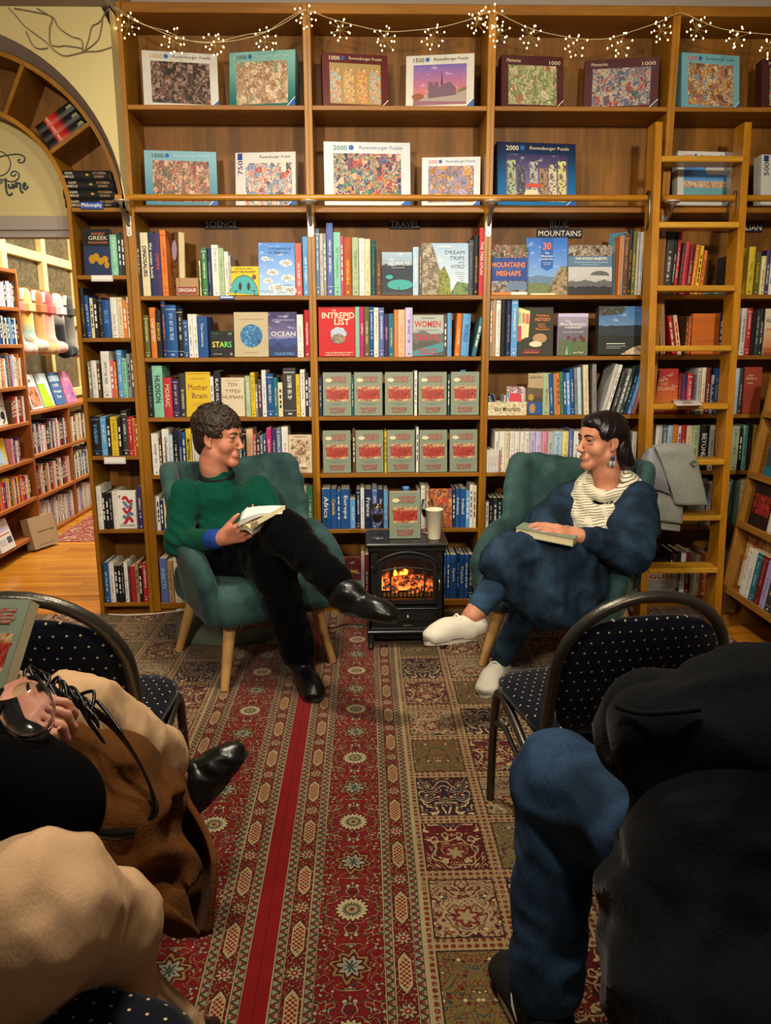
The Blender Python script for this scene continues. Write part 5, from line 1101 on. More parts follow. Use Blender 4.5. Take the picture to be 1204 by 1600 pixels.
# tall bookcase and low bookcase of the far room
TZ = [1.495, 1.278, 1.029, .81, .576, .332, .099]
root = empty('bookcase', (-2.37, 4.45, 0), 'tall reddish bookcase at the left edge, through the doorway', 'bookcase')
for y in (3.95, 4.955): m = MB(); m.cbox(-2.50, -2.25, y-.01, y+.01, 0, 1.72, .002); build(m, 'side_panel', M_REDZ, root)
m = MB(); m.box(-2.51, -2.50, 3.95, 4.955, 0, 1.72); build(m, 'back_panel', M_REDZ, root)
for z in TZ+[1.715]: m = MB(); m.cbox(-2.50, -2.252, 3.96, 4.945, z-.022, z, .002); build(m, 'shelf', M_RED, root)
LZ = [.85, .567, .288, .03]
root = empty('bookcase', (-2.45, 5.7, 0), 'low reddish bookcase under the far window, magazines on top', 'bookcase')
for y in (4.99, 5.82, 6.65): m = MB(); m.cbox(-2.53, -2.33, y-.01, y+.01, 0, .84, .002); build(m, 'side_panel', M_REDZ, root)
for z in LZ: m = MB(); m.cbox(-2.53, -2.325, 4.99, 6.66, z-.022, z, .002); build(m, 'shelf', M_RED, root)
RS = Matrix.Rotation(-math.pi/2, 4, 'Z') @ Matrix.Identity(4)
RS = Matrix.Rotation(math.pi/2, 4, 'Z')        # spine normal -y -> +x
def far_row(X, z, y0, y1, hmax, cols, tmin=.012, tmax=.03, d=.14, lean=0.):
    y = y0; i = 0
    while y < y1:
        t = rb.uniform(tmin, tmax); h = hmax*rb.uniform(.82, 1.); c = cols[i % len(cols)]; i += 1
        stuff_book(Matrix.Translation((X, y+t/2, z+.001)) @ RS @ Matrix.Rotation(math.radians(lean + rb.uniform(-1.5, 1.5)), 4, 'Y'), t, h, d, c, rb.choice(['white', 'cream', 'grey'])); y += t + .001
far_row(-2.27, 1.495, 4.0, 4.93, .16, ['charcoal', 'white', 'lilac', 'palegrey', 'white'])
far_row(-2.27, 1.278, 4.0, 4.93, .165, ['charcoal', 'sky', 'blue', 'navy', 'white', 'black', 'paleblue'])
far_row(-2.27, 1.029, 4.0, 4.93, .20, ['cream', 'grey', 'orange', 'white', 'blue', 'mustard', 'maroon', 'lilac', 'white'])
far_row(-2.27, .81, 4.75, 4.93, .17, ['brown', 'maroon', 'red', 'white'])
far_row(-2.27, .576, 4.7, 4.8, .15, ['pink', 'purple', 'white'])
far_row(-2.27, .332, 4.0, 4.90, .17, ['navy', 'pink', 'yellow', 'charcoal', 'mustard', 'pink', 'navy', 'yellow', 'red', 'orange', 'crimson'], .018, .03)
far_row(-2.35, .567, 5.02, 5.78, .2, ['blue', 'white', 'lilac', 'rust', 'white', 'palegrey', 'red', 'black', 'charcoal', 'navy', 'palegrey', 'maroon'])
far_row(-2.35, .567, 5.85, 6.6, .2, ['cream', 'palegreen', 'tan', 'white', 'charcoal', 'rust', 'palegrey'])
far_row(-2.35, .288, 5.02, 5.78, .2, ['palegrey', 'cream', 'black', 'charcoal', 'orange', 'tan', 'white', 'black', 'maroon', 'maroon', 'coral'])
far_row(-2.35, .288, 5.85, 6.6, .2, ['cream', 'darkteal', 'teal', 'white', 'navy', 'white'])
far_row(-2.35, .03, 5.02, 6.6, .2, ['tan', 'white', 'grey', 'white', 'palegrey', 'lilac', 'periwinkle', 'tan', 'palegrey', 'white', 'steel', 'white'])
# floor-level cartons and the faced-out books of the far room
def side_front(name, X, y0, y1, z, h, col, label, draw=None, cat='book', d=.02, lean=6., yaw=90., group=None):
    o = front_book(y1-y0, h, d, col, True, name)
    if draw: draw(Face(o, y1-y0, h))
    a = math.radians(lean); o.location = (X, (y0+y1)/2, z + d*math.sin(a) + .0004); o.rotation_euler = Euler((-a, 0, math.radians(yaw)), 'XYZ'); tag(o, label, cat, group); return o
def d_speak(F): F.text('Speaking', .5, .86, .8, .08, 'slate', .0); F.text('in', .5, .72, .14, .08, 'slate', .0); F.text('Tongues', .5, .58, .8, .08, 'slate', .0); F.ell(.34, .26, .17, .14, inkmat('2E8AB8')); F.line([(.2, .34), (.24, .48), (.4, .56)], .014, inkmat('2E8AB8')); F.ell(.70, .30, .14, .12, inkmat('black')); F.line([(.82, .30), (.80, .14), (.66, .06)], .012, inkmat('black'))
side_front('book', -2.29, 4.56, 4.73, .81, .19, 'white', 'white book with blue and black quote marks, far left shelf', d_speak)
def d_lang(F): F.poly([(.05, .05), (.9, .05), (.6, .6), (.1, .7)], inkmat('paleblue')); F.text('YES', .3, .1, .3, .05, 'crimson')
side_front('book', -2.28, 4.53, 4.66, .576, .16, 'D8B83A', 'yellow book face out two shelves above the floor, far left', d_lang, d=.03)
side_front('book', -2.27, 4.42, 4.5, .576, .2, 'tan', 'tan cardboard-coloured book at the far left edge', None, d=.04)
def d_spanish(F): F.text('SPANISH', .5, .82, .8, .07, 'coral', .0); F.rect(.1, .62, .9, .74, inkmat('lavender')); F.rect(.1, .5, .9, .54, inkmat('coral')); F.rect(.1, .2, .5, .4, inkmat('palegrey')); F.rect(.6, .2, .9, .4, inkmat('slate'))
side_front('book', -2.24, 4.38, 4.56, .099, .18, 'D0CCC6', 'pale language book tilted on the lowest far left shelf', d_spanish, lean=16)
def d_mag1(F): F.rect(.06, .06, .94, .64, mm('p_food', A_collage(['5A3A34', 'C8785A', 'D89A78', '3A2420', 'A85A44'], 26, 70))); F.text('ACME', .38, .82, .5, .10, 'slate')
def d_mag2(F): F.poly([(0, 0), (.9, 0), (.6, .7), (0, .7)], mm('p_lime', A_solid('A8D82A')))
def d_mag3(F): F.text('100', .5, .6, .5, .1, 'white'); F.text('Ridge', .5, .4, .7, .1, 'white'); F.text('Row', .5, .25, .4, .1, 'white'); F.rect(0, .72, 1, .9, inkmat('paleblue'))
def d_mag4(F): F.rect(.1, .1, .9, .6, mm('p_pinkm', A_collage(['D86A8A', '8A5AA8', 'E0A0B0', '6A3A7A'], 40, 100))); F.text('WOW', .5, .75, .6, .1, 'white')
for y0, y1, c, dr, lab in ((5.30, 5.47, 'D8DCDE', d_mag1, 'white magazine with a food photograph on the far low bookcase'), (5.50, 5.68, 'CFE0E8', d_mag2, 'magazine with a lime green flash on the far low bookcase'), (5.71, 5.90, '3E6498', d_mag3, 'blue magazine with white words on the far low bookcase'), (5.93, 6.12, 'C878A0', d_mag4, 'pink magazine on the far low bookcase')): side_front('magazine', -2.37, y0, y1, .85, .235, c, lab, dr, 'magazine', .012, 14, group='magazines in the far room')
side_front('magazine', -2.39, 5.10, 5.20, .85, .25, 'black', 'black folder at the left end of the far magazine row', None, 'folder', .04, 2)
def d_cart(F): F.text('wilderness', .55, .52, .7, .06, 'charcoal'); F.rect(.2, .1, .8, .12, inkmat('grey'))
o = side_front('carton', -2.19, 4.78, 5.00, .006, .20, 'A8906E', 'tan paper-wrapped parcel of books on the far floor', d_cart, 'parcel', .06, 12); o.rotation_euler = Euler((math.radians(-12), 0, math.radians(70)), 'XYZ')
if STV:
    me = bpy.data.meshes.new('small_books'); me.from_pydata(STV, [], STF); at = me.attributes.new('tint', 'FLOAT_COLOR', 'FACE')
    at.data.foreach_set('color', np.array([(*c, 1) for c in STC], np.float32).ravel())
    def _tint():
        n = NX.nt.nodes.new('ShaderNodeAttribute'); n.attribute_name = 'tint'; return NX(n.outputs['Color']), None
    o = place('small_books', me, mat('small_book_print', rough=.45, fn=_tint)); o['kind'] = 'stuff'; tag(o, 'many small book spines filling gaps and the far room shelves', 'books')
# far runner rug
m = MB(); m.quad((-2.25, 5.05, .006), (-1.32, 5.05, .006), (-1.32, 7.3, .006), (-2.25, 7.3, .006)); m.quad((-2.25, 5.05, .003), (-1.32, 5.05, .003), (-1.32, 5.05, .006), (-2.25, 5.05, .006))
o = build(m, 'rug', mat('far_rug_pile', rough=.95, fn=lambda: (mixc(sst(voro(coord(), 22, 'Distance', 'DISTANCE_TO_EDGE'), .08, .03), lin('7A2426'), lin('A8886A')), None))); tag(o, 'red rug seen through the doorway', 'rug')
# socks hanging from a rod
m = MB(); m.tube([(-2.40, 5.0, 1.642), (-2.40, 6.1, 1.642)], .006, 8); o = build(m, 'display_rod', mat('brass_rod', 'A8762A', rough=.3, metal=.8)); tag(o, 'brass rod under the far window holding socks', 'rod')
for y in (5.0, 5.55, 6.1): m = MB(); m.tube([(-2.53, y, 1.642), (-2.40, y, 1.642)], .004, 6); build(m, 'bracket', MATS['brass_rod'], o)
def sock(y, ln, cols, label, cw=.095):
    root = empty('sock_pack', (-2.38, y, 1.64-ln), label, 'socks', 'socks hanging in the far room'); x = -2.38
    m = MB(); m.cbox(x-.012, x+.012, y-.045, y+.045, 1.565, 1.635, .002); build(m, 'header_card', M_WHITE, root)
    m = MB(); m.tube([(x, y, 1.63), (x-.02, y, 1.652), (x-.03, y, 1.635)], .002, 6); build(m, 'hook', M_STEEL, root)
    def fn():
        a, b, c = sep(coord()); n = noise(coord(), 60, 3.); return mulc(ramp(c/ln + (n-.5)*.1, [(i/len(cols), lin(q)) for i, q in enumerate(cols)]), ramp(noise(coord(), 300, 1.), [(.3, (.75, .75, .75)), (.7, (1.1, 1.1, 1.1))])), n
    s = SDF(); s.chain([(x, y, 1.60), (x, y, 1.64-ln+.10), (x+.02, y+.03, 1.64-ln+.05)], [.042, .045, .05], .02); s.chain([(x+.01, y+.03, 1.64-ln+.055), (x+.05, y+.11, 1.64-ln+.05)], [.048, .04], .02)
    soft('sock', s, .010, mat('knit_' + label.split()[0] + label.split()[1], rough=.9, sheen=.3, fn=fn), root)
    m = MB(); m.cbox(x-.05, x+.05, y-.05, y+.05, 1.49, 1.545, .004); build(m, 'paper_band', mat('band_' + cols[0], cols[-1], rough=.7), root)
sock(5.16, .44, ['D8B8AC', 'D8B0A4', 'E0C8BC', 'C0707A'], 'pale pink fluffy sock on the far rod'); sock(5.35, .42, ['D0C8A8', 'C8C8B4', '8AB0A8', 'D8C06A', 'CC8A50', 'D8B878'], 'striped rainbow sock on the far rod')
sock(5.54, .44, ['C09A68', 'C49660', 'B88850', 'A86A40'], 'orange brown sock on the far rod'); sock(5.70, .43, ['D8A898', 'D8B0A0', 'D0A090', 'C05A60'], 'peach and red sock on the far rod'); sock(5.90, .46, ['14161E', '12141C', '1A1C22', 'C8C4BC'], 'black sock with white band on the far rod'); sock(6.10, .46, ['C8BDA8', '8A8478', '6A645C', '4A4640'], 'grey bear-faced sock on the far rod')
# ------------------------------------------------------------------ script lettering on the panel, books in the arch, wires
M_SCR = mat('script_paint', '3A4A4A', rough=.7)
def scr(pts, r=.0026): return smooth_pts([P(x/10.945, 190 + y/10.945, 3.738) for x, y in pts], 6)
root = empty('wall_lettering', tuple(P(20, 300, 3.738)), 'dark flowing script reading time on the cream arch panel', 'lettering')
for pts, r in (([(-60, 620), (100, 580), (300, 560), (400, 590), (425, 650), (390, 700), (330, 700), (310, 660), (350, 650)], .003), ([(-40, 500), (60, 530), (150, 620), (180, 740), (130, 860), (40, 920), (-40, 930)], .0025), ([(-20, 990), (60, 995), (180, 1025), (260, 1015), (320, 960), (320, 890), (260, 850), (200, 870), (195, 920), (240, 930), (275, 900)], .003), ([(-30, 1050), (30, 1020), (40, 1045), (-20, 1070)], .002)):
    m = MB(); m.tube(scr(pts), r, 6); build(m, 'flourish', M_SCR, root)
for pts in ([(100, 970), (100, 1090), (115, 1200), (150, 1255), (190, 1250), (210, 1215)], [(150, 1070), (150, 1110), (175, 1140), (210, 1110), (215, 1060)], [(215, 1060), (230, 1140), (270, 1060), (285, 1050), (285, 1130)], [(300, 1060), (345, 1060), (350, 1150), (370, 1205), (400, 1205)], [(400, 1120), (435, 1085), (430, 1050), (400, 1080), (405, 1140), (440, 1155), (485, 1105)]):
    m = MB(); m.tube(scr(pts), .0045, 6); build(m, 'letter', M_SCR, root)
# leaning red and black books in the arch, and the stacked black ones
arc_fn = lambda: (ramp(sep(coord())[2] + noise(vmul(coord(), (3, 1, .3)), 60, 2.)*.02, [(0, lin('1A1412')), (.055, lin('1A1412')), (.06, lin('C83A1A')), (.10, lin('A81E14')), (.125, lin('3A1414')), (.14, lin('16181A'))]), None)
M_ARC = mat('red_flare_cover', rough=.35, fn=arc_fn)
for i in range(3):
    a = math.radians(33.5); th = .038; M = Matrix.Translation((AX, 3.64, AZ)) @ Matrix.Rotation(-a, 4, 'Y') @ Matrix.Translation((.447, 0, .0095 + th*(i+.5) + .001*i)) @ Matrix.Rotation(math.pi/2, 4, 'Y')
    o = book_shell(th, .185, .15, True); o.data.materials[0] = M_ARC; o.color = (*lin(PAL['black']), 1)
    m = MB(); letters(m, 'NIGHT', (0, -.0075, .062), (1, 0, 0), (0, 0, 1), th*.9, .012); build(m, 'title', inkmat('cream'), o); m = MB(); letters(m, 'KNIGHT', (0, -.0075, .168), (0, 0, -1), (1, 0, 0), .026, .012); build(m, 'title', inkmat('paleyellow'), o)
    o.matrix_world = M; tag(o, f'black book with red flare on its spine, {ORD[2-i]} from top in the arch', 'book', 'red and black books in the arch')
for i in range(4):
    zt = NZ[0] + .001 + i*.0385; x0 = P((102, 99, 98, 92)[i], 310-15*i, 3.63)[0]; x1 = P((183, 181, 177, 171)[i], 310-15*i, 3.63)[0]; w = x1-x0; t = .037
    o = book_shell(t, w, .15, True); o.color = (*lin('0E0C0C'), 1); o['ink'] = lin('0E0C0C')
    for (s_, c0, wd, hh) in (('ONYX', .20, .16, .010), ('STORM', .20, .20, .010), ('REBECCA', .80, .26, .009), ('YARROS', .80, .20, .009)):
        up_ = s_ in ('ONYX', 'REBECCA'); m = MB(); letters(m, s_, (-.007 if up_ else .007, -.0065, w*c0), (0, 0, -1), (-1, 0, 0) if False else (1, 0, 0), w*wd, hh); build(m, 'lettering', inkmat('cream' if c0 < .5 else 'tan'), o)
    m = MB(); m.sphere((0, -.005, w*.56), (.006, .002, .008), 8, 5); build(m, 'emblem', inkmat('mustard'), o)
    o.location = (x0, 3.625, zt+t/2); o.rotation_euler = (0, math.pi/2, 0); tag(o, f'black book lying flat, {ORD[3-i]} from top of the stack in the arch', 'book', 'stacked black books in the arch')
M_WIRE = mat('grey_wire', '7A6E58', rough=.5); M_WIREB = mat('bright_wire', 'B8A67C', rough=.4)
root = empty('unlit_wires', tuple(P(100, 80, 3.49)), 'loose thin grey wires strung across the cream wall above the arch', 'wire')
for pts in ([(60, 55), (120, 120), (180, 190), (260, 250), (340, 310), (400, 370), (480, 410), (620, 380), (720, 375), (820, 345)], [(100, 60), (240, 85), (380, 120), (430, 200), (520, 265), (600, 295), (605, 380)], [(270, 60), (380, 130), (365, 200), (370, 320), (430, 340), (480, 335), (610, 355)], [(810, 60), (760, 110), (745, 190), (720, 290), (640, 360), (610, 380)], [(790, 70), (730, 160), (675, 195), (650, 290), (615, 385)], [(190, 230), (240, 330), (290, 358), (350, 352)]):
    m = MB(); m.tube(smooth_pts([P(x/4.705, y/4.705, 3.492) for x, y in pts], 5), .0022, 5); build(m, 'wire', M_WIRE, root)
# ------------------------------------------------------------------ starburst string lights
M_BULB = mat('warm_led', 'FFE8B8', emit='FFE2A8', estr=14., rough=.3); M_STEM = mat('copper_stem', 'B89A5A', rough=.35, metal=.7)
root = empty('string_lights', tuple(P(620, 40, 3.575)), 'string of warm starburst lights along the top of the bookcases', 'string lights')
LP = [(200, 40), (272, 66), (337, 70), (415, 64), (478, 28), (532, 47), (602, 62), (676, 60), (745, 36), (766, 26), (778, 54), (828, 57), (897, 72), (966, 72), (1031, 48), (1088, 46), (1150, 60), (1203, 75)]
for pts in ([(178, 12), (205, 30), (240, 45), (272, 58), (300, 64), (337, 66), (375, 62), (415, 50), (450, 28), (478, 16), (510, 27), (545, 37), (602, 49), (650, 47), (690, 42), (735, 30), (768, 18), (800, 32), (830, 45), (870, 55), (910, 61), (950, 60), (990, 48), (1030, 34), (1062, 20), (1088, 30), (1120, 43), (1160, 50), (1230, 56)], [(178, 10), (225, 38), (258, 48), (290, 62), (330, 67), (380, 55), (425, 46), (478, 14)]):
    m = MB(); m.tube(smooth_pts([P(x, y, 3.578) for x, y in pts], 5), .0016, 5); build(m, 'wire', M_WIREB, root)
rs = random.Random(3)
for (x, y) in LP:
    c = np.array(P(x, y, 3.565)); m = MB(); b = MB(); tips = []
    for k in range(15):
        ph = math.acos(1-2*(k+.5)/15); th = k*2.39996 + rs.random()*.5; L = .047*rs.uniform(.75, 1.15)
        d_ = np.array((math.sin(ph)*math.cos(th), math.sin(ph)*math.sin(th)*.7 - .25, math.cos(ph))); t_ = c + d_*L; m.tube([c, t_], .0007, 4); tips.append(t_); b.sphere(t_, (.0027, .0027, .0036), 6, 5)
    m.tube([c, c + np.array((0, .01, .035))], .0009, 4)
    o = build(m, 'starburst', M_STEM, root); build(b, 'bulbs', M_BULB, o)['kind'] = 'stuff'
# ------------------------------------------------------------------ velvet armchairs
def _velvet():
    n = noise(coord(), 7, 3.); n2 = noise(coord(), 140, 2.)
    return mulc(mixc(sst(n, .3, .7), lin('20393A'), lin('395753')), ramp(n2, [(.3, (.85, .85, .85)), (.7, (1.12, 1.12, 1.12))])), n2*.2
M_VEL = mat('green_velvet', rough=.8, spec=.2, sheen=.12, fn=_velvet)
M_LEG = mat('pale_beech', rough=.4, fn=wood_fn('B88A4E', 'D0A468', 'z', 6))
def arm_path(s):
    """plan of the shell, s -1..1 from left arm front round the back to right arm front"""
    a = abs(s); sg = 1 if s >= 0 else -1
    if a < .42: x = a/.42*.175; y = .215 - .03*(a/.42)**2
    elif a < .72: t = (a-.42)/.30; x = .175 + .072*math.sin(t*math.pi/2); y = .185 - .16*(1-math.cos(t*math.pi/2)) - .03*t
    else: t = (a-.72)/.28; x = .247 + .010*t; y = -.005 - .21*t
    return sg*x, y
def make_armchair(label, flute):
    root = empty('armchair', (0, 0, 0), label, 'armchair', 'green velvet armchairs')
    s = SDF(); N = 64 if not flute else 84
    for i in range(N+1):
        u = -1 + 2*i/N
        if abs(u) > .72: continue
        x, y = arm_path(u); a = abs(u)
        h = .745 + .035*(a/.6)**2 if a < .6 else .78 - .26*((a-.6)/.12)**1.6
        L = math.hypot(x, y); ox, oy = x/L*.032, (y/L*.05 + .035); k = min(1, (h-.3)/.45)
        r = .036 if not flute else .022 + .018*abs(math.cos(u*math.pi*6.5))
        s.cone((x*.93, y*.93, .33), (x + ox*k, y + oy*k, h), r, r*.85, .022)
    soft('backrest', s, .010, M_VEL, root)
    for sg in (-1, 1):
        s = SDF()
        for i in range(17):
            t = i/16; x, y = arm_path(sg*(.70 + .30*t)); h = .52 - .03*t - .085*t**3; s.cone((x*.95, y, .30 - .02*t), (x*1.06 + sg*.012*(1-t), y*1.02, h), .034, .031, .02)
        soft('armrest', s, .010, M_VEL, root)
    s = SDF(); s.box((0, -.03, .318), (.205, .205, .030), None, .05, .01); s.ell((0, -.05, .375), (.20, .2, .03), None, .04); soft('seat', s, .010, M_VEL, root)
    for sx in (-1, 1):
        for sy in (-1, 1):
            m = MB(); a = Vector((sx*.175, sy*.18 - .01, .265)); b = Vector((sx*.2335, sy*.2385, .002)); m.tube([a, b], [.026, .016], 14); build(m, 'leg', M_LEG, root)
    return root
ch_a = make_armchair('green velvet armchair on the left, holding the person in a green jumper', False); ch_a.location = (-.625, 3.04, .008); ch_a.rotation_euler = (0, 0, math.radians(33))
ch_b = make_armchair('green velvet armchair with channelled back on the right, holding the person in denim', True); ch_b.location = (.625, 2.985, .008); ch_b.rotation_euler = (0, 0, math.radians(-33))
# ------------------------------------------------------------------ stove heater
M_BLK = mat('matt_black_iron', '131314', rough=.45, spec=.5, bump=(90, .06)); M_BLK2 = mat('satin_black_iron', '1C1C1E', rough=.32, spec=.5)
SX0, SX1, SY0, SY1 = -.150, .164, 3.12, 3.34
root = empty('electric_stove', ((SX0+SX1)/2, 3.23, .008), 'black electric stove heater with glowing flames between the armchairs', 'heater')
cx = (SX0+SX1)/2
a0, a1 = P(596, 900, SY0)[0], P(676, 900, SY0)[0]; zb, zs_, zt = P(636, 937, SY0)[2], P(636, 881, SY0)[2], P(636, 871, SY0)[2]
def archpts(xa, xb, zl, zside, ztop, n=14): 
    return [(xa, zl), (xb, zl), (xb, zside)] + [(xa + (xb-xa)*(1-i/n), zside + (ztop-zside)*math.sin(math.pi*i/n)**.8) for i in range(1, n)] + [(xa, zside)]
ztp = .452
m = MB()
for q in ((SX0, SX0+.01, SY0, SY1, .085, ztp), (SX1-.01, SX1, SY0, SY1, .085, ztp), (SX0, SX1, SY1-.01, SY1, .085, ztp), (SX0, SX1, SY0, SY1, .085, .095), (SX0, SX1, SY0, SY0+.01, .095, zb-.028), (SX0, SX1, SY0, SY0+.01, zt+.028, ztp), (SX0, a0-.014, SY0, SY0+.01, zb-.03, zt+.03), (a1+.014, SX1, SY0, SY0+.01, zb-.03, zt+.03)): m.cbox(*q, .002)
build(m, 'body', M_BLK, root)
m = MB(); m.cbox(SX0-.012, SX1+.014, SY0-.028, SY1+.01, ztp, ztp+.016, .005); build(m, 'top_plate', M_BLK2, root)
m = MB(); m.cbox(SX0-.004, SX1+.004, SY0-.014, SY0, ztp-.022, ztp, .004); build(m, 'cornice', M_BLK, root)
m = MB(); m.cbox(SX0-.01, SX1+.01, SY0-.022, SY1, .076, .088, .004); build(m, 'base_plate', M_BLK2, root)
m = MB(); m.box(SX0+.03, SX1-.03, SY0+.03, SY1-.03, .035, .076); build(m, 'underbox', M_BLK, root)
for x in (SX0+.006, SX1-.006):
    for y in (SY0-.004, SY1-.02):
        m = MB(); m.tube([(x, y, .078), (x, y-.004, .05), (x, y-.010, .022), (x, y-.022, .012)], [.017, .014, .011, .010], 8); build(m, 'foot', M_BLK2, root)
# door frame
inn = archpts(a0, a1, zb, zs_, zt); out = archpts(a0-.016, a1+.016, zb-.016, zs_+.004, zt+.016); m = MB()
ya, yb = SY0-.012, SY0+.004
m.strip([(x, ya, z) for x, z in inn], [(x, ya, z) for x, z in out], False, True); m.strip([(x, ya, z) for x, z in out], [(x, yb, z) for x, z in out], True, True); m.strip([(x, yb, z) for x, z in inn], [(x, ya, z) for x, z in inn], True, True)
door = build(m, 'door', M_BLK, root)
arch_ = [(a0-.024 + (a1-a0+.048)*i/16, SY0-.012, zs_+.006 + (zt-zs_+.02)*math.sin(math.pi*i/16)**.8) for i in range(17)]
m = MB(); m.tube([(arch_[0][0], SY0-.01, zs_-.02)] + arch_ + [(arch_[-1][0], SY0-.01, zs_-.02)], .007, 8); build(m, 'arch_moulding', M_BLK2, door)
m = MB()
for f in (.17, .84): m.cbox(a0+(a1-a0)*f-.0035, a0+(a1-a0)*f+.0035, SY0-.008, SY0-.002, zb, P(636, 889, SY0)[2], .001)
m.cbox(a0+(a1-a0)*.5-.003, a0+(a1-a0)*.5+.003, SY0-.008, SY0-.002, P(636, 886, SY0)[2], zt, .001)
m.tube([(a0+(a1-a0)*i/10, SY0-.006, P(636, 891.5, SY0)[2] + .014*math.sin(math.pi*i/10)) for i in range(11)], .0042, 6); m.sphere((cx, SY0-.010, P(636, 886, SY0)[2]), .007, 8, 6); build(m, 'glazing_bars', M_BLK2, door)
for z in (P(583, 886, SY0)[2], P(583, 930, SY0)[2]): m = MB(); m.cbox(SX0+.008, SX0+.03, SY0-.012, SY0, z-.012, z+.002, .002); m.tube([(SX0+.018, SY0-.012, z-.014), (SX0+.018, SY0-.012, z+.004)], .006, 8); build(m, 'hinge', M_BLK2, door)
m = MB(); m.tube([(a1+.026, SY0-.012, P(680, 905, SY0)[2]), (a1+.026, SY0-.022, P(680, 910, SY0)[2]), (a1+.026, SY0-.012, P(680, 921, SY0)[2])], .004, 8); build(m, 'door_handle', M_STEEL, door)
m = MB(); m.prism(inn, SY0+.001, SY0+.003, 'y'); build(m, 'pane', mat('smoked_glass', 'F0EAE4', rough=.02, trans=1., ior=1.05, spec=.3), door)
m = MB(); m.quad((SX0+.012, SY0+.01, zb-.01), (SX1-.012, SY0+.01, zb-.01), (SX1-.012, SY1-.06, zb-.01), (SX0+.012, SY1-.06, zb-.01)); build(m, 'hearth', M_BLK, root)
def _fire():
    x, y, z = sep(coord()); h = .15; v = z/h
    n = noise(vec(x*1.3, z*.7, 2.), 22, 4., .6, 0, .6); f = n*1.3 - v*1.05 + .05 - nabs(x+.03)*1.6
    c = ramp(f, [(.0, (.012, .006, .004)), (.15, (.16, .035, .008)), (.32, (.8, .22, .03)), (.52, (1., .55, .12))]); return c, None
m = MB(); m.quad((a0-.03, SY1-.075, zb-.005), (a1+.03, SY1-.075, zb-.005), (a1+.03, SY1-.075, zt+.02), (a0-.03, SY1-.075, zt+.02)); fm = mat('flame_screen', '1A100A', rough=.9, fn=_fire)
b = fm.node_tree.nodes['Principled BSDF']; NX.nt = fm.node_tree; fm.node_tree.links.new(b.inputs['Base Color'].links[0].from_socket, b.inputs['Emission Color']); b.inputs['Emission Strength'].default_value = 1.1; build(m, 'flame_screen', fm, root)
for x, z0, hh in ((cx-.045, .0, .055), (cx+.0, .01, .04), (cx-.02, .0, .03)):
    s = SDF(); s.chain([(x, SY1-.09, zb+.055+z0), (x+.004, SY1-.09, zb+.075+z0), (x-.002, SY1-.09, zb+.055+z0+hh)], [.008, .007, .001], .01); soft('flame', s, .003, mat('flame_glow', 'FFB050', emit='FF9A30', estr=5.), root)
def _ember():
    n = noise(coord(), 45, 4., .65); x, y, z = sep(coord()); f = sst(n, .42, .66); return mixc(f, (.02, .012, .01), (1., .16, .02)), None
em = mat('glowing_coals', rough=.9, fn=_ember); b = em.node_tree.nodes['Principled BSDF']; em.node_tree.links.new(b.inputs['Base Color'].links[0].from_socket, b.inputs['Emission Color']); b.inputs['Emission Strength'].default_value = 2.2
rc = random.Random(8)
for i in range(20):
    x = a0 + .008 + (a1-a0-.016)*rc.random(); y = SY0+.045 + .07*rc.random(); z = zb + .018 + .05*rc.random()*(1-abs(x-cx)/.14); s = SDF(); s.ell((x, y, z), (.017, .014, .012), None, .01); s.ell((x+.008, y, z+.004), (.01, .012, .01), None, .01); soft('coal', s, .005, em, root)
for (xa, za, xb, zb_) in ((a0+.01, zb+.055, a1-.05, zb+.075), (a0+.05, zb+.07, a1-.005, zb+.05)): m = MB(); m.tube(smooth_pts([(xa, SY0+.075, za), ((xa+xb)/2, SY0+.08, (za+zb_)/2+.006), (xb, SY0+.07, zb_)], 4), [.013]*8 + [.011], 9); build(m, 'log', em, root)
m = MB()
for i in range(13): x = a0 + .004 + (a1-a0-.008)*i/12; m.tube([(x, SY0+.02, zb), (x, SY0+.02, zb+.026), (x, SY0+.024, zb+.032)], .0028, 6)
m.tube([(a0, SY0+.02, zb+.004), (a1, SY0+.02, zb+.004)], .003, 6); build(m, 'grate', M_BLK2, root)
z0, z1_ = P(636, 970, SY0)[2], P(636, 951, SY0)[2]; x0, x1 = P(602, 960, SY0)[0], P(682, 960, SY0)[0]; m = MB(); m.cbox(x0-.006, x1+.006, SY0-.008, SY0, z0, z1_, .003); dr = build(m, 'drawer', M_BLK, root); m = MB(); m.cbox(x0-.008, x1+.008, SY0-.014, SY0-.004, z1_, z1_+.006, .002); build(m, 'drawer_lip', M_BLK2, dr)
m = MB(); c_ = P(637, 964, SY0-.02); m.sphere(c_, .0095, 12, 8); m.tube([c_, (c_[0], SY0-.006, c_[2])], .004, 8); build(m, 'knob', M_STEEL, dr)
m = MB(); letters(m, 'LENOXX', P(636, 977, SY0-.001), (1, 0, 0), (0, 0, 1), .034, .006); build(m, 'lettering', mat('grey_print', '8A8A8A', rough=.5), root)
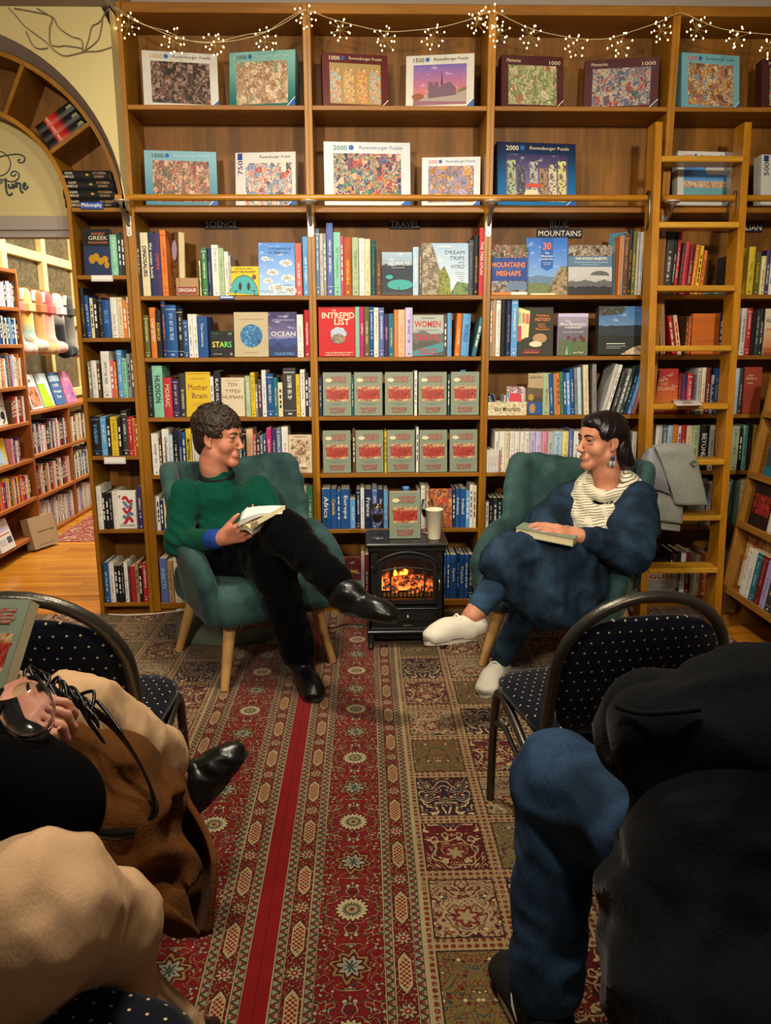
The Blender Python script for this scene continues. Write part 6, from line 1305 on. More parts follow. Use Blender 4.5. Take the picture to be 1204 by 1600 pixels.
# things on the stove
TZP = ztp + .016
m_ = sage_at(.003, 3.175, TZP+.0008, 4, 1, 'sage green book with red painting standing on the black stove', 'sage green copies shown face out')
M_GLASS = mat('clear_glass', 'FFFFFF', rough=.0, trans=1., ior=1.10, spec=.5, coat=1.); M_WINE = mat('red_wine', '2A0410', rough=.05, trans=.3, ior=1.33)
def wine_glass(x, y, z, label, fill=.35, rot=None, R=.026, H=.145):
    root = empty('wine_glass', (x, y, z), label, 'wine glass', 'wine glasses'); zb_ = H*.42
    m = MB(); m.lathe([(.0, 0), (R*1.05, .001), (R*1.05, .003), (.006, .006), (.0035, .012), (.0035, zb_-.012), (.008, zb_-.004), (R*.72, zb_+.010), (R, zb_+.030), (R*1.02, zb_+.05), (R*.9, H), (R*.87, H), (R*.97, zb_+.05), (R*.94, zb_+.032), (R*.66, zb_+.013), (0, zb_+.004)], (x, y, z), 24, True, False); build(m, 'bowl', M_GLASS, root)
    if fill: m = MB(); zt_ = zb_ + .012 + (H-zb_)*fill; m.lathe([(0, zb_+.0045), (R*.64, zb_+.0135), (R*.92, zb_+.0325), (R*.945, zt_), (0, zt_)], (x, y, z), 24, True, False); build(m, 'wine', M_WINE, root)
    return root
p_ = G(590, 841, TZP); wine_glass(p_[0], p_[1], TZP+.0005, 'glass of red wine at the left of the stove top'); p_ = G(667, 828, TZP); wine_glass(p_[0]-.004, 3.285, TZP+.0005, 'glass of red wine half hidden behind the paper cup')
p_ = G(678, 842, TZP); m = MB(); m.lathe([(0, 0), (.026, 0), (.0265, .003), (.0365, .122), (.0385, .123), (.0385, .127), (.0355, .127), (.025, .006), (0, .006)], (p_[0], p_[1]+.005, TZP+.0005), 28, True, False); o = build(m, 'paper_cup', mat('white_paper_cup', 'D9CFB4', rough=.6)); tag(o, 'white paper cup at the right of the stove top', 'cup')
m = MB(); bx_, by_ = .012, 3.275; m.lathe([(0, 0), (.030, 0), (.032, .004), (.032, .06), (.030, .065), (.032, .07), (.032, .145), (.026, .165), (.0125, .180), (.0125, .186), (0, .186)], (bx_, by_, TZP+.0005), 20, True, False); o = build(m, 'water_bottle', mat('clear_plastic_bottle', 'F2F8FF', rough=.05, trans=.9, ior=1.3)); tag(o, 'clear plastic water bottle with blue cap behind the stove book', 'bottle')
m = MB(); m.lathe([(0, .184), (.0145, .184), (.0145, .203), (.0135, .205), (0, .205)], (bx_, by_, TZP), 18, True, False); build(m, 'cap', mat('blue_cap', '4A86C8', rough=.4), o)
# ------------------------------------------------------------------ banquet chairs
def _dots():
    x, y, z = sep(uvc()); s = .026; u = x/s; v = y/s; i = nfl(v); u2 = u + nfr(i*.5); fx = nfr(u2) - .5; fy = nfr(v) - .5; d_ = nsq(fx*fx + fy*fy)
    n = noise(coord(), 260, 1.); c = mixc(n, lin('05080F'), lin('0B1122')); return mixc(sst(d_, .105, .075), c, lin('C8B48A')), n*.3
M_DOT = mat('navy_dotted_fabric', rough=.85, spec=.15, sheen=.2, fn=_dots); M_TUBE = mat('hammered_steel_tube', '57534C', rough=.32, metal=.85, bump=(160, .12))
def uv_from(o, ax, ay):
    me = o.data; co = np.empty(len(me.vertices)*3, np.float32); me.vertices.foreach_get('co', co); co = co.reshape(-1, 3); li = np.empty(len(me.loops), np.int32); me.loops.foreach_get('vertex_index', li)
    uvl = me.uv_layers.new(name='UVMap'); uvl.data.foreach_set('uv', np.stack([co[li] @ np.array(ax), co[li] @ np.array(ay)], 1).astype(np.float32).ravel())
def pad_shape(W_, H_, top_round, T, name, root, xf, n=40):
    """upholstered pad: rounded outline in (u,v), thickness T with a soft rim"""
    out = []
    for i in range(n): 
        a = 2*math.pi*i/n; c, s = math.cos(a), math.sin(a); e = .45 if s < 0 else top_round
        out.append((W_*abs(c)**e*(1 if c >= 0 else -1), H_*abs(s)**e*(1 if s >= 0 else -1)))
    rings = []
    for k, (sc, w_) in enumerate(((.0, -T), (.80, -T), (.93, -T*.8), (1., -T*.3), (1., T*.3), (.93, T*.8), (.80, T), (.0, T))): rings.append([xf(u*max(sc, .001), v*max(sc, .001), w_) for u, v in out])
    m = MB(); m.loft(rings, True, True, False); o = build(m, name, M_DOT, root); return o
def make_chair(label):
    root = empty('banquet_chair', (0, 0, 0), label, 'chair', 'navy dotted banquet chairs'); SH = .43
    lean = lambda v: -.205 - .10*max(0, (v-SH))/.4
    pts = [(-.212, -.19, .30), (-.212, -.20, SH-.02)] + [(-.212, lean(SH + .05*i), SH+.05*i) for i in range(1, 5)]
    for i in range(1, 16): a = math.pi - math.pi*i/16; pts.append((.212*math.cos(a), lean(SH+.2+.182*math.sin(a)), SH+.2+.182*math.sin(a)))
    pts += [(.212, lean(SH + .05*i), SH+.05*i) for i in (4, 3, 2, 1)] + [(.212, -.20, SH-.02), (.212, -.19, .30)]
    m = MB(); m.tube(pts, .0145, 10); build(m, 'back_frame', M_TUBE, root)
    H2 = .165; o = pad_shape(.198, H2, .66, .020, 'backrest', root, lambda u, v, w_: (u, lean(SH+.165+v) + w_, SH + .165 + v)); uv_from(o, (1, 0, 0), (0, 0, 1))
    m = MB(); m.tube([(.07*math.cos(a), lean(SH+.36)-.008, SH+.358+.012*math.sin(a)) for a in [2*math.pi*k/16 for k in range(16)]], .004, 6, True, True)
    o = pad_shape(.215, .215, .4, .028, 'seat', root, lambda u, v, w_: (u*(1 + .06*(v/.2)), v + .0, SH - .022 + w_)); uv_from(o, (1, 0, 0), (0, 1, 0))
    m = MB(); m.cbox(-.19, .19, -.19, .18, SH-.062, SH-.045, .003); build(m, 'seat_board', M_BLK, root)
    for sx in (-.212, .212):
        m = MB(); m.tube(smooth_pts([(sx, .215, .0), (sx, .205, .2), (sx, .185, SH-.10), (sx, .165, SH-.055), (sx, .12, SH-.045), (sx, .0, SH-.075), (sx, -.12, SH-.12), (sx, -.165, SH-.16), (sx, -.20, .22), (sx, -.255, .0)], 4), .0125, 10); build(m, 'leg_frame', M_TUBE, root)
        m = MB(); m.tube([(sx, .19, SH-.16), (sx, .10, SH-.13), (sx, -.19, SH-.20)], .008, 8); build(m, 'brace', M_TUBE, root)
    m = MB(); m.tube([(-.212, .10, SH-.07), (.212, .10, SH-.07)], .009, 8); m.tube([(-.212, -.15, SH-.10), (.212, -.15, SH-.10)], .009, 8); build(m, 'stretcher', M_TUBE, root)
    return root
bc = make_chair('empty navy dotted banquet chair on the right, in front of the denim-clad person'); bc.location = (.40, 1.81, .009); bc.rotation_euler = (0, 0, math.radians(8)); bc.scale = (.91, .91, .91)
for loc, rz, lab in (((-.85, 1.72, .009), 2, 'empty navy dotted banquet chair on the left, beside the doorway'), ((-.62, .72, .009), -14, 'navy dotted banquet chair at bottom left under cream trousers'), ((.56, .84, .009), 14, 'navy dotted banquet chair at bottom right under the person in black')):
    c_ = copy_tree(bc); c_.location = loc; c_.rotation_euler = (0, 0, math.radians(rz)); c_['label'] = lab; c_.scale = (.97, .97, .97)
# ------------------------------------------------------------------ slanted display stand at the right edge
M_STD = mat('display_wood', rough=.4, fn=wood_fn('8A5C20', 'AC7A34', 'z')); M_STDX = mat('display_shelf_wood', rough=.4, fn=wood_fn('8A5C20', 'A8772E', 'y'))
root = empty('display_stand', (1.70, 2.9, 0), 'slanted wooden display stand of books at the right edge', 'stand')
sx = lambda z: 1.455 + .145*(z-.19)
YF, YN = 3.36, 2.35
for y in (YF, YN): m = MB(); m.prism([(sx(0), 0), (sx(1.15), 1.15), (sx(1.15)+.20, 1.15), (sx(0)+.34, 0)], y-.009, y+.009, 'y'); build(m, 'end_panel', M_STD, root)
m = MB(); m.prism([(sx(0)+.33, 0), (sx(1.15)+.19, 1.15), (sx(1.15)+.20, 1.15), (sx(0)+.34, 0)], YN, YF, 'y'); build(m, 'back_panel', M_STD, root)
SZD = [.19, .485, .705, .97]
for z in SZD: m = MB(); m.M = Matrix.Translation((sx(z), 0, z)) @ Matrix.Rotation(math.radians(8), 4, 'Y'); m.cbox(0, .21, YN+.009, YF-.009, -.018, 0, .002); m.cbox(-.006, .006, YN+.009, YF-.009, -.018, .012, .002); build(m, 'shelf', M_STDX, root)
m = MB()
for i in range(26): z = .52 + .022*i; m.sphere((sx(z)+.045, YF-.0092, z), .0025, 6, 4)
build(m, 'peg_holes', M_INK, root)
def disp(y0, y1, z, h, col, ink, lab, front=None, d=.12, dx=0.):
    if front is not None:
        o = front_book(y1-y0, h, .015, col, False); front(Face(o, y1-y0, h)); yaw = -90
    else:
        o = book_shell(y1-y0, h, d, False); o.color = (*lin(PAL[col]), 1); o['ink'] = lin(PAL[ink]); yaw = -90
    M = Matrix.Translation((sx(z)+.012+dx, (y0+y1)/2, z+.004+(.004 if front is not None else .0))) @ Matrix.Rotation(math.radians(8), 4, 'Y') @ Matrix.Rotation(math.radians(yaw), 4, 'Z')
    o.matrix_world = M; tag(o, lab, 'book', 'books on the slanted stand')
def d_pop(F): F.rect(0, .45, 1, 1, mm('p_poppy', A_collage(['C88A4A', 'D8A868', 'B8562A', 'D8C49A', 'A8742E'], 20, 60))); F.text('POPPY', .4, .86, .6, .07, 'brown', .0); [F.ell(.2+.2*i, .2+.08*(i % 2), .05, .05, inkmat('slate')) for i in range(4)]
disp(3.06, 3.34, .19, .27, 'D8CDB0', '', 'large cream cover with orange swirls on the slanted stand', d_pop, dx=.05)
for i, (y0, y1, c, k, h) in enumerate(((3.19, 3.225, 'white', 'grey', .21), (3.15, 3.185, 'white', 'steel', .21), (3.105, 3.145, 'teal', 'paleblue', .21), (3.055, 3.10, 'maroon', 'coral', .21), (3.01, 3.05, 'lilac', 'slate', .20), (2.96, 3.005, 'charcoal', 'white', .21))): disp(y0, y1, .19, h, c, k, f'{c} paperback, {ORD[i]} from the far end on the stand\'s low shelf', dx=-.0)
def d_lost(F): F.rect(.05, .3, .95, .75, mm('p_lost', A_collage(['5A1A16', '8A2A1E', '2A1412', 'A83A24'], 40, 100))); F.text('THE', .5, .65, .3, .1, 'crimson', .02); F.text('LOST', .5, .5, .7, .12, 'crimson', .02); F.text('BOY', .5, .36, .5, .1, 'crimson', .02)
disp(3.13, 3.29, .485, .19, '2A1A18', '', 'dark book with red capitals on the middle shelf of the stand', d_lost); disp(3.07, 3.12, .485, .19, 'white', 'coral', 'white paperback beside the dark book on the stand')
def d_win(F): F.rect(0, .5, 1, 1, mm('p_snow', A_land(.1, 'A8B4C0', 'C8D0D4', '6A7480', '4A545C', .3, .5, .2))); F.rect(0, 0, 1, .2, inkmat('teal'))
disp(3.09, 3.26, .705, .21, '3A424C', '', 'dark grey book with snowy top on the stand\'s upper shelf', d_win)
disp(3.02, 3.2, .97, .1, 'orange', 'red', 'orange book on the top shelf of the stand')
# ------------------------------------------------------------------ coat on the ladder, bag and cables on the floor, notice on the tread
def _wool(): n = noise(coord(), 180, 2.); return mixc(n, lin('6E7068'), lin('A2A498')), n
M_WOOL = mat('grey_wool', rough=.95, spec=.1, sheen=.3, fn=_wool); M_LIN = mat('grey_satin_lining', '7C7A80', rough=.4)
def cloth(name, pts, parent, mt, thick=.008, nx=18, ny=22, fold=.004, seed=0):
    """patch of thick cloth: pts = grid of control rows (world), interpolated and given thickness"""
    rows = [smooth_pts(r, 6) for r in pts]; cols = list(zip(*rows)); g = [smooth_pts(c, 6) for c in cols]; A = np.array(g)   # [u][v][3]
    A = A + vnoise(A[..., 0:1], A[..., 1:2], A[..., 2:3], 45, seed)*fold*np.array([.3, 1, .2])
    du = np.gradient(A, axis=0); dv = np.gradient(A, axis=1); N = np.cross(du, dv); N /= np.maximum(np.linalg.norm(N, axis=2, keepdims=True), 1e-9)
    F_, B_ = A + N*thick/2, A - N*thick/2; U, V = A.shape[:2]; m = MB(); v = [tuple(p) for p in F_.reshape(-1, 3)] + [tuple(p) for p in B_.reshape(-1, 3)]; n0 = U*V; f = []
    for i in range(U-1):
        for j in range(V-1): a = i*V+j; f.append((a, a+1, a+V+1, a+V)); f.append((n0+a, n0+a+V, n0+a+V+1, n0+a+1))
    for i in range(U-1): a = i*V; f.append((a, a+V, n0+a+V, n0+a)); a = i*V+V-1; f.append((a, n0+a, n0+a+V, a+V))
    for j in range(V-1): a = j; f.append((a, n0+a, n0+a+1, a+1)); a = (U-1)*V+j; f.append((a, a+1, n0+a+1, n0+a))
    m._add(v, f, True); return build(m, name, mt, parent)
root = empty('coat', tuple(P(1050, 830, 3.30)), 'grey wool coat with a large button folded over a ladder tread', 'coat')
C_ = lambda x, y, Y: P(1000 + x/10, 680 + y/10, Y)
cloth('lining', [[C_(40, 300, 3.34), C_(150, 200, 3.30), C_(300, 180, 3.30)], [C_(20, 430, 3.29), C_(170, 420, 3.27), C_(360, 420, 3.27)], [C_(60, 650, 3.27), C_(220, 650, 3.26), C_(420, 680, 3.26)], [C_(160, 860, 3.28), C_(280, 850, 3.27), C_(460, 930, 3.27)]], root, M_LIN, .010)
cloth('under_sleeve', [[C_(180, 850, 3.30), C_(400, 850, 3.29), C_(640, 900, 3.30)], [C_(190, 1050, 3.29), C_(420, 1050, 3.28), C_(650, 1060, 3.29)], [C_(200, 1320, 3.30), C_(420, 1350, 3.29), C_(640, 1380, 3.30)]], root, M_WOOL, .014)
cloth('hem', [[C_(220, 1360, 3.31), C_(400, 1380, 3.30), C_(610, 1400, 3.31)], [C_(220, 1450, 3.31), C_(400, 1480, 3.30), C_(605, 1500, 3.31)]], root, M_WOOL, .012)
cloth('front_panel', [[C_(160, 190, 3.40), C_(400, 160, 3.40), C_(700, 150, 3.40)], [C_(230, 200, 3.27), C_(480, 170, 3.25), C_(780, 190, 3.27)], [C_(330, 420, 3.25), C_(600, 400, 3.235), C_(880, 420, 3.25)], [C_(440, 740, 3.25), C_(700, 740, 3.235), C_(960, 740, 3.25)], [C_(550, 1080, 3.26), C_(800, 1085, 3.245), C_(1035, 1085, 3.26)]], root, M_WOOL, .014)
m = MB(); c_ = C_(830, 440, 3.226); m.M = Matrix.Translation(c_) @ Matrix.Rotation(math.pi/2, 4, 'X'); m.lathe([(0, -.004), (.012, -.004), (.0135, 0), (.012, .005), (.010, .0035), (0, .003)], (0, 0, 0), 18); build(m, 'button', mat('horn_button', '5A5A50', rough=.25), root)
s = SDF(); a = np.array((-.93, 3.27, .0)); s.ell(a+(0, 0, .05), (.07, .08, .07), None, .04); s.ell(a+(.03, -.03, .02), (.09, .07, .03), None, .04); s.ell(a+(.16, -.05, .015), (.12, .08, .02), None, .04); s.ell(a+(.30, -.02, .02), (.06, .05, .03), None, .04)
o = soft('cloth_bag', s, .012, mat('grey_green_cloth', '5E665A', rough=.9, bump=(60, .3)), None, lambda X, Y, Z: vnoise(X, Y, Z, 60, 4)*.004 + .3*np.maximum(.009-Z, 0)); tag(o, 'crumpled grey-green cloth bag under the left armchair', 'bag')
m = MB(); m.tube(smooth_pts([G(170, 960, .013), G(200, 961, .013), G(240, 959, .013), G(275, 955, .014)], 6), .004, 6); m.tube([G(275, 955, .016), G(292, 950, .022)], [.008, .012], 8); o = build(m, 'extension_lead', mat('white_cable', 'C8BFA8', rough=.5)); tag(o, 'white cable along the foot of the bookcase', 'cable')
m = MB(); m.tube(smooth_pts([G(500, 965, .012), G(506, 978, .012), G(520, 981, .012), G(545, 975, .012), (-.10, 3.36, .012), (-.05, 3.33, .06)], 6), .003, 6); o = build(m, 'power_cord', mat('black_cable', '0E0E0E', rough=.5)); tag(o, 'thin black cord trailing from the stove', 'cable')
zt_ = [o for o in bpy.data.objects if o.name.startswith('tread')]
tz = sorted([o for o in zt_], key=lambda o: -(o.location.z))[4]; tzz = tz.location.z + .0245
a, b, c_, d_ = G(1049, 623, tzz), G(1086, 621, tzz), G(1097, 633, tzz), G(1056, 634, tzz)
m = MB(); m._add([tuple(a), tuple(b), tuple(c_), tuple(d_)] + [(q[0], q[1], q[2]+.0008) for q in (a, b, c_, d_)], [(3, 2, 1, 0), (4, 5, 6, 7), (0, 1, 5, 4), (1, 2, 6, 5), (2, 3, 7, 6), (3, 0, 4, 7)]); o = build(m, 'notice', M_WHITE); tag(o, 'white notice lying on a ladder tread', 'notice')
ux = (b-a)/np.linalg.norm(b-a); uy = (a-d_)/np.linalg.norm(a-d_); ce = (a+b+c_+d_)/4
for t_, k in (('STAFF', .2), ('ONLY', -.2)): m = MB(); letters(m, t_, ce + uy*k*np.linalg.norm(a-d_) + (0, 0, .0014), ux, uy, .07, .35*np.linalg.norm(a-d_)); build(m, 'lettering', M_INK, o)
# ------------------------------------------------------------------ people
def skin_mat(name, c1, c2):
    return mat(name, rough=.5, spec=.35, sss=.12, fn=lambda: (mixc(sst(noise(coord(), 18, 3.), .35, .65), lin(c1), lin(c2)), noise(coord(), 400, 2.)*.15))
def frame(fw_, up_=(0, 0, 1)):
    f = np.array(fw_, float); f /= np.linalg.norm(f); u = np.array(up_, float); r = np.cross(f, u); r /= np.linalg.norm(r); u = np.cross(r, f); return np.stack([r, f, u], 1)   # columns: right, forward, up
class Local:
    """adds SDF parts given in a local frame (x right, y forward, z up)"""
    def __init__(s, sdf, o, R, sc=.91): s.s = sdf; s.o = np.array(o, float); s.R = R; s.sc = sc
    def w(s, p): return s.o + s.R @ (np.array(p, float)*s.sc)
    def cone(s, a, b, r1, r2=None, k=.02, sub=False): s.s.cone(s.w(a), s.w(b), r1*s.sc, None if r2 is None else r2*s.sc, k*s.sc, sub); return s
    def ell(s, c, r, k=.02, sub=False, rot=None):
        R = s.R.T if rot is None else (np.array(rot).T @ s.R.T); s.s.ell(s.w(c), np.array(r)*s.sc, R, k*s.sc, sub); return s
def head_sdf(sdf, o, R, ear=(1, -1), jaw=1.):
    L = Local(sdf, o, R)
    L.ell((0, -.015, .042), (.072, .092, .080), .03).ell((0, .035, -.012), (.056*jaw, .056, .080), .03)
    for q in (-1, 1): L.cone((q*.046*jaw, .0, -.050), (q*.010, .070, -.092), .021, .016, .022).ell((q*.037, .056, -.024), (.024, .027, .026), .02)
    L.ell((0, .078, -.094), (.020, .015, .016), .02).cone((-.034, .082, .030), (.034, .082, .030), .010, .010, .015).ell((0, .058, .050), (.05, .026, .034), .03)
    L.cone((0, .093, .014), (0, .113, -.024), .0075, .0105, .012)
    for q in (-1, 1): L.ell((q*.010, .104, -.030), (.0085, .010, .0075), .008)
    for q in (-1, 1): L.ell((q*.031, .099, .012), (.017, .013, .009), .012, True)
    for q in (-1, 1): L.ell((q*.031, .0845, .0195), (.0165, .0095, .0060), .004).ell((q*.031, .0815, .0040), (.0160, .0090, .0055), .005)
    L.ell((0, .088, -.060), (.026, .012, .016), .012)
    for q in ear:
        L.ell((q*.074, -.008, .004), (.0075, .019, .030), .008).ell((q*.081, -.004, .006), (.004, .010, .017), .006, True).ell((q*.073, .002, -.024), (.006, .009, .009), .008)
    L.cone((0, -.018, -.035), (0, -.022, -.11), .051, .053, .03)
def face_parts(root, o, R, skin, brow, iris, lip, brow_th=.0032):
    L = lambda p: tuple(np.array(o) + R @ (np.array(p, float)*.91))
    m1 = mat('eye_white', '9A8E84', rough=.2); m2 = mat('iris_' + iris, iris, rough=.1)
    for q in (-1, 1):
        m = MB(); m.sphere(L((q*.031, .0790, .012)), .0105, 14, 10); e = build(m, 'eye', m1, root); m = MB(); m.sphere(L((q*.031, .0852, .012)), .0056, 10, 8); build(m, 'iris', m2, e)
        m = MB(); m.tube([L((q*(.031 + .0145*math.cos(t)), .0925 - .005*abs(math.cos(t)), .0125 + .0032*math.sin(t))) for t in [math.pi*k/8 for k in range(9)]], .0013, 5); build(m, 'lashes', mat('brow_' + brow, brow, rough=.8), root)
        m = MB(); m.tube(smooth_pts([L((q*.012, .098, .030)), L((q*.030, .0955, .036)), L((q*.048, .082, .030))], 4), [brow_th]*8 + [brow_th*.4], 6); build(m, 'eyebrow', mat('brow_' + brow, brow, rough=.8), root)
    s = SDF(); Lc = Local(s, o, R); Lc.cone((-.020, .088, -.057), (0, .0975, -.0555), .0028, .0042, .005).cone((.020, .088, -.057), (0, .0975, -.0555), .0028, .0042, .005).cone((-.018, .088, -.063), (0, .0965, -.0660), .0028, .0050, .005).cone((.018, .088, -.063), (0, .0965, -.0660), .0028, .0050, .005)
    soft('lips', s, .0025, mat('lips_' + lip, lip, rough=.4), root)
def hand_sdf(sdf, wrist, dirv, palm, side=1, curl=(25, 35, 25), spread=6., L=1., thumb=(35, 20), curls=None):
    """hand from wrist along dirv, palm = palm normal; side +1 puts the thumb on the +(dir x palm) side"""
    d = np.array(dirv, float); d /= np.linalg.norm(d); n = np.array(palm, float); n -= d*(n @ d); n /= np.linalg.norm(n); t = np.cross(d, n)*side; w = np.array(wrist, float)
    kn = [w + d*.080*L + t*x*L - n*.002 for x in (.030, .010, -.011, -.030)]
    sdf.cone(w, w + d*.02*L, .021*L, .024*L, .02)
    for i, q in enumerate(kn): sdf.cone(w + d*.018*L + t*(.016-.011*i)*L, q, .0145*L, .0115*L, .012)
    for i, q in enumerate(kn):
        ln = (.040, .045, .042, .033)[i]*L; a = math.radians(spread*(1.5-i)); base = d*math.cos(a) + t*math.sin(a); c = curls[i] if curls else curl; p = q; ang = 0
        for j, f in enumerate((1., .68, .55)):
            ang += math.radians(c[j]); v = base*math.cos(ang) + n*math.sin(ang); p2 = p + v*ln*f; sdf.cone(p, p2, (.0092, .0082, .0074)[j]*L, (.0082, .0074, .0060)[j]*L, .003); p = p2
    p = w + d*.022*L + t*.022*L + n*.004; a0 = math.radians(thumb[0]); v = d*math.cos(a0) + t*math.sin(a0)*.8 + n*.35; v /= np.linalg.norm(v); p2 = p + v*.038*L; sdf.cone(p, p2, .0145*L, .0108*L, .008)
    v2 = v*math.cos(math.radians(thumb[1])) + d*.5*math.sin(math.radians(thumb[1])) + n*.4*math.sin(math.radians(thumb[1])); v2 /= np.linalg.norm(v2); p3 = p2 + v2*.030*L; sdf.cone(p2, p3, .0105*L, .0092*L, .004); sdf.cone(p3, p3 + (v2 + d*.3)/np.linalg.norm(v2 + d*.3)*.022*L, .0092*L, .0068*L, .003)
def person(label, sdf, skin, base, vox=.0045):
    V, Q = sdf.mesh(vox, None, 1); o = soft_obj('person', V, Q, skin, None, base); tag(o, label, 'person'); return o
def boot(root, name, ankle, toe, top, mt, sole_mt, up_=(0, 0, 1), w=.036, shaft=.046, pointed=False, disp=None, low=False):
    a, t, p = np.array(ankle, float), np.array(toe, float), np.array(top, float); f = t - a; f /= np.linalg.norm(f); u = np.array(up_, float); u -= f*(u @ f); u /= np.linalg.norm(u); L = np.linalg.norm(t-a); r = np.cross(f, u)
    s = SDF(); R = np.stack([r, f, u], 0)
    if low: s.cone(p - f*.012, p + f*.012, shaft, shaft, .02); s.cone(p + f*.03, a + f*L*.5 - u*.024, .030, .030, .02)
    else: s.cone(p, a + u*.01, shaft, .040, .02); s.cone(a - f*.02, a + f*.02, .040, .040, .02)
    s.ell(a + f*L*.50 - u*.022, (w*1.02, L*.42, .032), R, .03); s.ell(a + f*L*.78 - u*.036, (w*(.72 if pointed else .98), L*.26, .022), R, .02); s.ell(a - f*.028 - u*.025, (w*.86, .035, .034), R, .02)
    s.box(a + f*L*.46 - u*.050, (w*.62, L*.40, .006), R, .014, .02)
    if pointed: s.cone(a + f*L*.72 - u*.038, t - u*.040, .024, .009, .02)
    s.box(a + f*L*.40 - u*(.062+.03), (.2, .4, .03), R, .002, .004, True)
    o = soft(name, s, .0055, mt, root, disp)
    n = 20; pl = [(.80*w*abs(math.sin(x))**.8*(1 if math.sin(x) > 0 else -1)*(.7 if pointed and math.cos(x) > .3 else 1), (L*.455 + .020)*math.cos(x)) for x in [2*math.pi*k/n for k in range(n)]]
    c = a + f*(L*.455) - u*.050; m = MB(); k1 = [tuple(c + r*x*1.26 + f*y) for x, y in pl]; k2 = [tuple(c + r*x*1.22 + f*y - u*.016) for x, y in pl]; m.loft([k1, k2], False); build(m, 'sole', sole_mt, o)
    return o
Rz = lambda a: np.array([[math.cos(a), -math.sin(a), 0], [math.sin(a), math.cos(a), 0], [0, 0, 1]])
# ======================= person in the green jumper
SK1 = skin_mat('warm_skin', 'B8745A', 'C98A6E'); M_KNIT = mat('green_knit', rough=.9, spec=.12, sheen=.08, fn=lambda: (mixc(noise(coord(), 60, 2.), lin('04382A'), lin('084A38')), noise(vmul(coord(), (1, 1, 2.5)), 220, 1.)))
M_VELB = mat('black_velvet', '050506', rough=.95, spec=.06, sheen=.05, bump=(40, .2)); M_LEA = mat('black_leather', '0C0C0D', rough=.30, spec=.5, bump=(55, .35)); M_SOLE = mat('dark_sole', '2A2622', rough=.6)
HO = P(341, 687, 3.05); HR = frame((.93, -.35, -.03), (.03, .05, 1))
N_ = np.array(P(339, 752, 3.07)); SR, SL = P(288, 772, 2.99), P(404, 764, 3.16); ER, EL = P(280, 846, 2.90), P(436, 832, 3.02); WR, WL = P(345, 842, 2.74), P(418, 826, 2.82)
HIP = (np.array(P(362, 872, 3.08))); HIPR, HIPL = P(335, 880, 3.0), P(402, 876, 3.12); KR, KL = P(446, 834, 2.70), P(428, 886, 2.74)
AR = P(540, 925, 2.50); TR = P(624, 944, 2.42); AL = G(472, 1040, .078); TL = G(500, 1078, .078); TL = AL + (TL-AL)/np.linalg.norm(TL-AL)*.19
hd = np.array(P(380, 826, 2.70)) - WR
s = SDF(); head_sdf(s, HO, HR, (1, -1)); s.cone(HO + HR @ np.array((0, -.020, -.09)), N_ + np.array((0, .005, -.02)), .050, .056, .03)
s.ell((SR+SL)/2 + np.array((0, .02, -.07)), (.10, .055, .07), Rz(-.57), .05); s.chain([N_ + (0, .01, -.08), HIP], [.05, .07], .05)
s.chain([SR, ER, WR], [.040, .034, .024], .03); s.chain([SL, EL, WL], [.040, .034, .024], .03); s.chain([HIPR, KR, AR], [.06, .045, .03], .03); s.chain([HIPL, KL, AL], [.06, .045, .03], .03)
hand_sdf(s, WR, hd + np.array((.03, 0, .0)), (.45, .55, .45), 1, curl=(18, 38, 30), spread=3, L=.98, thumb=(30, 15))
hand_sdf(s, WL, np.array(P(402, 822, 2.76)) - WL, (-.3, -.3, .8), -1, curl=(30, 40, 30), L=.92)
pA = person('person in a green jumper and black trousers holding an open book in the left armchair', s, SK1, (HIP[0], HIP[1], .008), .0042)
face_parts(pA, HO, HR, SK1, '3A2A20', '4A4A3A', '985A4C')
# curly hair
s = SDF(); L = Local(s, HO, HR); L.ell((0, -.016, .052), (.078, .096, .082), .02).ell((0, .030, .088), (.062, .056, .036), .02).ell((0, -.052, .012), (.072, .062, .068), .02).ell((0, -.072, -.030), (.050, .030, .045), .02)
L.ell((0, .098, -.022), (.09, .062, .082), .010, True); L.ell((0, .035, -.045), (.10, .05, .05), .012, True)
rh = random.Random(11)
for i in range(330):
    a = rh.uniform(0, 2*math.pi); zz = rh.uniform(-.35, 1.); rr = math.sqrt(max(0, 1-zz*zz)); v = np.array((rr*math.cos(a), rr*math.sin(a), zz)); c = np.array((0, -.014, .052)) + v*np.array((.082, .100, .088))*(1 + .16*max(0, zz)*rh.random())
    if c[1] > .045 and c[2] < .058: continue
    if abs(c[0]) > .06 and c[2] < .0 and c[1] > -.03: continue
    r = rh.uniform(.008, .013)*(1 + .6*(c[2] > .08)); e1 = np.cross(v, rh.choice([(0, 0, 1), (0, 1, 0), (1, 0, 0)])); e1 /= np.linalg.norm(e1) + 1e-9; e2 = np.cross(v, e1); ph = rh.random()*6
    pt = [c + v*(.002 + .003*k*.3) + (e1*math.cos(ph + k*1.15) + e2*math.sin(ph + k*1.15))*r for k in range(6)]
    for k in range(5): L.cone(pt[k], pt[k+1], .0046, .0036, .001)
soft('hair', s, .0030, mat('dark_brown_curls', rough=.42, spec=.45, fn=lambda: (mixc(noise(coord(), 90, 3.), lin('120C08'), lin('3A2A1E')), noise(coord(), 500, 2.))), pA, None, 0)
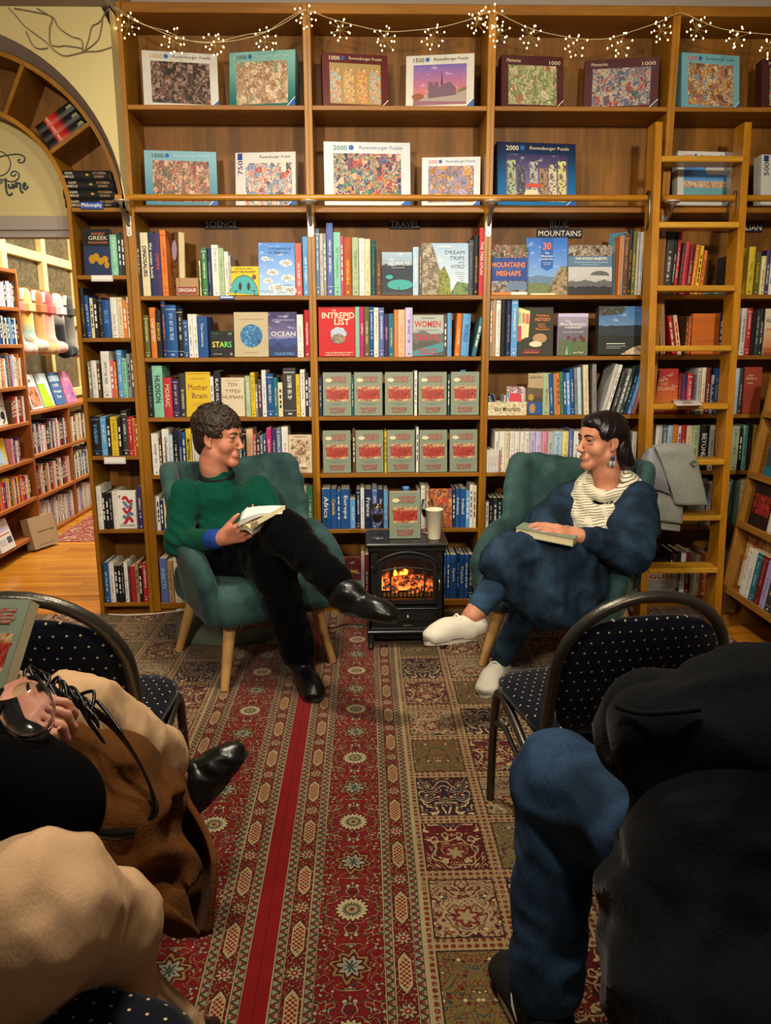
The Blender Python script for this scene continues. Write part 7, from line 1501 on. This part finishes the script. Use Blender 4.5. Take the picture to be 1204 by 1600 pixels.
# jumper
s = SDF(); sh = (SR+SL)/2; ax = np.array(SL) - SR; ax[2] = 0; th = math.atan2(ax[1], ax[0]); RR = Rz(-th)
s.ell(sh + np.array((0, .015, -.045)), (.150, .085, .075), RR, .05); s.ell(sh + np.array((.01, .0, -.15)), (.138, .098, .13), RR, .05); s.ell(HIP + np.array((.0, -.02, .10)), (.140, .112, .10), RR, .05); s.cone(N_ + (0, .0, .026), N_ + (0, 0, -.05), .064, .100, .03)
s.cone(SR, ER, .062, .052, .03); s.cone(ER, WR - (WR-ER)/np.linalg.norm(WR-ER)*.055, .052, .035, .03); s.cone(SL, EL, .060, .050, .03); s.cone(EL, WL, .050, .036, .03)
s.cone(N_ + (0, -.003, .070), N_ + (0, -.010, .14), .058, .058, .008, True)
def dj(X, Y, Z):
    e = np.exp(-((X-ER[0])**2 + (Y-ER[1])**2 + (Z-ER[2])**2)/.012); w_ = np.exp(-((Z - HIP[2] - .07)**2)/.004)
    return crease(X, Y, Z, 48, 2, .005) + e*np.sin((X*.7 + Z*1.2)*120)*.005 + w_*np.sin(Z*95 + X*12)*.006
soft('jumper', s, .006, M_KNIT, pA, dj)
m = MB(); m.tube([tuple(N_ + np.array((.060*math.cos(t), .056*math.sin(t) - .004, .024 + .016*math.sin(t)))) for t in [2*math.pi*k/28 for k in range(28)]], .0125, 8, False, True); build(m, 'collar', mat('black_rib', '08080A', rough=.9), pA)
s = SDF(); u_ = hd/np.linalg.norm(hd); fa = (WR-ER)/np.linalg.norm(WR-ER); s.cone(WR - fa*.050, WR - fa*.020, .0380, .0365, .01); M_COB = mat('cobalt_cotton', '0F3A8A', rough=.85, bump=(200, .2)); soft('cuff', s, .005, M_COB, pA)
s = SDF(); s.ell(HIP + np.array((-.035, -.06, .025)), (.115, .08, .03), RR, .03); soft('shirt_hem', s, .007, M_COB, pA)
# trousers
s = SDF(); s.ell(HIP + np.array((0, 0, .0)), (.150, .13, .085), RR, .05); s.chain([HIPR, KR], [.098, .078], .05); s.chain([KR, AR + (KR-AR)*.16], [.074, .060], .04); s.chain([HIPL, KL], [.098, .076], .05); s.chain([KL, AL + (KL-AL)*.16], [.074, .066], .04)
soft('trousers', s, .008, M_VELB, pA, lambda X, Y, Z: crease(X, Y, Z, 55, 7, .010))
s = SDF(); s.cone(AR + (KR-AR)*.26, AR + (KR-AR)*.02, .038, .036, .01); soft('sock', s, .006, mat('black_sock', '0A0A0B', rough=.95), pA)
boot(pA, 'boot', AR + (AR-KR)*.02, TR, AR + (KR-AR)*.16, M_LEA, M_SOLE, (.1, .15, 1), w=.038, shaft=.042, disp=lambda X, Y, Z: vnoise(X, Y, Z, 55, 3)*.002)
boot(pA, 'boot', AL, TL, AL + (KL-AL)*.22, M_LEA, M_SOLE, (0, 0, 1), w=.040, shaft=.045, disp=lambda X, Y, Z: vnoise(X, Y, Z, 55, 5)*.002)
# open book held on the knee
def open_book(o, R, w, h, t, label, cov, fan=.35):
    root = empty('open_book', tuple(o), label, 'book'); W_ = lambda p: tuple(np.array(o) + R @ np.array(p, float))
    for sg in (-1, 1):
        top, bot = [], []; n = 8
        for i in range(n+1):
            u = i/n; x = sg*w*u; z = t*math.sin(min(1, u*2.2)*math.pi/2)*(1-.35*u) + sg*0 + fan*w*u*u*(.5 if sg > 0 else .3); top.append((x, z)); bot.append((x, z - t*(.9-.25*u)))
        m = MB(); m.strip([W_((x, -h/2, z)) for x, z in top], [W_((x, h/2, z)) for x, z in top]); m.strip([W_((x, h/2, z)) for x, z in bot], [W_((x, -h/2, z)) for x, z in bot])
        m.strip([W_((x, -h/2, z)) for x, z in bot], [W_((x, -h/2, z)) for x, z in top], False); m.strip([W_((x, h/2, z)) for x, z in top], [W_((x, h/2, z)) for x, z in bot], False); m.quad(W_((top[-1][0], -h/2, top[-1][1])), W_((top[-1][0], h/2, top[-1][1])), W_((bot[-1][0], h/2, bot[-1][1])), W_((bot[-1][0], -h/2, bot[-1][1]))); build(m, 'pages', M_PAGE, root)
        m = MB(); a_ = [(x*1.02, z-.0012) for x, z in bot]; b_ = [(x*1.02, z-.0030) for x, z in bot]; m.strip([W_((x, -h/2-.003, z)) for x, z in a_], [W_((x, h/2+.003, z)) for x, z in a_]); m.strip([W_((x, h/2+.003, z)) for x, z in b_], [W_((x, -h/2-.003, z)) for x, z in b_]); m.strip([W_((x, -h/2-.003, z)) for x, z in b_], [W_((x, -h/2-.003, z)) for x, z in a_], False); build(m, 'cover', cov, root)
    return root
bo = np.array(P(412, 814, 2.69)); R_ = frame(np.array((.60, .62, .25)), (-.20, .15, .95)); open_book(bo, R_, .062, .125, .022, 'open paperback with loose white sheets on the raised black knee', mat('cover_ivory', 'C8C2B4', rough=.5))
root = empty('loose_sheets', tuple(P(415, 796, 2.68)), 'sheaf of loose white pages fanned over the open book', 'paper')
M_SHEET = mat('white_sheet', 'D6D4CE', rough=.7)
for k in range(4):
    a = np.array(P(372 + k, 822 - 3*k, 2.66)); b = np.array(P(378 + 2*k, 800 - 2*k, 2.70)); c = np.array(P(446 - 2*k, 790 + 2*k, 2.72)); d = np.array(P(440 - k, 803, 2.66))
    cloth('sheet', [[a, (a+d)/2 + (0, 0, .012), d], [(a+b)/2, (a+b+c+d)/4 + (0, 0, .016), (c+d)/2], [b, (b+c)/2 + (0, 0, .010), c]], root, M_SHEET, .0012, fold=.001, seed=k)
# ======================= person in denim
SK2 = skin_mat('rosy_skin', 'B8785C', 'CC9070')
def _denim(c1, c2):
    def fn():
        x, y, z = sep(coord()); n = noise(coord(), 9, 4.); t = noise(vmul(coord(), (1, 1, .25)), 330, 1.); return mulc(mixc(sst(n, .35, .7), lin(c1), lin(c2)), ramp(t, [(.3, (.75, .75, .78)), (.7, (1.2, 1.2, 1.2))])), t*.3
    return fn
M_DEN = mat('dark_denim', rough=.85, spec=.15, fn=_denim('14212E', '2A3F54')); M_JEAN = mat('blue_jeans', rough=.85, spec=.15, fn=_denim('1C2C3C', '35506A'))
HO = P(940, 691, 2.93); HR = frame((-.93, -.36, .0), (-.04, 0, 1))
N_ = np.array(P(948, 755, 2.93)); SR, SL = P(893, 775, 3.03), P(996, 782, 2.84); ER, EL = P(850, 820, 2.88), P(985, 862, 2.66); WR, WL = P(856, 830, 2.68), P(905, 838, 2.56)
HIP = np.array(P(925, 880, 2.95)); HIPR, HIPL = P(895, 880, 2.98), P(945, 888, 2.86); KU, KD = P(806, 872, 2.54), P(850, 900, 2.58)
AU, TU = P(738, 962, 2.47), P(664, 976, 2.40); AD = G(779, 1035, .076); TD = G(756, 1064, .076); TD = AD + (TD-AD)/np.linalg.norm(TD-AD)*.185
s = SDF(); head_sdf(s, HO, HR, (1, -1), .95); s.cone(HO + HR @ np.array((0, -.020, -.09)), N_ + np.array((0, .01, -.03)), .046, .054, .03)
s.ell((SR+SL)/2 + np.array((0, .02, -.07)), (.10, .055, .07), Rz(.57), .05); s.chain([N_ + (0, .01, -.08), HIP], [.05, .07], .05); s.chain([SR, ER, WR], [.038, .032, .023], .03); s.chain([SL, EL, WL], [.038, .032, .023], .03)
s.chain([HIPR, KU, AU + (KU-AU)*-.02], [.06, .045, .034], .03); s.chain([HIPL, KD, AD], [.06, .045, .034], .03)
hand_sdf(s, WL, np.array(P(862, 826, 2.56)) - WL, (.05, .15, -1), -1, curl=(6, 10, 10), spread=3, L=.98, thumb=(25, 10)); hand_sdf(s, WR, np.array(P(880, 828, 2.60)) - WR, (.1, 0, -1), 1, curl=(8, 14, 12), L=.92)
pB = person('person in a denim dress and pale scarf sitting in the right armchair with a book', s, SK2, (HIP[0], HIP[1], .008), .0042)
face_parts(pB, HO, HR, SK2, '1A1410', '2A1E16', '98584C')
s = SDF(); L = Local(s, HO, HR); L.ell((0, -.020, .052), (.079, .098, .080), .02).ell((0, .030, .080), (.066, .062, .040), .02).ell((0, -.070, -.02), (.074, .050, .085), .03).ell((-.050, -.072, -.050), (.030, .036, .055), .02).ell((.060, -.04, -.04), (.026, .05, .075), .02).cone((-.050, -.10, -.085), (.055, -.10, -.085), .026, .026, .03)
L.ell((-.062, .0, .045), (.020, .06, .035), .02); L.ell((.066, .02, .0), (.018, .045, .07), .02)
L.ell((0, .106, -.020), (.085, .060, .088), .008, True); L.ell((-.085, .004, -.012), (.034, .026, .036), .006, True); L.ell((-.06, .045, -.055), (.05, .05, .055), .008, True)
def dh(X, Y, Z):
    q = np.array(HO); lx = (X-q[0])*HR[0, 0] + (Y-q[1])*HR[1, 0] + (Z-q[2])*HR[2, 0]; ly = (X-q[0])*HR[0, 1] + (Y-q[1])*HR[1, 1] + (Z-q[2])*HR[2, 1]; lz = (X-q[0])*HR[0, 2] + (Y-q[1])*HR[1, 2] + (Z-q[2])*HR[2, 2]
    w_ = ly + .35*np.maximum(lz, -.02); return np.sin(w_*420 + 3*np.sin(lz*25))*.0007 + np.sin(w_*190 + 2*np.sin(lz*18 + 1))*.0010
soft('hair', s, .0030, mat('black_bob', rough=.34, spec=.5, fn=lambda: (mixc(noise(coord(), 60, 3.), lin('060405'), lin('1C1214')), None)), pB, dh, 1)
e0 = HO + HR @ np.array((-.074, .006, -.032))
m = MB(); m.tube([e0, e0 + (0, 0, -.012)], .001, 5); er = build(m, 'earring', M_STEEL, pB)
for k, (dz, c, dx) in enumerate(((-.020, '1E3A6A', 0), (-.040, '9AA0A8', -.007), (-.042, '8A9098', .007))): m = MB(); m.sphere(e0 + np.array((dx, -.003, dz)), (.007, .003, .011), 10, 6); build(m, 'bead', mat('bead' + c, c, rough=.3), er)
# denim dress
s = SDF(); sh = (SR+SL)/2; ax = np.array(SL) - SR; th = math.atan2(ax[1], ax[0]); RR = Rz(-th)
s.ell(sh + np.array((0, .01, -.05)), (.148, .090, .085), RR, .05); s.ell(sh + np.array((-.02, -.02, -.16)), (.150, .115, .13), RR, .05); s.ell(HIP + np.array((-.01, -.02, .06)), (.160, .135, .10), RR, .05)
s.cone(SR, ER, .066, .070, .04); s.cone(ER, WR - (WR-ER)*.10, .062, .036, .03); s.cone(SL, (np.array(SL)+EL)/2, .068, .080, .04); s.cone((np.array(SL)+EL)/2, EL, .080, .076, .04); s.cone(EL, WL - (WL-EL)*.32, .072, .046, .03)
def dd(X, Y, Z): return crease(X, Y, Z, 62, 9, .010) + np.sin(Z*75 + X*35 + Y*18 + 2*np.sin(X*20))*.003
soft('dress_top', s, .007, M_DEN, pB, dd)
s = SDF(); fa = (WL-EL)/np.linalg.norm(WL-EL); s.cone(WL - fa*.075, WL - fa*.030, .044, .040, .01); soft('cuff', s, .005, M_DEN, pB)
s = SDF(); s.ell(HIP, (.165, .14, .09), RR, .05); s.chain([HIPR, KU + (KU-HIPR)*.04], [.12, .088], .06); s.chain([HIPL, KD + (HIPL-KD)*.15], [.12, .10], .06)
for (x, y, Y) in ((772, 884, 2.52), (785, 898, 2.50), (805, 918, 2.50), (825, 938, 2.47), (845, 955, 2.46), (865, 963, 2.47), (885, 960, 2.50), (910, 950, 2.55), (935, 930, 2.62)): s.cone(P(866, 880, 2.62), P(x, y, Y), .085, .034, .07)
def ds(X, Y, Z): return crease(X, Y, Z, 42, 12, .013) + crease(X, Y, Z*.5, 85, 13, .005) + np.sin(np.arctan2(X-.45, -(Y-3.0))*26)*.004*(Z < .42)
soft('skirt', s, .008, M_DEN, pB, ds)
s = SDF(); s.chain([HIPR, KU], [.08, .064], .03); s.chain([KU, AU + (KU-AU)*.20], [.062, .042], .03); s.chain([HIPL, KD], [.08, .064], .03); s.chain([KD, AD + (KD-AD)*.08], [.062, .042], .03); soft('jeans', s, .007, M_JEAN, pB, lambda X, Y, Z: crease(X, Y, Z, 90, 5, .004))
M_CANV = mat('white_canvas', 'D6CFBC', rough=.75, bump=(200, .15)); M_RUB = mat('white_rubber', 'CFC8B4', rough=.5)
def sneaker(a, t, up_, root):
    o = boot(root, 'sneaker', a, t, np.array(a) - np.array(up_)/np.linalg.norm(up_)*.022, M_CANV, M_RUB, up_, w=.039, shaft=.036, low=True)
    a = np.array(a, float); f = np.array(t) - a; L = np.linalg.norm(f); f /= L; u = np.array(up_, float); u -= f*(u @ f); u /= np.linalg.norm(u); r = np.cross(f, u)
    for k in range(4): q = a + f*(.05 + .022*k) + u*(.018 - .011*k); m = MB(); m.tube(smooth_pts([q - r*.022 - u*.010, q + u*.004, q + r*.022 - u*.010], 4), .0035, 6); build(m, 'lace', M_WHITE, o)
    m = MB(); m.tube([tuple(a + f*(L*.455 + (L*.47 + .02)*math.cos(x)) + r*.0405*math.sin(x) - u*.050) for x in [2*math.pi*k/24 for k in range(24)]], .0022, 5, False, True); build(m, 'stripe', mat('grey_foxing', '5A564E', rough=.6), o)
sneaker(AU + (AU-KU)*.06, TU, (-.15, .1, 1), pB); sneaker(AD, TD, (0, 0, 1), pB)
# scarf
def _scarf():
    x, y, z = sep(coord()); a = natan(x + .0, y - .02); w_ = noise(coord(), 9, 2.)*2.; st = nsin(z*620. + a*14. + w_*9.); n = noise(coord(), 20, 2.)
    return mixc(sst(st, .62, .85)*sst(n, .36, .46), lin('D8CFB4'), lin('3A342E')), noise(coord(), 250, 2.)
s = SDF(); c0 = N_ + np.array((.0, -.005, .015)); tf = math.atan2(-.86, -.45)
for (rr_, drop, dz, r) in ((.066, .075, .022, .020), (.088, .125, .012, .026), (.108, .165, -.006, .030), (.118, .205, -.02, .026)):
    pts = []
    for q_ in range(25):
        t = 2*math.pi*q_/24; fr = ((1 + math.cos(t-tf))/2)**1.5; pts.append(c0 + np.array(((rr_ + .012*fr)*math.cos(t), (rr_*.95 + .012*fr)*math.sin(t), dz - drop*fr)))
    s.chain(pts, r, .012)
fd = np.array((-.45, -.86, 0)); s.ell(c0 + fd*.105 + (0, 0, -.16), (.06, .03, .045), Rz(.5), .03)
soft('scarf', s, .005, mat('striped_knit_scarf', rough=.95, sheen=.2, fn=_scarf), pB, lambda X, Y, Z: vnoise(X, Y, Z, 85, 3)*.003)
# book in the lap
bk = np.array(P(855, 834, 2.56)); R_ = frame((.80, -.35, -.10), (.06, .05, 1)); W_ = lambda p: tuple(bk + R_ @ np.array(p, float)); root = empty('book', tuple(bk), 'thick cream-edged book lying in the lap of the denim dress', 'book')
m = MB(); v = [W_((x, y, z)) for z in (-.012, .010) for y in (-.095, .095) for x in (-.062, .062)]; m._add(v, [(0, 2, 3, 1), (4, 5, 7, 6), (0, 1, 5, 4), (2, 6, 7, 3), (0, 4, 6, 2), (1, 3, 7, 5)]); build(m, 'pages', M_PAGE, root)
m = MB()
for z in (-.0145, .0105): v = [W_((x, y, q)) for q in (z, z+.002) for y in (-.098, .098) for x in (-.064, .065)]; m._add(v, [(0, 2, 3, 1), (4, 5, 7, 6), (0, 1, 5, 4), (2, 6, 7, 3), (0, 4, 6, 2), (1, 3, 7, 5)])
build(m, 'cover', M_SAGE, root)
# ======================= person in black at bottom right
M_FLE = mat('black_fleece', rough=.95, spec=.08, sheen=.06, fn=lambda: (mixc(noise(coord(), 120, 3.), lin('0B0C0E'), lin('15171A')), noise(coord(), 160, 3.)))
M_JEAN2 = mat('indigo_jeans', rough=.85, spec=.15, fn=_denim('18283A', '2E4662')); SK3 = skin_mat('tan_skin', 'A87058', 'BC8468')
HP = np.array((.46, .84, .46)); K1 = np.array(P(872, 1208, 1.26)); A1 = np.array((.155, 1.20, .085)); K2 = np.array((.52, 1.30, .50)); A2 = np.array((.56, 1.28, .085)); SH1 = np.array((.245, .99, .73)); SH2 = np.array((.66, .80, .82)); NK = np.array((.50, .90, .86))
HO3 = np.array((.56, .96, 1.04)); HR3 = frame((-.5, .86, -.25))
s = SDF(); head_sdf(s, HO3, HR3); s.cone(HO3 + HR3 @ np.array((0, -.04, -.12)), NK, .05, .055, .03); s.chain([NK, HP], [.09, .11], .05); s.chain([HP + (-.05, .05, 0), K1, A1], [.07, .05, .034], .03); s.chain([HP + (.07, .06, 0), K2, A2], [.07, .05, .034], .03)
E1, W1 = np.array((.36, 1.10, .60)), np.array((.44, 1.24, .58)); E2, W2 = np.array((.70, 1.0, .60)), np.array((.50, 1.22, .58)); s.chain([SH1, E1, W1], [.04, .034, .024], .03); s.chain([SH2, E2, W2], [.04, .034, .024], .03)
hand_sdf(s, W1, (.6, .6, -.1), (0, 0, -1), 1); hand_sdf(s, W2, (-.6, .6, -.1), (0, 0, -1), -1)
pC = person('person in a black hooded top and blue jeans seen from behind at bottom right', s, SK3, (HP[0], HP[1], .008), .006)
s = SDF(); L = Local(s, HO3, HR3); L.ell((0, -.028, .045), (.080, .092, .082), .02).ell((0, -.07, -.02), (.07, .04, .07), .02); L.ell((0, .085, -.02), (.09, .06, .085), .01, True); soft('hair', s, .006, mat('brown_hair', '2A1C12', rough=.5), pC)
s = SDF(); q = lambda x, y, Y: np.array(P(x, y, Y))
s.ell(q(1180, 1340, .90), (.20, .13, .19), Rz(-.45), .06); s.ell(q(1190, 1510, .80), (.20, .15, .12), Rz(-.45), .06); s.cone(SH1, SH2, .085, .10, .06); s.ell(q(1090, 1500, .82), (.10, .10, .10), None, .06)
s.cone(q(1000, 1390, .95), q(1060, 1560, .80), .045, .06, .05); s.cone(q(1010, 1330, .98), q(1000, 1430, .90), .03, .045, .05)
s.cone(SH1 + (.02, 0, -.02), E1, .072, .055, .03); s.cone(E1, W1, .055, .040, .03); s.cone(SH2, E2, .075, .06, .03); s.cone(E2, W2, .058, .04, .03)
soft('top', s, .0075, M_FLE, pC, lambda X, Y, Z: crease(X, Y, Z, 38, 21, .014) + np.sin(Z*70 + X*60 + 3*np.sin(Y*14))*.004*(Z < .64))
s = SDF()
for (x, y, Y, r) in ((1010, 1122, .96, .034), (1038, 1108, .95, .036), (1072, 1096, .95, .042), (1115, 1078, .95, .048), (1163, 1070, .95, .053), (1218, 1072, .95, .056)): s.ell(q(x, y, Y), (r*1.15, r, r), None, .006)
s.cone(q(1005, 1140, .93), q(1120, 1160, .91), .045, .075, .03); s.cone(q(1120, 1160, .91), q(1230, 1150, .91), .075, .085, .03); s.cone(q(1030, 1200, .92), q(1200, 1240, .89), .05, .06, .03); s.cone(q(1075, 1180, .90), q(1100, 1235, .885), .025, .02, .02)
hood = soft('hood', s, .006, M_FLE, pC, lambda X, Y, Z: crease(X, Y, Z, 55, 33, .010))
m = MB(); m.tube(smooth_pts([q(962, 1104, .915), q(1000, 1114, .89), q(1050, 1113, .872), q(1095, 1108, .862)], 6), .0035, 6); build(m, 'seam', M_FLE, hood)
s = SDF(); s.chain([HP + (-.04, .04, .0), K1 + (0, 0, -.01)], [.095, .074], .04); s.chain([K1 + (0, 0, -.01), A1 + (0, -.005, .06)], [.074, .066], .04); s.ell(HP, (.16, .14, .10), None, .05); s.chain([HP + (.07, .05, 0), K2], [.095, .076], .04); s.chain([K2, A2 + (0, 0, .06)], [.074, .066], .04)
soft('jeans', s, .007, M_JEAN2, pC, lambda X, Y, Z: crease(X, Y, Z, 60, 17, .008) + np.sin(Z*90 + X*50)*.003*np.exp(-((Z-.42)**2)/.004))
M_SUE = mat('black_suede', '0C0B0C', rough=.9, bump=(120, .2)); M_OFFW = mat('off_white_sole', 'C0B69A', rough=.6)
s1 = boot(pC, 'trainer', A1 + (0, -.02, -.003), A1 + np.array((-.045, .16, -.003)), A1 + (0, 0, .03), M_SUE, M_OFFW, (0, 0, 1), w=.042, shaft=.040); boot(pC, 'trainer', A2 + (0, -.02, -.003), A2 + np.array((-.02, .16, -.003)), A2 + (0, 0, .03), M_SUE, M_OFFW, (0, 0, 1), w=.042, shaft=.040)
for k in range(3):
    a, b = np.array(A1) + (-.050, .040+.014*k, -.010), np.array(A1) + (-.046, .004+.016*k, -.042); m = MB(); m.tube([a, (a+b)/2 + (-.004, 0, 0), b], .0035, 6); build(m, 'stripe', M_WHITE, s1)
s = SDF(); s.cone(A1 + (0, -.01, .005), A1 + (0, -.005, .075), .043, .043, .01); soft('sock', s, .006, mat('teal_sock', '0A5A58', rough=.9), pC)
# ======================= person in cream trousers at bottom left
SK4 = skin_mat('pink_skin', 'BC7A66', 'CC9078'); M_CRT = mat('cream_twill', rough=.85, spec=.15, fn=lambda: (mixc(noise(coord(), 8, 3.), lin('C49C74'), lin('D4B088')), noise(vmul(coord(), (1, 1, .3)), 300, 1.)*.4)); M_BKN = mat('black_knit', '060607', rough=.95, spec=.05, bump=(90, .3))
HP = np.array((-.78, .66, .47)); KX = q(-30, 1120, 1.10); AX_ = q(268, 1215, 1.52); KN = q(165, 1450, .97); AN = np.array((-.50, 1.02, .085)); NK = np.array((-.95, .66, .98)); S1 = np.array((-.76, .72, .90)); S2 = np.array((-1.10, .66, .92)); E1 = q(62, 1268, .88); W1 = q(-8, 1122, 1.0); HO4 = np.array((-.93, .72, 1.14)); HR4 = frame((.35, .93, -.15))
s = SDF(); head_sdf(s, HO4, HR4); s.cone(HO4 + HR4 @ np.array((0, -.04, -.12)), NK, .05, .055, .03); s.chain([NK, HP], [.09, .11], .05); s.chain([S1, E1, W1], [.04, .034, .024], .03); s.chain([S2, np.array((-1.08, .85, .66)), np.array((-.90, .98, .62))], [.04, .034, .024], .03)
s.chain([HP + (-.05, .05, .02), KX, AX_], [.07, .05, .034], .03); s.chain([HP + (.06, .06, 0), KN, AN], [.07, .05, .034], .03)
hand_sdf(s, W1, q(60, 1112, .99) - W1, (.15, .2, -.95), -1, L=.84, curls=((40, 58, 45), (38, 56, 45), (34, 54, 42), (30, 50, 40)), spread=4, thumb=(50, 30)); hand_sdf(s, np.array((-.90, .98, .62)), (.6, .6, 0), (0, 0, -1), -1)
pD = person('person in cream trousers and black jumper with a wine glass at bottom left', s, SK4, (HP[0], HP[1], .008), .0055)
s = SDF(); L = Local(s, HO4, HR4); L.ell((0, -.028, .045), (.080, .092, .082), .02).ell((0, -.07, -.05), (.07, .04, .10), .02); L.ell((0, .085, -.02), (.09, .06, .085), .01, True); soft('hair', s, .006, MATS['brown_hair'], pD)
s = SDF(); s.cone(S1, E1, .075, .066, .04); s.cone(E1, W1 + (E1-W1)*.30, .068, .044, .03); s.cone(E1, q(72, 1290, .90), .060, .050, .04); s.ell((S1+S2)/2 + (0, 0, -.08), (.20, .12, .14), None, .06); s.ell((S1+S2)/2 + (.02, .0, -.26), (.18, .14, .14), None, .06); s.cone(S2, (-1.08, .85, .66), .07, .06, .04); s.cone((-1.08, .85, .66), (-.92, .97, .62), .058, .04, .03)
soft('jumper', s, .008, M_BKN, pD, lambda X, Y, Z: vnoise(X, Y, Z, 22, 41)*.005)
s = SDF(); s.ell(HP, (.16, .15, .10), None, .05); s.chain([HP + (-.04, .05, .03), KX, q(238, 1185, 1.48)], [.10, .075, .066], .04); s.cone(q(120, 1105, 1.28), q(235, 1180, 1.46), .066, .062, .03)
s.chain([HP + (.06, .06, .0), q(40, 1420, .80), KN], [.100, .085, .070], .05); s.chain([KN, q(165, 1560, .99), AN + (0, 0, .10)], [.068, .064, .080], .04)
soft('trousers', s, .007, M_CRT, pD, lambda X, Y, Z: crease(X, Y, Z, 42, 43, .010) + crease(X*1.5, Y, Z, 80, 44, .005))
boot(pD, 'boot', q(282, 1232, 1.57), q(352, 1152, 1.62), q(232, 1180, 1.49), M_LEA, M_SOLE, (-.75, -.1, .65), w=.037, shaft=.050, pointed=True, disp=lambda X, Y, Z: crease(X, Y, Z, 95, 47, .006))
boot(pD, 'boot', AN, AN + np.array((.05, .19, 0)), AN + (0, 0, .08), M_LEA, M_SOLE, (0, 0, 1), w=.037, shaft=.045, pointed=True)
g = wine_glass(*q(86, 1204, .92), 'empty wine glass held by the person at bottom left', 0, R=.031, H=.125); g.rotation_euler = Euler((math.radians(6), math.radians(-14), 0))
o = sage_at(0, 0, 0, 0, 0, 'sage green book held beside the wine glass at bottom left'); o.matrix_world = Matrix.Translation(q(-58, 1110, 1.05)) @ Matrix.Rotation(math.radians(8), 4, 'Y') @ Matrix.Rotation(math.radians(-38), 4, 'X') @ Matrix.Rotation(math.radians(-18), 4, 'Z') @ Matrix.Scale(.86, 4)
# brown coat over the lap
M_BRW = mat('brown_wool', rough=.95, spec=.08, sheen=.02, fn=lambda: (mixc(noise(coord(), 90, 3.), lin('4A2A10'), lin('643C1A')), noise(coord(), 220, 2.)))
root = empty('brown_coat', tuple(q(250, 1450, 1.05)), 'brown wool coat draped over the lap of the person in cream trousers', 'coat')
s = SDF(); s.chain([q(105, 1190, 1.08), q(170, 1215, 1.14), q(235, 1250, 1.17)], [.055, .062, .05], .03); s.chain([q(110, 1260, 1.02), q(190, 1300, 1.08), q(255, 1350, 1.12)], [.05, .062, .05], .03); s.chain([q(140, 1330, 1.0), q(200, 1390, 1.04), q(270, 1425, 1.06)], [.035, .045, .035], .03); s.cone(q(200, 1190, 1.2), q(260, 1240, 1.22), .035, .03, .02); s.cone(q(230, 1280, 1.16), q(262, 1400, 1.10), .035, .035, .03)
soft('body', s, .006, M_BRW, root, lambda X, Y, Z: np.sin((X*.9 + Z*.8)*85 + 2.5*np.sin(Y*16 + X*9))*.004 + crease(X, Y, Z, 48, 51, .016))
cloth('flap', [[q(232, 1172, 1.25), q(262, 1300, 1.20), q(228, 1440, 1.12)], [q(275, 1225, 1.23), q(295, 1320, 1.23), q(262, 1456, 1.14)], [q(318, 1290, 1.17), q(326, 1350, 1.16), q(300, 1466, 1.10)], [q(336, 1345, 1.10), q(335, 1385, 1.08), q(326, 1460, 1.05)]], root, M_BRW, .010, fold=.006, seed=5)
cloth('lapel', [[q(140, 1360, .98), q(180, 1385, .98), q(250, 1415, 1.0)], [q(150, 1395, .97), q(215, 1425, .98), q(290, 1440, 1.0)], [q(190, 1420, .98), q(250, 1450, 1.0), q(312, 1462, 1.02)]], root, M_BRW, .010, fold=.004, seed=8)
# fringed black bag strap
root = empty('fringed_bag', tuple(q(110, 1290, .98)), 'black leather bag strap with fringe lying on the brown coat', 'bag')
m = MB(); ctr = smooth_pts([q(80, 1085, 1.05), q(125, 1105, 1.05), q(165, 1130, 1.07), q(205, 1180, 1.08), q(232, 1235, 1.07), q(238, 1272, 1.06), q(222, 1297, 1.04), q(185, 1306, 1.0), q(145, 1304, .97), q(105, 1290, .94)], 6)
A_ = [tuple(np.array(p) + (.0, -.004, .012)) for p in ctr]; B_ = [tuple(np.array(p) + (.004, .004, -.010)) for p in ctr]; C2 = [tuple(np.array(p) + (.004, -.002, .012)) for p in ctr]; m.loft([A_, B_, [tuple(np.array(p) + (.008, .006, -.010)) for p in ctr], C2, A_], True, False, False); build(m, 'strap', M_LEA, root)
rf = random.Random(4)
for i in range(20):
    a = q(50 + 5*i, 1046 + 3*i + rf.uniform(-5, 5), 1.06); a2 = a + np.array((rf.uniform(-.01, .03), rf.uniform(-.02, .0), rf.uniform(-.005, .012))); b = q(60 + 6.2*i + rf.uniform(-15, 15), 1080 + 3.2*i + rf.uniform(-10, 25), 1.02); m = MB(); m.tube(smooth_pts([a, a2, b], 5), [.0028]*10 + [.0012], 5); build(m, 'fringe', M_LEA, root)
